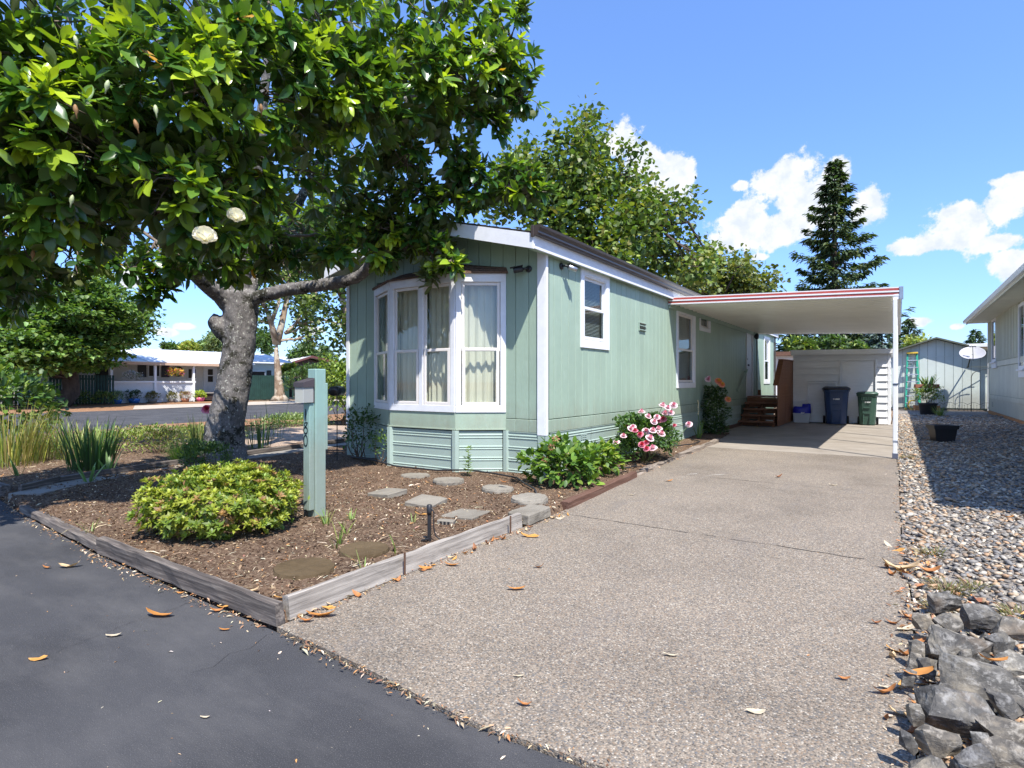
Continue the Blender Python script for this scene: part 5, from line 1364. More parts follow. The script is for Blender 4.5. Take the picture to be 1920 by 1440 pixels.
def near_limb(c):
    return min(LP, key=lambda t: (t[0]-c).length + (0.3 if t[0].z > c.z+.2 else 0))[0]
blobs = [(150,250,4.7,.68,1),(0,190,4.6,.74,1),(330,180,4.9,.70,1),(325,335,4.9,.46,1),(372,415,5.2,.36,1.3),(120,380,4.9,.50,1),(10,430,5.2,.50,1),(-110,350,5.0,.8,.6),(200,425,5.6,.26,1),(450,330,5.8,.44,1),
  (500,170,5.7,.74,1),(470,380,6.3,.36,1),(640,180,6.3,.76,1),(600,330,7.0,.50,.5),(560,430,8.0,.34,.4),(400,470,7.2,.34,1.1),(490,450,7.4,.34,1.1),(500,495,7.8,.22,1.1),(350,490,7.0,.26,1.1),(430,500,7.6,.26,1.1),(550,480,7.8,.22,1),
  (780,160,6.8,.66,1),(890,145,7.2,.58,1),(955,140,7.5,.36,1),(985,190,7.6,.22,1.2),(900,225,7.4,.34,1),(760,290,7.4,.40,1.1),(850,300,7.6,.34,1.1),(790,380,7.6,.36,1.2),(735,425,7.6,.30,1.2),(665,420,7.5,.32,1),(700,470,7.6,.26,1.2),(845,385,7.6,.26,1.1),(890,345,7.6,.36,1.2),(975,350,7.6,.32,1.3),(1005,360,7.6,.20,1.3),(700,380,7.6,.32,.8),(640,465,7.3,.28,1.1),(600,490,7.3,.18,1),(770,440,7.7,.30,1.1),(815,470,7.7,.26,1.2),(845,490,7.6,.18,1.3),(720,480,7.8,.22,1.1),(800,520,7.7,.14,1.3),
  (100,40,4.9,.8,.45),(350,20,5.1,.8,.45),(600,30,6.2,.85,.5),(820,40,7.2,.72,.6),(950,50,7.6,.40,.9),(-160,120,4.8,.8,.6),
  (60,530,6.6,.32,1),(-20,520,6.0,.40,1),(130,485,6.6,.28,1),(35,575,6.8,.20,1),(250,505,7.5,.24,.9),(295,540,7.6,.18,1),(315,500,7.6,.20,1),(195,480,7.0,.22,.9),(275,555,7.7,.09,1.2),
  (-330,160,3.7,.62,.8),(-520,60,3.3,.6,.8),(-380,330,4.0,.55,.8),(-260,-60,4.0,.7,.7),(-420,420,4.6,.6,.8),(-700,250,3.6,.6,.7)]
back = [(100,280,9.2,1.4,.32),(400,260,10,1.5,.35),(650,250,9.6,1.2,.35),(300,80,9.6,1.8,.18),(600,60,9.6,1.5,.18),(850,180,9.0,.8,.4),(500,400,10.2,.8,.45),(620,430,9.8,.6,.5),(250,430,10.2,.8,.45),(380,-150,9,1.8,.08),(700,-120,9,1.5,.08)]
RO = []; RD = []
twigs = MB(); tw_n = 0
for bi, (px, py, dep, r, den) in enumerate(blobs+back):
    c = at(px, py, dep); n = max(int(4*math.pi*r*r*den*17), 6)
    d = rand_dirs(n); d[:, 2] += .18; d = unit(d)
    rad = r*(rng.uniform(0.25, 1, n)**.42)*(1+.16*np.sin(d[:, 0]*5+bi)*np.cos(d[:, 2]*4+bi))
    P = np.array(c)[None] + d*rad[:, None]*np.array([1, 1, .92])
    RO.append(P); RD.append(unit(d*1.0+np.array([0, 0, .35])+rng.normal(0, .30, (n, 3))))
    l = near_limb(c); pth = wob(l, c, 5, .06, bi, -.03)
    twigs.tube(pth, taper(.024, .011, 6), 6, cap=False)
    for k in range(min(n, 12 if bi < len(blobs) else 5)):
        s = pth[random.randint(2, 5)]; e = Vector(P[k]); twigs.tube(wob(s, e, 3, .07, k+bi*31, .04), taper(.009, .004, 4), 5, cap=False)
RO = np.concatenate(RO); RD = np.concatenate(RD)
lz = RO[:, 2] > 1.75; RO, RD = RO[lz], RD[lz]
tw = twigs.build('branches', M_TWIG, mg, smooth=True); tw['kind'] = 'stuff'
nR = len(RO)
fresh = np.clip(rng.normal(.44, .32, nR), 0, 1)
per = 9
ang = (np.arange(per)*2.39996)[None] + rng.uniform(0, 6.28, (nR, 1)); tilt = np.linspace(.25, 1.35, per)[None] + rng.normal(0, .18, (nR, per))
ax = np.repeat(RD[:, None], per, 1); ref = np.where(np.abs(RD[:, 2:3]) > .9, [[1., 0, 0]], [[0, 0, 1.]])
e1 = unit(np.cross(RD, ref)); e2 = np.cross(RD, e1)
rad = e1[:, None]*np.cos(ang)[..., None] + e2[:, None]*np.sin(ang)[..., None]
LD = unit(ax*np.cos(tilt)[..., None] + rad*np.sin(tilt)[..., None] + np.linspace(0, -.42, per)[None, :, None]*np.array([0, 0, 1.]))
LPOS = RO[:, None] - ax*(np.linspace(0, .06, per)[None, :, None]) + rad*.008
LS = rng.uniform(.135, .225, (nR, per))*np.linspace(.72, 1.08, per)[None]
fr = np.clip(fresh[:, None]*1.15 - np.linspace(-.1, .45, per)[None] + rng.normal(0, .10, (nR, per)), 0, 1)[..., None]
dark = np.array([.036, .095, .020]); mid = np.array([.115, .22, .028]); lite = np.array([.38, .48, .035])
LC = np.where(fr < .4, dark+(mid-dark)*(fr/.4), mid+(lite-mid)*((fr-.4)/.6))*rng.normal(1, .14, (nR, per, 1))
yel = rng.uniform(0, 1, (nR, per, 1)) < .004; LC = np.where(yel, np.array([.50, .26, .03]), LC)
LPOS, LD, LS, LC = LPOS.reshape(-1, 3), LD.reshape(-1, 3), LS.reshape(-1), np.clip(LC.reshape(-1, 3), .004, .9)
UP = unit(np.repeat(ax.reshape(-1, 3), 1, 0)*.8+np.array([0, 0, .7]))
camv = np.array(CAM); dist = np.linalg.norm(LPOS-camv, axis=1)
# the 300 leaves that show largest become parts of their own
score = LS/dist; v = LPOS-camv; Xc = v[:, 0]*CY+v[:, 1]*SY; Dc = -v[:, 0]*SY+v[:, 1]*CY; u_ = 960+1094*Xc/Dc; w_ = 716-1094*v[:, 2]/Dc
score = np.where((u_ > 10) & (u_ < 1100) & (w_ > 10), score, 0); pick = np.argsort(-score)[:300]
mask = np.ones(len(LPOS), bool); mask[pick] = False
fo = Fol(); kinds = rng.integers(0, 4, len(LPOS)); MAGT = [T_MAG, leaf_tpl(.40, (0, .15, .38, .68, .88, 1.0), (.05, .55, .95, .95, .55, 0.0), .35, .42, .02), leaf_tpl(.50, (0, .15, .38, .68, .88, 1.0), (.05, .6, .98, .9, .45, 0.0), .10, .05, .05), leaf_tpl(.38, (0, .15, .38, .68, .88, 1.0), (.05, .6, .98, .9, .45, 0.0), .6, -.15, .04)]
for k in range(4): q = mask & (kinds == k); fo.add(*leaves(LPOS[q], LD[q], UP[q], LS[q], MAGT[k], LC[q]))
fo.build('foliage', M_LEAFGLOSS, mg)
leaf_me = []
for k in range(10):
    t = k/9; c = dark+(mid-dark)*min(t/.45, 1) if t < .45 else mid+(lite-mid)*((t-.45)/.55)
    o = np_mesh('leaf', T_MAG[0], T_MAG[1], M_LEAFGLOSS, mg, np.tile(c, (len(T_MAG[0]), 1)), True); leaf_me.append(o.data); bpy.data.objects.remove(o)
X_, Y_, Z_ = frames(LD[pick], UP[pick]); lum = LC[pick, 1]
order = np.clip(((lum-.05)/(.30-.05)*9), 0, 9).astype(int)
for i in range(len(pick)):
    o = link('leaf', leaf_me[order[i]], None, mg); s = float(LS[pick[i]]); p = LPOS[pick[i]]; x, y, z = X_[i]*s, Y_[i]*s, Z_[i]*s
    o.matrix_local = Matrix(((x[0], y[0], z[0], p[0]), (x[1], y[1], z[1], p[1]), (x[2], y[2], z[2], p[2]), (0, 0, 0, 1)))
# blossoms and buds
M_CREAM = LEAF('magnolia_petal', .5, .35, tint=(1, .98, .85))
def petal(n, r, h, wid, cup, col, parent, name, mat, rot, loc, tiltv):
    Vs = []; Fs = []; b = 0
    for k in range(n):
        a = 6.283*k/n+rot; ca, sa = math.cos(a), math.sin(a)
        for i in range(5):
            t = i/4
            for j in range(5):
                u = (j-2)/2; ww = wid*math.sin(math.pi*min(.12+.80*t, 1))*u
                rr = r*math.sin(t*cup) + .35*abs(u)**2*wid*.3*-1; zz = h*t - r*.35*(1-math.cos(t*cup))
                x, y = rr*ca-ww*sa, rr*sa+ww*ca; Vs.append((x, y, zz))
        for i in range(4):
            for j in range(4): q = b+i*5+j; Fs.append((q, q+1, q+6, q+5))
        b += 25
    o = np_mesh(name, np.array(Vs), np.array(Fs), mat, parent, np.tile(col, (len(Vs), 1)), True); o.location = loc; o.rotation_euler = tiltv; return o
for (px, py, dep, s, tl) in ((383, 440, 4.72, 1.0, (.55, .35, .2)), (441, 400, 4.9, .8, (.9, .6, .4)), (915, 92, 6.9, .9, (.5, .5, 0))):
    f = bpy.data.objects.new('blossom', None); COL.objects.link(f); f.parent = mg; f.location = at(px, py+10, dep); f.rotation_mode = 'QUATERNION'; f.rotation_quaternion = ((CAM-f.location).normalized()*.62+Vector((tl[0]*.4-.1, 0, .62))).to_track_quat('Z', 'Y'); f.scale = (1.18,)*3
    petal(5, .075*s, .10*s, .055*s, 1.9, (.86, .83, .72), f, 'petal', M_CREAM, .3, (0,0,0), (0,0,0)); petal(4, .045*s, .105*s, .05*s, 1.7, (.88, .85, .70), f, 'petal', M_CREAM, .9, (0,0,.004), (0,0,0))
M_BUD = MAT('bud_brown', (.24, .13, .05), .6, .3, .25, 40); M_BUDG = MAT('bud_green', (.34, .38, .20), .5, .3, .2, 40)
for (px, py, dep, k) in ((199, 168, 3.95, 1), (143, 214, 3.95, 0), (258, 242, 4.05, 0), (293, 213, 4.2, 1), (490, 211, 4.9, 0), (133, 382, 4.35, 1), (144, 84, 4.2, 1), (61, 483, 4.8, 0), (622, 290, 6.2, 1), (606, 190, 5.9, 0), (72, 362, 5.5, 0)):
    o = MB().lathe([(.004, -.03), (.006, 0), (.014, .015), (.016, .035), (.010, .058), (0, .07)], 10).build('bud', M_BUDG if k else M_BUD, mg, smooth=True); o.location = at(px, py, dep); o.rotation_euler = (random.uniform(-.25, .25), random.uniform(-.25, .25), 0)

# ================================================================== SHRUBS
def shrub(name, label, cat, loc, rx, ry, rz, n, size, cols, p=None, tpl=T_SM, mat=None, stems=8, lump=.16, lumpf=4, zc=None, flat=.0, shell=.55, group=None, upb=.45, stemmat=None, part='foliage', rzrot=0, bottom=.0):
    t = thing(name, label, cat, loc, rzrot, group); zc = rz*.95 if zc is None else zc
    d = rand_dirs(n); d[:, 2] = np.where(d[:, 2] < -.55, -d[:, 2], d[:, 2])
    ph = rng.uniform(0, 6, 6)
    k = 1+lump*(np.sin(d[:, 0]*lumpf+ph[0])*np.cos(d[:, 1]*lumpf+ph[1])+.7*np.sin(d[:, 2]*lumpf*1.7+ph[2]+d[:, 0]*3)+.5*np.sin(d[:, 0]*lumpf*2.3+ph[3])*np.sin(d[:, 1]*lumpf*2.1+ph[4]))
    r = k*rng.uniform(shell, 1, n)**.6
    P = d*np.array([rx, ry, rz])*r[:, None]
    if flat: P[:, 2] = np.minimum(P[:, 2], rz*(1-flat)+rng.normal(0, .03*rz, n))
    P[:, 2] += zc; ok = P[:, 2] > bottom; P = P[ok]; d = d[ok]; n = len(P)
    ld = unit(d*.8+rand_dirs(n)*.75+np.array([0, 0, upb])); u = unit(rand_dirs(n)*.5+np.array([0, 0, 1.0])+d*.3)
    Fol().add(*leaves(P, ld, u, size*rng.uniform(.65, 1.25, n), tpl, pal(n, cols, p))).build(part, mat or M_LEAF, t)
    mb = MB()
    for k in range(stems):
        e = Vector(P[rng.integers(0, n)])*.85; b = Vector((random.uniform(-.2, .2)*rx, random.uniform(-.2, .2)*ry, -.02)); mb.tube(wob(b, e, 4, .06, k), taper(.010 if rz < .6 else .02, .003, 5), 5, cap=False)
    if stems: mb.build('stems', stemmat or M_BROWNSTEM, t)['kind'] = 'stuff'
    return t
YG = [(.20, .27, .035), (.13, .20, .03), (.30, .34, .06), (.07, .12, .025), (.30, .16, .07)]
az = shrub('clipped_shrub', 'rounded clipped yellow green bush beside the green lamp post', 'bush', (-.87, -3.76, .01), .56, .54, .26, 2500, .042, YG, [.38, .27, .17, .15, .03], lump=.13, lumpf=7, flat=.04, shell=.66, zc=.25, stems=18, upb=.7)
n = 1500; d = rand_dirs(n); d[:, 2] = np.abs(d[:, 2])-.95*rng.uniform(0, 1, n)**2; d = unit(d); ph = rng.uniform(0, 6, 4)
k = 1+.12*np.sin(d[:, 0]*9+ph[0])*np.cos(d[:, 1]*8+ph[1])+.08*np.sin(d[:, 2]*13+d[:, 0]*7+ph[2])
P = d*np.array([.60, .58, .30])*(k*rng.uniform(.78, 1.03, n))[:, None]; P[:, 2] = np.minimum(P[:, 2], .285+.05*np.sin(P[:, 0]*9+1)*np.cos(P[:, 1]*11)+rng.normal(0, .018, n))+.25; P[:, 2] = np.maximum(P[:, 2], .05)
A = unit(d*.7+np.array([0, 0, .75])+rng.normal(0, .25, (n, 3))); m_ = 9; an = (np.arange(m_)*2.4)[None]+rng.uniform(0, 6, (n, 1)); tl = np.linspace(.35, 1.35, m_)[None]+rng.normal(0, .15, (n, m_))
e1 = unit(np.cross(A, [.3, .2, -.9])); e2 = np.cross(A, e1); rd = e1[:, None]*np.cos(an)[..., None]+e2[:, None]*np.sin(an)[..., None]
D_ = unit(A[:, None]*np.cos(tl)[..., None]+rd*np.sin(tl)[..., None]); sh_ = rng.uniform(0, 1, n)
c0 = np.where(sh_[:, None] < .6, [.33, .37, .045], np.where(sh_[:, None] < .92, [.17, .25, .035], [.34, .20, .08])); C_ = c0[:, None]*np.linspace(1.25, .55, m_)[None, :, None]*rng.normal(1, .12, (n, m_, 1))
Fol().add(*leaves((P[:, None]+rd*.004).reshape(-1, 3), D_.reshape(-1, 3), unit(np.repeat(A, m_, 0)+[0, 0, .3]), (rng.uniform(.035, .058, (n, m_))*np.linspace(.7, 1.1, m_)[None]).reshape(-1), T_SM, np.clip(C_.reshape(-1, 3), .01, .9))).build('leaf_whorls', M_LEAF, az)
shrub('low_shrub', 'small dark leafy shrub at the magnolia trunk foot behind the clipped bush', 'bush', (-3.9, -2.25, .03), .42, .3, .22, 1800, .04, [(.05, .10, .025), (.10, .16, .03)], shell=.5, stems=5)
# hydrangea like shrub at the house corner
hy = shrub('leafy_shrub', 'bright green shrub with wilted brown flower heads at the house corner', 'bush', (.46, -.38, .03), .44, .42, .24, 900, .10, [(.10, .19, .028), (.16, .26, .035), (.06, .13, .022)], tpl=T_ROSE, shell=.4, stems=10, lump=.26, zc=.22, upb=.05)
for k, (px, py) in enumerate(((1042, 823), (1034, 838), (1060, 848), (1022, 861))):
    p = at(px, py, 6.75) - Vector((.46, -.38, .03)); n = 46; dd = rand_dirs(n)
    Fol().add(*leaves(np.array(p)+dd*.022, dd, rand_dirs(n), rng.uniform(.02, .035, n), T_SM, pal(n, [(.42, .22, .10), (.50, .33, .18), (.30, .14, .07)]))).build('wilted_flower_head', M_DRY, hy, stuff=False)
    MB().tube(wob(Vector((.0, .0, .1)), p, 4, .04, k), .004, 5).build('flower_stem', M_STEM, hy)
shrub('leafy_shrub', 'yellow tinged broad leaved shrub between the house corner plant and pink roses', 'bush', (.50, .45, .03), .30, .42, .20, 620, .095, [(.14, .24, .03), (.24, .30, .04), (.08, .16, .025)], tpl=T_ROSE, shell=.4, stems=7, lump=.28, zc=.20, upb=.05)
# pink rose bush
def rose_mesh(cols, seed):
    g = random.Random(seed); F = Fol()
    for ring, (n, r, h, op) in enumerate(((6, .052, .020, 1.15), (6, .042, .030, .85), (5, .030, .036, .55), (4, .017, .040, .3), (3, .008, .042, .12))):
        for k in range(n):
            a = 6.283*(k/n)+ring*.6+g.uniform(-.2, .2); ca, sa = math.cos(a), math.sin(a); Vs = []
            for i in range(4):
                t = i/3; rr = r*(t**.8)*(.55+.45*op)+(.004 if ring > 2 else 0); zz = h*(t*(1.25-op*.55)) + .006*ring*.5 - (.012*t*t if op > 1 else 0)
                for j in range(3):
                    w = (j-1)*r*.75*math.sin(math.pi*(.22+.6*t)); Vs.append((rr*ca-w*sa, rr*sa+w*ca, zz+.004*abs(j-1)))
            Fs = []
            for i in range(3):
                for j in range(2): q = i*3+j; Fs += [(q, q+1, q+4), (q, q+4, q+3)]
            c = np.array(cols[min(ring, len(cols)-1)])*g.uniform(.9, 1.08)
            F.add(np.array(Vs), np.array(Fs), np.tile(c, (12, 1)))
    o = F.build('rose_flower', M_PETAL, None, stuff=False); me = o.data; bpy.data.objects.remove(o); return me
R_PALE = [rose_mesh([(.86, .66, .68), (.85, .62, .65), (.83, .52, .57), (.78, .34, .43), (.70, .20, .31)], s) for s in (1, 2)]
R_HOT = [rose_mesh([(.74, .26, .34), (.72, .17, .25), (.66, .09, .14), (.60, .05, .07)], s) for s in (3, 4)]
R_CORAL = [rose_mesh([(.86, .36, .22), (.86, .30, .15), (.88, .42, .12), (.86, .55, .10)], 5)]
rb = shrub('rose_bush', 'rose bush covered in pink blooms beside the skirting and driveway', 'rose bush', (.50, 2.25, .03), .40, .74, .40, 6800, .052, [(.05, .11, .022), (.09, .17, .03), (.035, .08, .02)], tpl=T_ROSE, shell=.35, stems=10, lump=.26, zc=.34, upb=.2)
inv = Vector((.50, 2.25, .03))
roses = [(1203,773,0,1.1),(1215,781,0,1),(1242,761,0,1.15),(1252,765,0,1),(1263,760,0,1.2),(1247,775,0,1.1),(1258,774,0,1),(1232,782,0,1),(1237,789,1,1.1),(1244,786,1,1.1),(1226,791,0,1.1),(1224,808,0,1.2),(1236,805,0,1.1),(1240,814,0,1.2),(1211,809,0,1.2),(1218,822,0,1.3),(1201,815,1,1),(1191,808,1,.9),(1187,801,0,1),(1182,804,0,1),(1169,818,0,1),(1156,830,0,1.1),(1204,834,1,1.1),(1212,830,1,.9),(1213,842,1,1),(1225,841,0,1.2),(1292,796,0,1.2),(1265,798,1,.7),(1175,799,1,.6)]
for k, (px, py, hot, s) in enumerate(roses):
    dep = 8.35+.5*random.random()-.25*(py > 800)-(.25 if py > 820 else 0)+(.8 if px > 1280 else 0)
    p = at(px, py, dep)-inv; o = link('rose_flower', (R_HOT if hot else R_PALE)[k % 2], None, rb); o.location = p
    d = (CAM-(p+inv)).normalized(); o.rotation_mode = 'QUATERNION'; o.rotation_quaternion = (d*.7+Vector((random.uniform(-.5, .5), random.uniform(-.5, .5), .75))).to_track_quat('Z', 'Y'); o.scale = (.86*s,)*3
    mbs = MB().tube(wob(Vector((p.x*.5, p.y*.6, max(p.z-.35, .05))), p, 3, .04, k), .0035, 5); mbs.build('flower_stem', M_STEM, rb)
# tall coral rose
cb = thing('rose_bush', 'tall narrow rose with coral orange blooms in front of the carport window', 'rose bush', (.24, 7.25, .03))
n = 2600; z = rng.uniform(.05, 1.12, n); a = rng.uniform(0, 6.28, n); rr = (.33-.2*np.abs(z-.45))*rng.uniform(.2, 1, n)**.6*(1+.25*np.sin(z*14+a))
P = np.stack([rr*np.cos(a), rr*np.sin(a), z], 1); d = unit(np.stack([np.cos(a), np.sin(a), rng.normal(.2, .5, n)], 1))
Fol().add(*leaves(P, d, unit(rand_dirs(n)*.5+[0, 0, 1]), rng.uniform(.04, .075, n), T_ROSE, pal(n, [(.028, .07, .022), (.05, .11, .03), (.09, .15, .03)]))).build('foliage', M_LEAF, cb)
mb = MB()
for k in range(6): mb.tube(wob((random.uniform(-.05, .05), random.uniform(-.05, .05), 0), (random.uniform(-.15, .15), random.uniform(-.15, .15), random.uniform(.8, 1.1)), 5, .03, k), .008, 5)
mb.build('stems', M_STEM, cb)['kind'] = 'stuff'
for k, (px, py, m_, s) in enumerate(((1347, 715, 2, 1.5), (1353, 721, 2, 1.4), (1365, 749, 2, 1.3), (1327, 712, 0, 1.2), (1329, 708, 0, .8))):
    p = at(px, py, 13.15)-Vector((.24, 7.25, .03)); o = link('rose_flower', (R_CORAL if m_ == 2 else R_PALE)[0], None, cb); o.location = p
    o.rotation_mode = 'QUATERNION'; o.rotation_quaternion = Vector((.5, -.7, .5)).to_track_quat('Z', 'Y'); o.scale = (s*1.0,)*3
    MB().tube(wob((0, 0, .9), p, 3, .05, k), .004, 5).build('flower_stem', M_STEM, cb)
# ---- blade plants
IRIS = [(.07, .135, .035), (.11, .19, .045), (.05, .10, .03), (.20, .26, .07)]
def clump(name, label, cat, loc, n, L, w, spread, cols, lean=.35, bend=.25, r=.15, group=None, p=None):
    t = thing(name, label, cat, loc, 0, group)
    a = rng.uniform(0, 6.28, n); rr = r*np.sqrt(rng.uniform(0, 1, n)); base = np.stack([rr*np.cos(a), rr*np.sin(a), np.full(n, -.01)], 1)
    le = lean*rng.uniform(.1, 1, n); d = unit(np.stack([np.cos(a+rng.normal(0, .4, n))*le, np.sin(a+rng.normal(0, .4, n))*le, np.ones(n)], 1))
    Fol().add(*blades(base, d, L*rng.uniform(.55, 1.05, n), w*rng.uniform(.7, 1.1, n), bend*rng.uniform(.1, 1.2, n), pal(n, cols, p))).build('blades', M_BLADE, t); return t
def G3(px, py): g = gnd(px, py, .05); return (g.x, g.y, .045)
clump('iris_clump', 'large clump of tall sword shaped green leaves left of the magnolia', 'iris', G3(172, 880), 120, .74, .014, .3, IRIS, .42, .16, .26, p=[.4, .25, .3, .05])
clump('iris_clump', 'clump of pale lime sword leaves behind the large green leaf clump', 'iris', G3(150, 860), 60, .72, .016, .3, [(.30, .34, .10), (.22, .30, .08)], .4, .12, .3)
for k, (px, py, n, L_, w, lab) in enumerate(((35, 892, 5, .36, .022, 'small three leaved iris fan near the street at far left'), (166, 905, 8, .34, .020, 'small sprawling iris fan in front of the large leaf clump'), (204, 888, 5, .42, .026, 'broad pale iris leaf fan at the right foot of the large clump'))):
    clump('iris_fan', lab, 'iris', G3(px, py), n, L_, w, .2, [(.20, .30, .11), (.15, .25, .08)], .8, .2, .03)
clump('tall_grass', 'tall yellow green grass at the left edge of the garden bed', 'grass clump', G3(20, 872), 260, .95, .006, .3, [(.34, .33, .05), (.20, .25, .05), (.38, .30, .09), (.12, .17, .04)], .30, .25, .40)
clump('tall_grass', 'thin reddish and green upright stalks between left grass and iris', 'grass clump', G3(85, 862), 170, .80, .0045, .3, [(.22, .24, .06), (.16, .19, .05), (.25, .16, .08)], .28, .25, .38)
clump('grass_tuft', 'bushy bright green grass tuft at the left of the magnolia trunk', 'grass clump', G3(345, 868), 420, .42, .004, .3, [(.07, .16, .03), (.14, .22, .04)], .7, .45, .14)
clump('tall_grass', 'upright olive stalks beside the left of the magnolia trunk', 'grass clump', G3(372, 852), 120, .72, .006, .3, [(.16, .20, .05), (.26, .26, .07), (.10, .14, .04)], .25, .18, .22)
clump('iris_clump', 'dark upright sword leaves right of the magnolia trunk', 'iris', G3(487, 843), 34, .72, .012, .3, [(.06, .11, .035), (.10, .16, .05)], .28, .12, .18)
clump('iris_clump', 'two tall seed stalks standing right of the magnolia trunk', 'iris', G3(515, 826), 6, .95, .008, .3, [(.10, .15, .05)], .14, .08, .2)
clump('gladiolus', 'pale spent flower spike with sword leaves beside the coral rose', 'gladiolus', G3(1310, 822), 8, .42, .018, .2, [(.20, .30, .06), (.14, .22, .05)], .45, .2, .04)
g = thing('flower_spike', 'dry cream seed spike standing between the pink and coral roses', 'flower', G3(1309, 821))
MB().tube([(0, 0, 0), (.01, .0, .4), (-.01, 0, .78)], [.008, .007, .004], 6).build('stalk', M_BLADE if False else M_STEM, g)
for k in range(7): MB().lathe([(.0, -.02), (.016, 0), (.012, .02), (0, .035)], 7, (random.uniform(-.012, .012), random.uniform(-.012, .012), .52+.045*k)).build('seed_pod', MAT('cream_pod', (.55, .46, .28), .8, .2) if k == 0 else bpy.data.materials['cream_pod'], g)
for k, (px, py, n, L_, lab) in enumerate(((650, 1000, 9, .16, 'sprawling grass sprig midway between lamp post and dark mossy stone'), (637, 1018, 7, .20, 'upright grass sprig just left of the dark mossy stone'), (745, 1038, 3, .20, 'slender blades between the dark mossy stone and pale plank'), (681, 1068, 3, .17, 'few short blades between the two mossy stones and the plank'), (628, 1026, 5, .15, 'short grass sprig touching the nearest mossy stone'), (612, 985, 12, .20, 'grass sprig at the right foot of the lamp post'), (775, 978, 6, .10, 'tiny pale sprig left of the slotted brick'), (660, 975, 10, .14, 'low pale sprig behind the dark mossy stone'), (170, 1000, 5, .2, 'curved seedling behind the thin left street timber'))):
    clump('grass_sprig', lab, 'grass sprig', G3(px, py), n, L_, .005, .2, [(.16, .26, .05), (.26, .30, .08)], .6, .5, .02, 'grass sprigs in the bare front bed')
# ---- wall foot plants
shrub('airy_shrub', 'sparse dark twiggy shrub at the left front corner of the house', 'bush', (-3.2, -.22, .03), .38, .22, .40, 480, .055, [(.045, .09, .025), (.07, .13, .03)], tpl=T_ROSE, shell=.3, stems=12, lump=.3, zc=.42, upb=.1)
shrub('airy_shrub', 'little green shrublet under the left part of the bay window', 'bush', (-2.55, -.42, .03), .18, .16, .22, 150, .045, [(.08, .15, .03), (.12, .2, .04)], tpl=T_ROSE, shell=.3, stems=6, zc=.28, upb=.1)
for k, (px, py, lab) in enumerate(((877, 893, 'single upright leafy sprig at the right end of the bay skirting'),)):
    p = G3(px, py); t = thing('young_sapling', lab, 'plant', p); n = 70; z = rng.uniform(.04, .38, n); a = rng.uniform(0, 6.28, n)
    Fol().add(*leaves(np.stack([.02*np.cos(a), .02*np.sin(a), z], 1), unit(np.stack([np.cos(a), np.sin(a), np.full(n, .5)], 1)), np.tile([0, 0, 1.], (n, 1)), rng.uniform(.04, .075, n), T_SM, pal(n, [(.12, .21, .04), (.2, .28, .06)]))).build('foliage', M_LEAF, t)
    MB().tube([(0, 0, 0), (.01, 0, .2), (0, .01, .4)], [.005, .004, .002], 6).build('stem', M_STEM, t)
# ---- left bed
RH = [(.06, .12, .025), (.12, .20, .035), (.20, .27, .06)]
p = at(15, 765, 10.2); shrub('rhododendron', 'broad leaved rhododendron bush at the far left edge', 'bush', (p.x-.3, p.y-.1, .03), .95, .95, .68, 1500, .15, RH, [.4, .4, .2], tpl=T_MAG, mat=M_LEAF, shell=.6, lump=.16, zc=.72, stems=10, upb=.25)
p = gnd(290, 838, .05); shrub('low_hedge', 'long low yellow green groundcover shrub before the side street', 'bush', (p.x, p.y, .04), 1.0, 1.9, .20, 5200, .055, [(.24, .30, .06), (.15, .22, .04), (.32, .30, .10), (.30, .18, .10)], [.4, .35, .2, .05], shell=.4, lump=.25, lumpf=6, zc=.16, stems=5)
p = gnd(298, 842, .05); shrub('low_shrub', 'small dark reddish shrub before the long yellow groundcover', 'bush', (p.x+.6, p.y-.2, .03), .32, .32, .24, 700, .05, [(.06, .08, .025), (.12, .09, .04), (.09, .13, .03)], shell=.4, zc=.22, stems=8)
p = gnd(570, 800, .05); shrub('ground_cover', 'pale green spreading groundcover left of the lamp post', 'bush', (p.x-.4, p.y, .03), .7, 1.2, .20, 2400, .07, [(.22, .30, .09), (.30, .36, .16), (.13, .2, .05)], shell=.3, lump=.3, zc=.14, stems=4)
p = gnd(640, 800, .05); shrub('tall_shrub', 'tall bright green shrub between the lamp post and the house', 'bush', (p.x-.5, p.y+.6, .03), .62, .8, .95, 3000, .10, [(.16, .24, .035), (.26, .32, .05), (.09, .15, .03)], tpl=T_MAG, mat=M_LEAF, shell=.4, lump=.22, zc=1.0, stems=10, upb=.1)
for px, py, s in ((393, 776, .9),):
    t = thing('pink_flower', 'lone pink rose bloom beside the left edge of the magnolia trunk', 'flower', gnd(388, 822, .04)); p = at(394, 776, t.location.y+20)
    hgt = .62; o = link('rose_flower', R_HOT[0], None, t); o.location = (0, 0, hgt); o.scale = (2, 2, 2); o.rotation_euler = (.9, .2, .7); MB().tube([(0, 0, 0), (.02, 0, .3), (0, 0, hgt)], .006, 5).build('flower_stem', M_STEM, t)
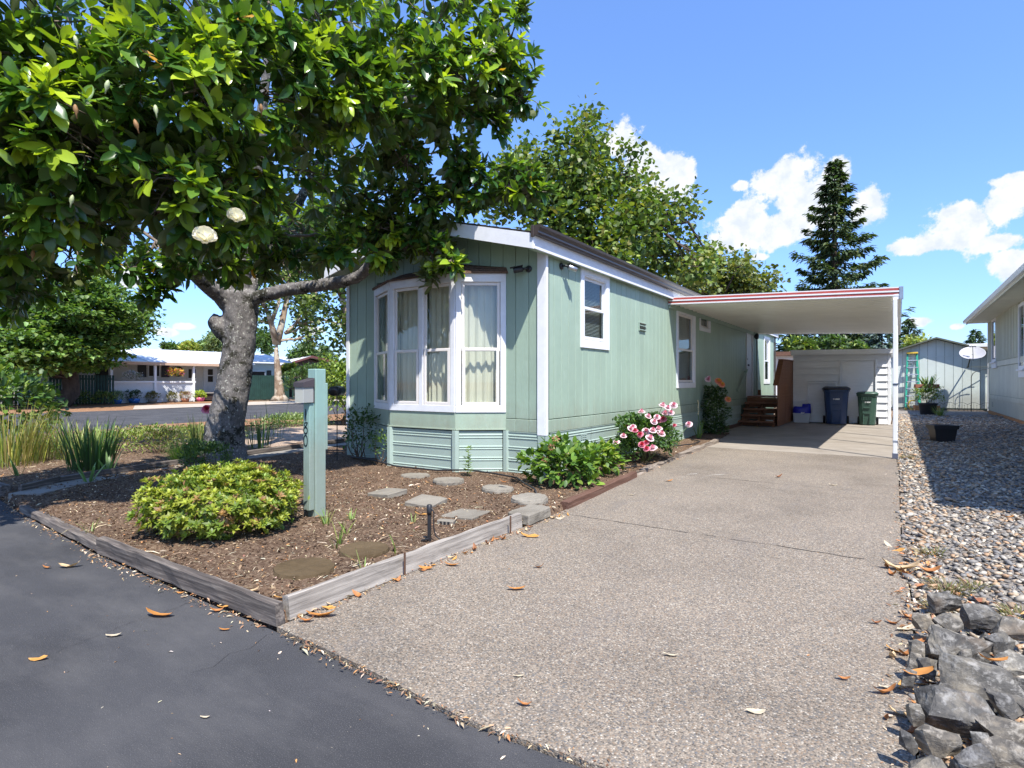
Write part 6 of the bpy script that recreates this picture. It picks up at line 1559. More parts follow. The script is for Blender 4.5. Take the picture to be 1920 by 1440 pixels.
# plants in the back yard
shrub('potted_shrub', 'leafy yellow green shrub growing in the large charcoal pot', 'bush', (4.68, 20.5, .42), .46, .42, .36, 1300, .075, [(.16, .24, .04), (.09, .15, .03), (.28, .32, .07)], tpl=T_SM, shell=.3, lump=.25, zc=.30, stems=8)
clump('potted_agave', 'spiky sword leaved plant in the wooden tray by the ladder', 'plant', (4.8, 24.0, 1.05), 26, .62, .035, .3, [(.10, .2, .05), (.25, .33, .07), (.06, .13, .04)], .7, .15, .2)
clump('grass_tuft', 'small green grass tuft in front of the charcoal pot', 'grass clump', (5.0, 19.6, .02), 60, .42, .010, .3, [(.14, .22, .05), (.24, .3, .07)], .8, .4, .1)
for k, (x, y, r, n, lab) in enumerate(((4.02, -2.15, .10, 160, 'biggest yellow flowered weed mat at the gravel edge above the rocks'), (4.32, -2.45, .09, 140, 'weed mat on the gravel beside the right end of the rock pile'), (3.98, -1.3, .07, 80, 'small weed at the gravel edge farther up the driveway'), (4.15, -2.0, .05, 60, 'small weed in open gravel behind the biggest weed mat'), (3.95, -2.55, .05, 60, 'little weed between the rock pile top and driveway'), (3.88, 5.0, .12, 120, 'green weed at the foot of the front carport post'))):
    clump('gravel_weed', lab, 'weed', (x, y, .015), n, .075, .0035, .2, [(.16, .17, .05), (.22, .2, .08), (.20, .13, .08)], 1.4, .6, r, 'weeds growing through the gravel')
# ferns and flowers at the far porch
for k, (y, r, h, mat, lab, cols) in enumerate(((8.75, .26, .26, M_BLUEPOT, 'leftmost blue glazed pot at the lattice porch', [(.20, .27, .15)]), (9.65, .30, .28, M_BLUEPOT, 'second blue glazed pot at the lattice porch with dark mound plant', [(.05, .09, .03)]), (10.65, .26, .22, M_GREYPOT, 'grey pot of brown ferny leaves left of the middle porch post', [(.16, .15, .06)]),
        (11.75, .22, .20, M_GREYPOT, 'grey pot of arching ferny leaves in the middle of the lattice', [(.18, .17, .07)]), (12.55, .24, .22, M_TERRA, 'terracotta pot with pinkish shrub near the right porch post', [(.22, .2, .1), (.35, .2, .17)]), (13.5, .26, .26, M_PINKPOT, 'pink glazed pot with lime leaves by the porch steps', [(.32, .42, .05)]), (15.5, .26, .42, M_TERRA, 'tall terracotta pot beside the tan panel of the porch', [(.16, .10, .06)]))):
    pot(-33.25, y, r, h, mat, lab); shrub('potted_plant', 'plant in the '+lab, 'plant', (-33.25, y, h*.9), r*1.4, r*1.4, r*1.2, 260, .13, cols, shell=.3, zc=.16, stems=0)
for (y, z, cols, lab) in ((9.6, 1.55, [(.70, .70, .72), (.66, .66, .70), (.12, .2, .08)], 'white petunias in a basket on the left part of the porch rail'), (12.05, 1.80, [(.72, .45, .02), (.75, .50, .02), (.66, .06, .28), (.12, .2, .05)], 'yellow and magenta hanging flower basket on the porch')):
    t = shrub('flower_basket', lab, 'flowers', (-33.45, y, z-.2), .45, .50, .30, 700, .10, cols, shell=.4, zc=.2, stems=0, bottom=-1, mat=M_PETAL, part='flowers')
    if z > 1.7: MB().tube([(0, 0, .2), (0, 0, .62)], .012, 5).build('hanger', M_BLACK, t)
# ================================================================== TREES BEYOND
def clumps_foliage(P0, n_per, sig, size, cols, p, tpl=T_SM, upb=.3, flat=1.0, out=None):
    """leaves gathered in loose clumps round the points P0"""
    m = len(P0); c = np.repeat(np.arange(m), n_per); n = len(c)
    off = rng.normal(0, 1, (n, 3))*np.asarray(sig)[c][:, None]*np.array([1, 1, flat]) if hasattr(sig, '__len__') else rng.normal(0, sig, (n, 3))*np.array([1, 1, flat])
    P = P0[c]+off; d = unit(rand_dirs(n)+off*1.2+np.array([0, 0, -.1])); u = unit(rand_dirs(n)*.7+np.array([0, 0, upb*3]))
    cc = pal(n, cols, p); cc *= rng.uniform(.8, 1.2, m)[c][:, None]
    return leaves(P, d, u, size*rng.uniform(.65, 1.25, n), tpl, np.clip(cc, .004, .9))
def broad_tree(name, label, base, trunk, blobs, leafsize, cols, p, bark, nclump, nleaf, sig, r0=.3, mat=None, tpl=T_PALM, upb=.3, flat=1.0, shell=.35, twig=True, cat='tree', group=None, extra=()):
    t = thing(name, label, cat, (0, 0, 0), 0, group); mb = MB()
    pts = [Vector(base)]+[Vector(q) for q in trunk]; rr = taper(r0, r0*.13, len(pts)); mb.tube(pts, rr, 12)
    LPs = list(pts[1:])
    for e in extra:
        q = [Vector(v) for v in e[0]]; mb.tube(q, taper(e[1], e[1]*.35, len(q)), 10); LPs += q
    P0 = []; tot = sum(b[1]**2 for b in blobs)
    tw = MB()
    for bi, (c, r) in enumerate(blobs):
        c = Vector(c); k = max(3, int(nclump*r*r/tot)); d = rand_dirs(k); q = np.array(c)+d*(r*rng.uniform(shell, 1, k)**.6)[:, None]*np.array([1, 1, .9]); P0.append(q)
        if twig:
            l = min(LPs, key=lambda v: (v-c).length+(1.0 if v.z > c.z else 0)); b = wob(l, c, 4, .05, bi, -.02); tw.tube(b, taper(r0*.28, r0*.10, 5), 6, cap=False)
            for j in range(min(k, 7)): tw.tube(wob(b[random.randint(2, 4)], Vector(q[j]), 3, .06, bi*9+j), taper(r0*.09, r0*.03, 4), 4, cap=False)
    mb.build('trunk', bark, t, smooth=True)
    if twig: tw.build('branches', bark, t, smooth=True)['kind'] = 'stuff'
    P0 = np.concatenate(P0)
    Fol().add(*clumps_foliage(P0, nleaf, sig, leafsize, cols, p, tpl, upb, flat)).build('crown', mat or M_LEAF, t)
    return t
def PB(lst, dep, jit=0): return [(at(px, py, dep+(random.uniform(-jit, jit))), r*dep/1094) for px, py, r in lst]
SYC = [(.105, .165, .03), (.18, .235, .045), (.055, .10, .022), (.22, .22, .055)]
DS = 21.5
broad_tree('maple_tree', 'tall airy broadleaf tree rising behind the green mobile home', (at(1105, 700, DS).x, at(1105, 700, DS).y, -.05), [at(1105, 560, DS), at(1105, 440, DS), at(1106, 350, DS), at(1100, 290, DS)],
  PB([(1097,232,30),(1080,262,34),(1118,275,40),(1060,310,56),(1125,330,58),(1010,305,42),(965,300,36),(1000,360,66),(1075,380,66),(1150,390,62),(950,380,50),(1185,300,26),(1195,340,36),(1205,400,42),(1250,395,24),(1285,385,22),(1302,395,16),(1240,440,46),(1180,450,56),(1110,450,62),(1040,440,62),(1275,480,46),(1210,500,50),(1310,500,34),(1335,470,16),(1150,500,50),(1100,510,60)], DS, 1.6),
  .19, SYC, [.4, .3, .2, .1], M_DARKBARK, 430, 38, .27, .26, extra=(([at(1105, 560, DS), at(1150, 480, DS), at(1195, 430, DS-.5), at(1235, 420, DS-.6)], .07), ([at(1105, 480, DS), at(1160, 380, DS+.5), at(1175, 330, DS+.6)], .06), ([at(1105, 520, DS), at(1040, 420, DS), at(990, 320, DS)], .12)))
broad_tree('maple_tree', 'lower rounded broadleaf tree behind the far end of the green mobile home', (at(1350, 700, 29).x, at(1350, 700, 29).y, -.05), [at(1350, 620, 29), at(1348, 560, 29)],
  PB([(1330,520,44),(1375,510,36),(1405,530,36),(1435,545,26),(1300,545,44),(1360,560,50),(1415,570,44),(1280,500,30),(1350,490,22),(1443,525,14),(1395,495,14)], 29, 1.5), .20, [(.13, .165, .035), (.20, .215, .05), (.07, .10, .025)], [.4, .35, .25], M_DARKBARK, 180, 40, .28, .22)
# plane trees across the side street
PLC = [(.085, .14, .03), (.15, .20, .045), (.05, .085, .022)]
DP = 42.0
bp = Vector((-31.8, 18.2, 0))
def pj(px, py): d = ray(px, py); t_ = (-31.8-CAM.x)/d.x; return CAM+d*t_
broad_tree('plane_tree', 'pale barked plane tree forking in front of the green fence across the street', (bp.x, bp.y, -.05), [pj(524, 735), pj(521, 700), pj(518, 660), pj(519, 640)],
  [(pj(*v[:2])+Vector((random.uniform(-1.5, 1.5), 0, 0)), v[2]*.034) for v in ((495,500,30),(540,500,36),(590,500,34),(500,560,26),(560,555,34),(610,560,28),(585,610,24),(625,610,22),(500,600,18),(565,630,20),(630,500,30),(470,520,26),(480,570,20),(540,440,44),(600,430,44),(500,430,40),(560,590,22))],
  .26, PLC, [.4, .35, .25], M_PLANEBARK, 230, 34, .42, .42, extra=(([pj(519, 645), pj(508, 605), pj(498, 575)], .26), ([pj(519, 645), pj(530, 600), pj(540, 550), pj(544, 480)], .26), ([pj(535, 625), pj(556, 605), pj(572, 570)], .13), ([pj(508, 605), pj(522, 570), pj(530, 520)], .16), ([bp+Vector((0, 0, -.05)), bp+Vector((0, 0, .45))], .7)))
DQ = 30.0
broad_tree('plane_tree', 'leaning plane tree half hidden behind the left wall of the mobile home', (at(668, 745, DQ).x, at(668, 745, DQ).y, -.05), [at(664, 660, DQ), at(655, 600, DQ), at(642, 560, DQ), at(622, 500, DQ), at(600, 420, DQ)],
  PB([(640,590,20),(630,540,26),(650,520,30),(615,500,30),(600,460,40),(645,470,40),(640,640,14),(690,480,50),(560,430,50),(620,400,60),(665,600,26),(610,585,14)], DQ, 1), .24, PLC, [.4, .35, .25], M_PLANEBARK, 130, 40, .36, .30)
# layered dome tree at the left
lt_ = thing('layered_tree', 'wide dome shaped tree with layered horizontal foliage across the side street', 'tree', (0, 0, 0))
bL = Vector((-31.4, 5.25, 0)); DL = 33.5
def pl_(px, py, dx=0): d = ray(px, py); t_ = (-31.4+dx-CAM.x)/d.x; return CAM+d*t_
mb = MB().tube([bL+Vector((0,0,-.05)), pl_(134, 735), pl_(132, 705), pl_(130, 670), pl_(125, 620), pl_(140, 560)], [.50, .40, .36, .30, .18, .07], 12)
lay = []
for py, x0, x1 in ((518, 120, 190), (535, 95, 215), (552, 75, 232), (570, 55, 245), (586, 30, 282), (603, 10, 280), (620, 0, 275), (635, -30, 262), (650, -45, 240), (664, -50, 225), (678, -40, 200), (690, 10, 165)):
    k = int((x1-x0)/9)+3
    for j in range(k):
        px = x0+(x1-x0)*(j+random.random())/k; w = (x1-x0)/2; q = 1-((px-(x0+x1)/2)/w)**2
        for s in range(2):
            dx = random.uniform(-1, 1)*4.2*math.sqrt(max(q, .06)); pp = pl_(px, py+random.uniform(-7, 7), dx); lay.append(pp)
            if random.random() < .3: a = pl_(130+random.uniform(-4, 4), py+18, dx*.1); mb.tube(wob(a, pp, 3, .03, j), taper(.07, .02, 4), 5, cap=False)
mb.build('trunk', M_DARKBARK, lt_, smooth=True)
P0 = np.array([tuple(v) for v in lay])
Fol().add(*clumps_foliage(P0, 46, .36, .21, [(.085, .16, .03), (.13, .22, .04), (.045, .09, .022), (.17, .23, .06)], [.4, .32, .2, .08], T_PALM, .9, .17)).build('crown', M_LEAF, lt_)
# spruce
def conifer(name, label, base, h, rad, n, cols, trunk_r=.3, droop=.25, low=.12, rag=.3, sz=.42, group=None):
    t = thing(name, label, 'tree', base, 0, group)
    MB().tube([(0, 0, -.1), (0, 0, h*.5), (0, 0, h)], [trunk_r, trunk_r*.55, .02], 10).build('trunk', M_DARKBARK, t, smooth=True)
    Ps = []; Ds = []; br = MB(); nb = int(h*6.5)
    for i in range(nb):
        z = h*(low+(1-low)*(i/nb)**.92); f = np.interp(z/h, [0, .15, .35, .6, .8, .93, 1], [1.0, 1.0, .82, .58, .34, .13, .02]); a = i*2.39996+rng.uniform(-.4, .4)
        L_ = rad*f*rng.uniform(1-rag, 1.12)+.1; m = max(5, int(n/nb*(.35+f)))
        s = rng.uniform(.08, 1, m)**.75; zz = z - droop*L_*np.sin(s*2.2)*.55 + .22*L_*s*s; w = rng.normal(0, .16, m)*L_*(1-.55*s)+rng.normal(0, .05, m)
        P = np.stack([np.cos(a)*s*L_-np.sin(a)*w, np.sin(a)*s*L_+np.cos(a)*w, zz+rng.normal(0, .09, m)-.18*rng.uniform(0, 1, m)*s], 1); Ps.append(P)
        d = np.stack([np.cos(a)+rng.normal(0, .55, m), np.sin(a)+rng.normal(0, .55, m), rng.normal(-.15, .3, m)], 1); Ds.append(unit(d))
        br.tube([(0, 0, z), (math.cos(a)*L_*.5, math.sin(a)*L_*.5, z-droop*L_*.4), (math.cos(a)*L_*.9, math.sin(a)*L_*.9, z-droop*L_*.35+.1*L_)], [trunk_r*.16*f+.012, trunk_r*.1*f+.01, .008], 4, cap=False)
    br.build('branches', M_DARKBARK, t)['kind'] = 'stuff'
    P = np.concatenate(Ps); D = np.concatenate(Ds); k = len(P)
    Fol().add(*leaves(P, D, unit(rand_dirs(k)*.5+[0, 0, 1.]), sz*rng.uniform(.6, 1.25, k), leaf_tpl(.34, (0, .35, .75, 1.0), (.3, 1.0, .7, 0.0), .3, .25), pal(k, cols))).build('crown', M_LEAFSOFT, t); return t
SPR = [(.038, .070, .024), (.058, .10, .030), (.024, .048, .019), (.085, .115, .034)]
conifer('spruce_tree', 'tall dark spruce standing alone behind the carport', (-.37, 44.8, 0), 18.4, 5.2, 17000, SPR, .42, .34, .04, .5, .50)
conifer('conifer_tree', 'dark conifer behind the gabled shed left slope', (at(1703, 700, 58).x, at(1703, 700, 58).y, 0), 7.6, 2.2, 3000, SPR, .25, .2, .05, .25, .5)
conifer('conifer_tree', 'bluish spruce peeking over the white shed roof', (2.8, 41, 0), 5.4, 2.4, 3200, [(.10, .15, .14), (.14, .19, .17), (.06, .09, .08)], .2, .2, .05)
conifer('conifer_tree', 'dark conical tree between gabled shed and neighbour house', (at(1829, 700, 70).x, at(1829, 700, 70).y, 0), 7.6, 2.4, 3600, [(.03, .075, .022), (.05, .10, .03)], .25, .15, .04, .2, .5)
def far_blob(name, label, px, py, dep, r, cols, n=60, nl=50, sq=1.0, leaf=.3):
    c = at(px, py, dep); R_ = r*dep/1094; b = (c.x, c.y, 0); bl = [(c+Vector((random.uniform(-.5, .5)*R_, random.uniform(-.5, .5)*R_, random.uniform(-.35, .2)*R_)), R_*random.uniform(.55, .8)) for _ in range(5)]
    return broad_tree(name, label, b, [(c.x, c.y, max(c.z*.5, .3)), tuple(c)], bl, leaf, cols, None, M_DARKBARK, n, nl, R_*.13, .16, twig=False, tpl=T_SM, shell=.3)
YEL = [(.26, .32, .05), (.16, .23, .04), (.33, .33, .07)]; MID = [(.07, .13, .03), (.11, .18, .04), (.045, .085, .025)]
far_blob('hedge_tree', 'yellow green bushy tree behind the white shed below the carport roof', 1500, 650, 36, 24, MID+YEL[:1], 50, 50)
far_blob('hedge_tree', 'yellow green tree right of the front carport post behind the gabled shed', 1705, 655, 38, 34, YEL, 60, 60)
far_blob('hedge_tree', 'lime green shrubby tree left of the white shed behind carport', 1600, 656, 34, 20, MID+YEL[:1], 40, 50)
conifer('conifer_tree', 'dark drooping conifer left of the tall spruce behind the white shed', (at(1500, 700, 50).x, at(1500, 700, 50).y, 0), 6.5, 3.4, 3600, SPR, .2, .25, .02, .3, .5)
conifer('conifer_tree', 'dark drooping conifer right of the tall spruce behind the white shed', (at(1615, 700, 50).x, at(1615, 700, 50).y, 0), 6.2, 3.2, 3600, SPR, .2, .25, .02, .3, .5)
far_blob('hedge_tree', 'dull green tree low behind the white shed centre', 1560, 648, 38, 26, MID, 50, 50)
for k, (px, py, dep, r, c, lab) in enumerate(((322, 652, 62, 20, MID, 'dark green far tree above the left end of the metal porch roof'), (358, 652, 60, 20, YEL, 'yellow far tree above the middle of the metal porch roof'), (385, 650, 66, 17, MID, 'dark slim far tree above the metal porch roof'), (408, 640, 60, 24, [(.16, .22, .08), (.2, .26, .1)], 'pale green far tree beside the magnolia trunk'),
    (490, 640, 58, 26, MID, 'mid green far tree just right of the magnolia trunk'), (565, 660, 55, 26, MID, 'dark bushy far tree right of the plane tree trunk'), (545, 690, 48, 14, YEL, 'lime shrub tree close right of the plane tree trunk'))):
    far_blob('far_tree', lab, px, py, dep, r, c, 45, 45, leaf=.4)
conifer('far_conifer', 'rounded dark conifer far beyond the brown house', (at(606, 700, 62).x, at(606, 700, 62).y, 0), 5.2, 2.3, 2200, MID, .2, .1, .03, .2, .5)
conifer('far_conifer', 'rounded grey green conifer beyond the brown house ridge', (at(608, 700, 75).x, at(608, 700, 75).y, 0), 6.0, 3.0, 2200, [(.06, .10, .04), (.10, .14, .06)], .2, .1, .03, .2, .6)
for k, (px, py, dep, rx, rz, c, lab) in enumerate(((578, 715, 38, 1.5, 1.0, MID, 'dark rounded hedge bush left of the lamp post across the street'), (605, 712, 42, 1.7, 1.0, MID, 'dense dark hedge in front of the brown house'), (635, 720, 36, 1.3, 1.0, YEL, 'bright lime hedge bush in front of the brown house'))):
    p = at(px, py, dep); shrub('hedge_bush', lab, 'hedge', (p.x, p.y, .2), rx, rx, rz, 1500, .20, c, shell=.4, lump=.2, zc=rz*1.0+.1, stems=6, upb=.3)
for k, (x, y, r, lab) in enumerate(((-31.9, 3.0, .5, 'small green plant at the foot of the left picket fence'), (-32.2, 6.4, .55, 'leafy plant at the fence foot right of the layered tree trunk'), (-32.0, 7.6, .45, 'spiky low plant at the fence foot beside the lattice porch'), (-32.1, 4.4, .6, 'leafy plant at the fence foot left of the layered tree trunk'))):
    shrub('fence_plant', lab, 'plant', (x, y, .02), r, r*1.3, r*.8, 420, .16, [(.07, .13, .03), (.13, .19, .05), (.2, .22, .07)], shell=.3, zc=.3, stems=4)
# ================================================================== LAMP POST, MAILBOX, SPIKE LIGHT, STEPPING STONES
M_POSTG = m_siding('post_green', (.225, .35, .31), .45)
lp = thing('lamp_post', 'sage green wooden post with a square lamp and the number 180', 'post', (-.56, -3.08, .02))
MB().box(-.052, .060, -.055, .055, -.05, 1.345, .006).build('post', M_POSTG, lp)
MB().box(-.045, .045, -.108, -.056, .10, 1.045, .006).build('number_board', M_POSTG, lp)
MB().box(.018, .024, -.1095, -.104, .10, 1.04, .001).build('board_groove', M_POSTG, lp)
MB().box(-.04, .05, .056, .085, .62, 1.22, .005).build('back_board', M_POSTG, lp)
lm = MB().box(-.05, .05, -.075, -.056, 1.045, 1.265, .004).build('lamp_plate', MAT('bronze_lamp', (.06, .05, .055), .5, .4), lp)
MB().prism([(-.075, 1.255), (-.19, 1.225), (-.19, 1.185), (-.075, 1.185)], -.068, .068, 'x').build('lamp_cap', bpy.data.materials['bronze_lamp'], lp)
def m_frost():
    m, N, L, b = nodes('ribbed_lens'); b.inputs['Base Color'].default_value = (.30, .31, .29, 1); b.inputs['Roughness'].default_value = .25
    b.inputs['Specular IOR Level'].default_value = .6; return m
mb = MB(); prof = [(-.06, -.08)]
for k in range(10):
    x = -.06+.012*k; prof += [(x+.002, -.178), (x+.006, -.185), (x+.010, -.178)]
prof += [(.06, -.08)]
mb.prism(prof, 1.05, 1.184, 'z'); mb.build('lamp_lens', m_frost(), lp)
# digits as flat painted strokes
M_INK = MAT('dark_paint', (.012, .025, .03), .5, .4)
def stroke(pts, w, name):
    mb = MB(); n = len(pts); P = [Vector((x, 0, z)) for x, z in pts]
    for i in range(n-1):
        d = (P[i+1]-P[i]).normalized(); s = Vector((-d.z, 0, d.x)); wa = w(i/(n-1)) if callable(w) else w; wb = w((i+1)/(n-1)) if callable(w) else w
        mb.add([P[i]-s*wa-d*.001, P[i+1]-s*wb+d*.001, P[i+1]+s*wb+d*.001, P[i]+s*wa-d*.001], [(0, 1, 2, 3)])
    o = mb.build(name, M_INK, lp); o.location = (-.008, -.1105, 0); return o
stroke([(-.002, .992), (.001, .94), (.003, .885)], lambda t: .005+.006*math.sin(t*math.pi), 'digit_1')
stroke([(.026*math.sin(t), .803+.028*math.cos(t)) for t in np.linspace(.0, 6.283, 26)], .006, 'digit_8')
stroke([(.004, .830), (-.017, .850), (-.014, .868), (.006, .872), (.028, .872)], .0055, 'digit_8'); stroke([(.028, .872), (.012, .850), (-.008, .830)], .0055, 'digit_8')
stroke([(.025*math.sin(t), .713+.048*math.cos(t)) for t in np.linspace(0, 6.283, 30)], .006, 'digit_0')
for o in lp.children:
    if o.name.startswith('digit'): o.name = 'digit'
mbx = thing('mailbox', 'small black rounded mailbox beyond the lamp post', 'mailbox', (-3.0, .55, 0))
p = at(632, 733, 8.9); mbx.location = (p.x, p.y, 0)
MB().lathe([(.0, -.20), (.075, -.20), (.075, .20), (.0, .20)], 20, (0, 0, p.z), Vector((CY, SY, 0))*1.0, (0, 0, .95), (-SY, CY, 0)).build('body', M_BLACK, mbx)
MB().box(-.005, .005, -.005, .005, 0, p.z-.06).build('post', M_BLACK, mbx)
g = gnd(805, 1014, .05)
sp = thing('spike_light', 'thin black garden light spike with a cable near the pale plank', 'light', (g.x, g.y, .04), R(20))
MB().box(-.012, .012, -.012, .012, -.02, .22, .003).build('stake', M_BLACK, sp)
MB().lathe([(.018, 0), (.02, .02), (.02, .07), (.012, .075)], 10, (0, 0, .21)).build('head', M_BLACK, sp)
MB().tube([(.012, 0, .27), (.035, .005, .22), (.03, .01, .12), (.045, .01, .05), (.09, .02, .012), (.16, .05, .01)], .0045, 6).build('cable', M_BLACK, sp)
MB().obox((-.03, -.01, .02), (1, 0, .3), (0, 1, 0), (-.3, 0, 1), .03, .012, .006, .002).build('clip', M_BLACK, sp)
g = gnd(837, 980, .05); vb = thing('vent_brick', 'small grey slotted concrete piece half buried behind the pale plank', 'brick', (g.x, g.y, .03), R(15))
mb = MB().box(-.075, .075, -.035, .035, .0, .045, .006); mb.build('body', M_CONC, vb)
for k in range(3): MB().box(-.045+.035*k, -.025+.035*k, -.037, -.0345, .006, .036).build('slot', M_BLACK, vb)
def disc(px, py, wpx, h, mat, lab, moss=False, dz=.018):
    g = gnd(px, py, .09); dep = (g-CAM).dot(Vector((-SY, CY, 0))); r = wpx*dep/1094/2
    mb = MB().lathe([(r*.97, 0), (r, .01), (r*1.005, h*.7), (r*.96, h), (r*.7, h*1.02), (0.01, h*1.02)], 36)
    o = mb.build('stepping_stone', mat, None, smooth=False); o.location = (g.x, g.y, dz); o.rotation_euler = (random.uniform(-.03, .03), random.uniform(-.03, .03), random.uniform(0, 3)); mod_rough(o, .022, .05, sub=1)
    return tag(o, lab, 'stepping stone', 'round stepping stones in the front bed')
disc(571, 1058, 112, .09, M_MOSSY, 'brown mossy round stepping stone nearest the street', dz=-.012); disc(683, 1024, 92, .085, M_MOSSY, 'dark mossy round stepping stone behind the pale plank', dz=-.008)
disc(779, 888, 54, .06, M_CONC, 'leftmost round stone shaded under the bay window'); disc(841, 898, 58, .07, M_CONC, 'round stone under the right bay corner beside the sprig')
disc(933, 913, 60, .07, M_CONC, 'round stone left of the leafy corner shrub with a dry leaf'); disc(993, 934, 70, .085, M_CONC, 'clean round stone right in front of the leafy corner shrub')
def slab(px, py, w, d, h, rz, tilt, lab, dz=.028):
    g = gnd(px, py, .09); o = MB().box(-w/2, w/2, -d/2, d/2, 0, h, .008).build('paving_slab', M_CONC); o.location = (g.x, g.y, dz); o.rotation_euler = (tilt[0], tilt[1], rz); mod_rough(o, .012, .05, sub=2)
    return tag(o, lab, 'paving slab', 'square slabs in the front bed')
slab(727, 920, .30, .30, .06, R(2), (R(2), R(-3)), 'tan square slab in dappled shade beside the lamp post'); slab(799, 936, .31, .30, .06, R(8), (R(5), R(3)), 'tilted grey square slab in the middle of the bed'); slab(874, 956, .33, .33, .035, R(6), (0, R(-2)), 'flat sunken square slab near the pale plank')
# drip hose along the house foot
M_HOSE = MAT('black_hose', (.02, .02, .022), .5, .4)
hz = thing('drip_hose', 'thin black drip hose lying along the house foot by the bay', 'hose', (0, 0, 0))
MB().tube([(-3.3, -.30, .09), (-2.7, -.42, .10), (-2.0, -.62, .08), (-1.3, -.60, .085), (-.9, -.42, .10), (-.5, -.40, .085), (-.1, -.5, .08), (.15, -.75, .085), (.45, -1.0, .08), (.55, -1.12, .06)], .011, 7).build('hose', M_HOSE, hz)
hz = thing('drip_hose', 'black drip hose loop between the green shrubs and pink roses', 'hose', (0, 0, 0))
MB().tube([(.1, .95, .09), (.40, .95, .085), (.62, .90, .085), (.70, 1.05, .08), (.72, 1.3, .08), (.60, 1.55, .07)], .011, 7).build('hose', M_HOSE, hz)
hz = thing('drip_hose', 'black drip hose loop by the coral rose and spent flower spike', 'hose', (0, 0, 0))
MB().tube([(.1, 4.0, .08), (.4, 4.1, .085), (.55, 4.6, .08), (.5, 5.2, .08), (.2, 5.6, .07)], .011, 7).build('hose', M_HOSE, hz)

# ================================================================== FALLEN LEAVES AND LITTER
def dry_me(curl, cols, seed):
    g = np.random.default_rng(seed); V0, F0 = leaf_tpl(.36, (0, .15, .4, .7, .9, 1.0), (.06, .6, 1.0, .85, .45, 0.0), -.5*curl, 0, .04*curl)
    V = V0.copy(); V[:, 1] -= .5; V[:, 2] += curl*.9*(V[:, 1]**2)*2 + curl*2.4*np.abs(V[:, 0])**1.4; V[:, 2] += g.normal(0, .02, len(V)); V[:, 0] += .25*curl*V[:, 1]**2
    V[:, 2] -= V[:, 2].min()-.01
    c = np.array(cols)[None]*g.uniform(.75, 1.15, (len(V), 1)); c[1::3] *= .8
    o = np_mesh('dry_leaf', V, F0, M_DRY, None, c, True)
    m = o.data; bpy.data.objects.remove(o); return m
DRY = [dry_me(.5, (.52, .22, .05), 1), dry_me(.9, (.42, .17, .05), 2), dry_me(.3, (.60, .30, .07), 3), dry_me(.7, (.58, .42, .24), 4), dry_me(1.1, (.30, .12, .045), 5), dry_me(.5, (.62, .52, .36), 6)]
def dry(px, py, wpx, kind, ang=None, z=.016, lab=None, grp='dry magnolia leaves fallen on the ground', roll=0):
    g = gnd(px, py, z); dep = (g-CAM).dot(Vector((-SY, CY, 0))); L_ = wpx*dep/1094*1.05
    o = link('dry_leaf', DRY[kind], None, None); o.location = g; o.scale = (L_,)*3; o.rotation_euler = (roll+random.uniform(-.15, .15), random.uniform(-.25, .25), (YAW-R(90)+random.uniform(-.4, .4)) if ang is None else ang)
    return tag(o, lab or 'curled orange brown dry leaf fallen on the ground', 'leaf', grp)
S_ = .004; P_ = .016; B_ = .06
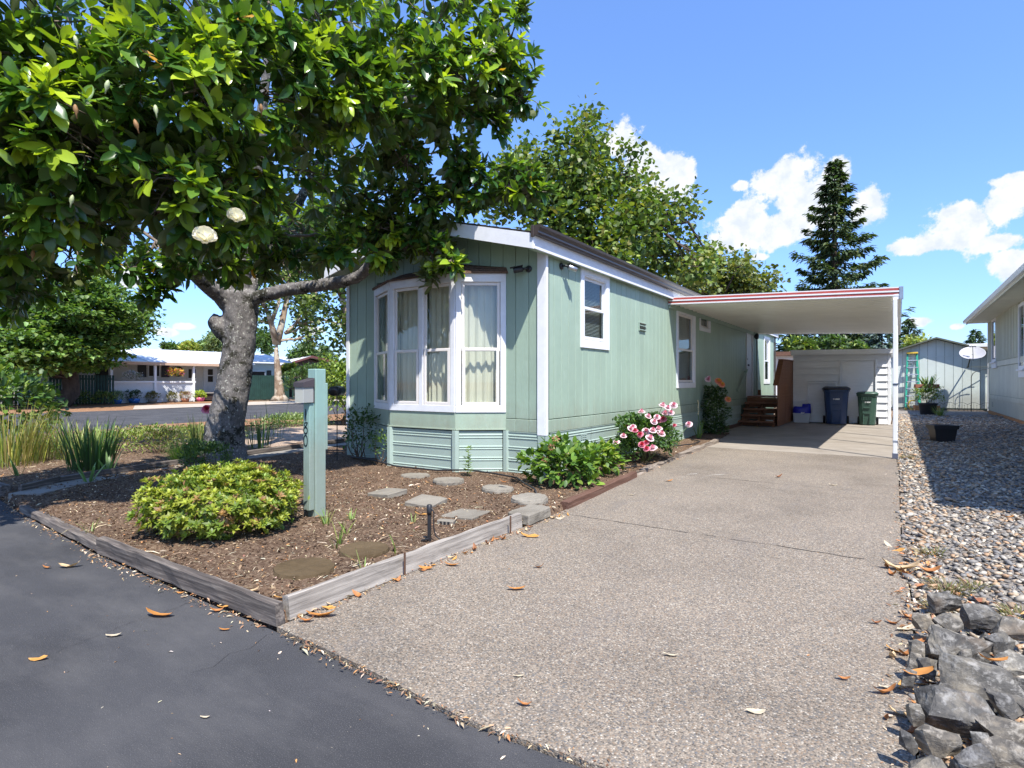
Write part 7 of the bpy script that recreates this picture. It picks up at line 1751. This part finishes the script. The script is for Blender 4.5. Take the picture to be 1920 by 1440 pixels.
for a in ((299,1155,54,0,S_,'long curved orange leaf lying alone on the asphalt'),(421,1181,20,0,S_,'small round orange leaf on the asphalt nearest the timber corner'),(133,1063,38,3,S_,'pale tan leaf on the asphalt at left'),(89,1065,16,1,S_,'small brown leaf on the asphalt at far left'),(73,1236,32,2,S_,'yellow curled leaf on the asphalt beside the hairline crack'),
  (215,1192,28,5,S_,'shredded cream leaf on the asphalt in the middle'),(340,1112,18,0,S_,'orange leaf against the dark timber on the asphalt'),(407,1146,24,1,S_,'brown orange leaf leaning at the timber end on the street side'),(418,1138,20,2,S_,'second orange leaf leaning at the timber end'),(385,1345,18,5,S_,'pale scrap of leaf at the bottom of the asphalt'),
  (605,1155,60,0,P_,'broad orange leaf on the driveway corner by the plank end'),(575,1165,30,1,P_,'brown leaf scrap at the street corner of the plank'),(535,1121,38,2,B_,'bright orange leaf inside the bed at the plank corner'),(968,1105,34,0,P_,'orange leaf lying alone in the middle of the driveway'),(1010,1064,20,1,P_,'small brown leaf on the driveway right of the plank'),(848,1060,30,0,P_,'orange leaf on the drive below the pale plank middle'),(799,1066,28,0,P_,'orange leaf against the plank by the rusty stake'),
  (994,1006,34,2,P_,'pale orange leaf beside the concrete block'),(983,1322,28,1,P_,'rolled orange leaf near the bottom of the driveway'),(973,1268,20,5,P_,'star shaped cream leaf scrap on the driveway'),(1417,1335,34,5,P_,'pale folded leaf at the bottom of the driveway'),(1580,1273,24,1,P_,'thin reddish brown leaf on the driveway bottom right'),(1643,1169,18,4,P_,'dark brown leaf scrap by the rock pile top'),(1258,1229,26,5,P_,'cream folded leaf in the lower middle of the driveway'),
  (1254,902,16,0,P_,'orange leaf on the drive by the chalk smear'),(1460,895,14,4,P_,'small dark leaf in the upper middle of the driveway'),(1562,910,14,5,P_,'thin white leaf in the upper driveway'),(1690,1068,60,3,P_,'long tan leaf strip at the gravel edge'),(1740,1072,40,1,.03,'brown leaf on the gravel edge beside the weed'),(1660,1300,44,1,P_,'red brown curled leaf beside the rock pile'),(1665,1290,34,5,P_,'pale green grey dry leaf beside the rock pile'),
  (1722,1263,56,0,.10,'bright orange curled leaf tucked against the rocks'),(1700,1180,40,5,P_,'cream crumpled leaf at the left of the pile'),(1690,1340,44,3,P_,'tan crumpled leaf at the pile foot'),(1720,1350,50,3,.05,'upright tan leaf at the pile foot'),(1862,1240,54,0,.26,'long orange leaf standing in a crack of the rocks'),(1722,1205,30,1,.05,'brown leaf between small dark stones'),(1890,970,20,0,.03,'orange leaf on the open gravel'),
  (1040,870,16,0,B_,'orange leaf under the leafy corner shrub'),(790,965,24,2,B_,'orange leaf in the bed beside the middle slab'),(868,988,14,0,B_,'small orange leaf in the bed beyond the slotted brick'),(953,978,14,2,B_,'small orange leaf beside the concrete block in the bed'),(690,1065,18,0,B_,'orange leaf in the bed by the mossy stone'),(470,1110,30,3,B_,'pale dry leaf on the soil left of the mossy stone'),(590,1052,26,5,B_,'cream dry leaf beside the mossy stones'),(1180,895,20,2,P_,'orange leaf at the end of the brown timber'),(945,905,18,1,.14,'brown leaf resting on the round stone'),(1185,928,12,5,P_,'white scrap on the driveway by the brown timber')):
    dry(a[0], a[1], a[2], a[3], z=a[4], lab=a[5])
for k in range(60):         # heap of leaves along the plank foot and rock edge, one label each place
    if k < 34: t = rng.uniform(0, 1)**.8; y = -4.4+2.75*t; dryo = (1.15+rng.uniform(.0, .05)+.03*(rng.uniform() < .2), y); lab = 'dry brown leaf in the row along the foot of the pale plank'; grp = 'dry leaves along the foot of the pale plank'
    else: y = rng.uniform(-4.2, -1.2); dryo = (np.interp(y, [-4.7, -2.6, -.8], [3.80, 3.80, 3.75])+rng.normal(0, .035), y); lab = 'dry leaf in the litter between driveway and rocks'; grp = 'dry leaves between driveway and rocks'
    o = link('dry_leaf', DRY[rng.integers(0, 6)], None, None); s = rng.uniform(.03, .095); o.location = (dryo[0], dryo[1], .016); o.scale = (s,)*3; o.rotation_euler = (rng.uniform(-.5, .5), rng.uniform(-.5, .5), rng.uniform(0, 6.28)); tag(o, lab, 'leaf', grp)
def litter(name, P, size, cols, lab, asp=.35, zr=.25):
    n = len(P); th = rng.uniform(0, 6.28, n); d = np.stack([np.cos(th), np.sin(th), rng.normal(0, zr, n)], 1); s = size*rng.lognormal(0, .45, n)
    tpl = leaf_tpl(asp, (0, .5, 1.0), (.5, 1.0, 0.0), .5, .3)
    return Fol().add(*leaves(P, d, unit(rand_dirs(n)*.45+[0, 0, 1]), s, tpl, pal(n, cols, None, .25))).build(name, M_DRY, None)
def scat(n, x0, x1, y0, y1, f=None):
    x = rng.uniform(x0, x1, n*3); y = rng.uniform(y0, y1, n*3); ok = in_poly(x, y, bed_poly) if f is None else f(x, y)
    x, y = x[ok][:n], y[ok][:n]; return np.stack([x, y, soil_z(x, y)+rng.uniform(0, .012, len(x))], 1)
TAN = [(.48, .36, .22), (.36, .24, .14), (.24, .13, .07), (.58, .48, .34), (.16, .09, .05), (.45, .22, .08)]
o = litter('leaf_litter', np.concatenate([scat(9000, -6, 1.1, -4.6, -1.0), scat(2500, -6, 1.1, -1.0, 4), scat(2500, -12, -4, -3.5, 3), scat(1200, -.1, .9, -1.5, 6)]), .020, TAN, ''); o['label'] = 'dry straw and leaf litter scattered over the garden soil'
o = litter('straw_litter', np.concatenate([scat(2600, -5, 1.0, -4.6, -2), scat(2200, -7.5, -4.6, -4.2, -1.8)]), .06, [(.50, .40, .25), (.38, .28, .17), (.60, .52, .38)], '', .05, .18); o['label'] = 'pale dry straw strands lying on the garden soil'
def line(n, p, q, w, z):
    t = rng.uniform(0, 1, n); return np.stack([p[0]+(q[0]-p[0])*t+rng.normal(0, w, n), p[1]+(q[1]-p[1])*t+rng.normal(0, w, n), np.full(n, z)+rng.uniform(0, .006, n)], 1)
L_ = [line(500, (1.16, -4.55), (1.13, -1.5), .025, .014), line(220, (1.2, -4.70), (2.45, -4.78), .02, .014), line(160, (2.45, -4.77), (3.9, -4.72), .02, .014), line(350, (-1.1, -4.64), (1.1, -4.70), .03, .003), line(260, (-3.3, -4.45), (-1.1, -4.62), .03, .003), line(260, (.9, .8), (.72, 6), .04, .014), line(420, (3.80, -4.5), (3.78, 2), .035, .016), line(200, (-4.4, -4.2), (-3.3, -4.42), .04, .003)]
o = litter('edge_litter', np.concatenate(L_), .016, TAN, ''); o['label'] = 'fine dry litter gathered along the timbers and drive edges'
n = 260; P = np.stack([rng.uniform(-3, 3.7, n), rng.uniform(-6.3, -4.8, n), np.full(n, .003)], 1)
n2 = 200; P2 = np.stack([rng.uniform(1.2, 3.7, n2), rng.uniform(-4.5, 4.5, n2), np.full(n2, .015)], 1)
Q = np.concatenate([np.stack([rng.uniform(3.84, 5.0, 900), rng.uniform(-4.6, -2.2, 900), rng.uniform(.01, .05, 900)], 1), np.stack([rng.uniform(3.80, 4.0, 500), rng.uniform(-4.5, -1.0, 500), rng.uniform(.012, .035, 500)], 1)])
o = litter('rock_litter', Q, .026, TAN+[(.30, .12, .05), (.42, .19, .06)], '', .42); o['label'] = 'crumbled dry leaves and soil packed between the rocks'
o = litter('street_litter', np.concatenate([P, P2]), .010, TAN+[(.6, .55, .45)], ''); o['label'] = 'tiny pale crumbs of litter strewn on street and driveway'
# soil crumbs
def crumbs():
    Q = np.concatenate([scat(5200, -4.5, 1.1, -4.6, -1.2), scat(1500, -4.5, 1.0, -1.2, 1.5)]); n = len(Q); s = np.clip(rng.lognormal(math.log(.0072), .4, n), .004, .018)
    V = IV[None]*s[:, None, None]*rng.uniform(.6, 1.2, (n, len(IV), 3)) + Q[:, None]; F = IF[None]+(np.arange(n)*len(IV))[:, None, None]
    o = np_mesh('soil_crumbs', V.reshape(-1, 3), F.reshape(-1, 3), M_SOIL); o['kind'] = 'stuff'; o['label'] = 'small clods and chips on the garden soil'
crumbs()
# everything that is a thing keeps its label; the rest of the setting stays plain
for o in list(bpy.data.objects):
    if o.type == 'MESH':
        o.data.update()
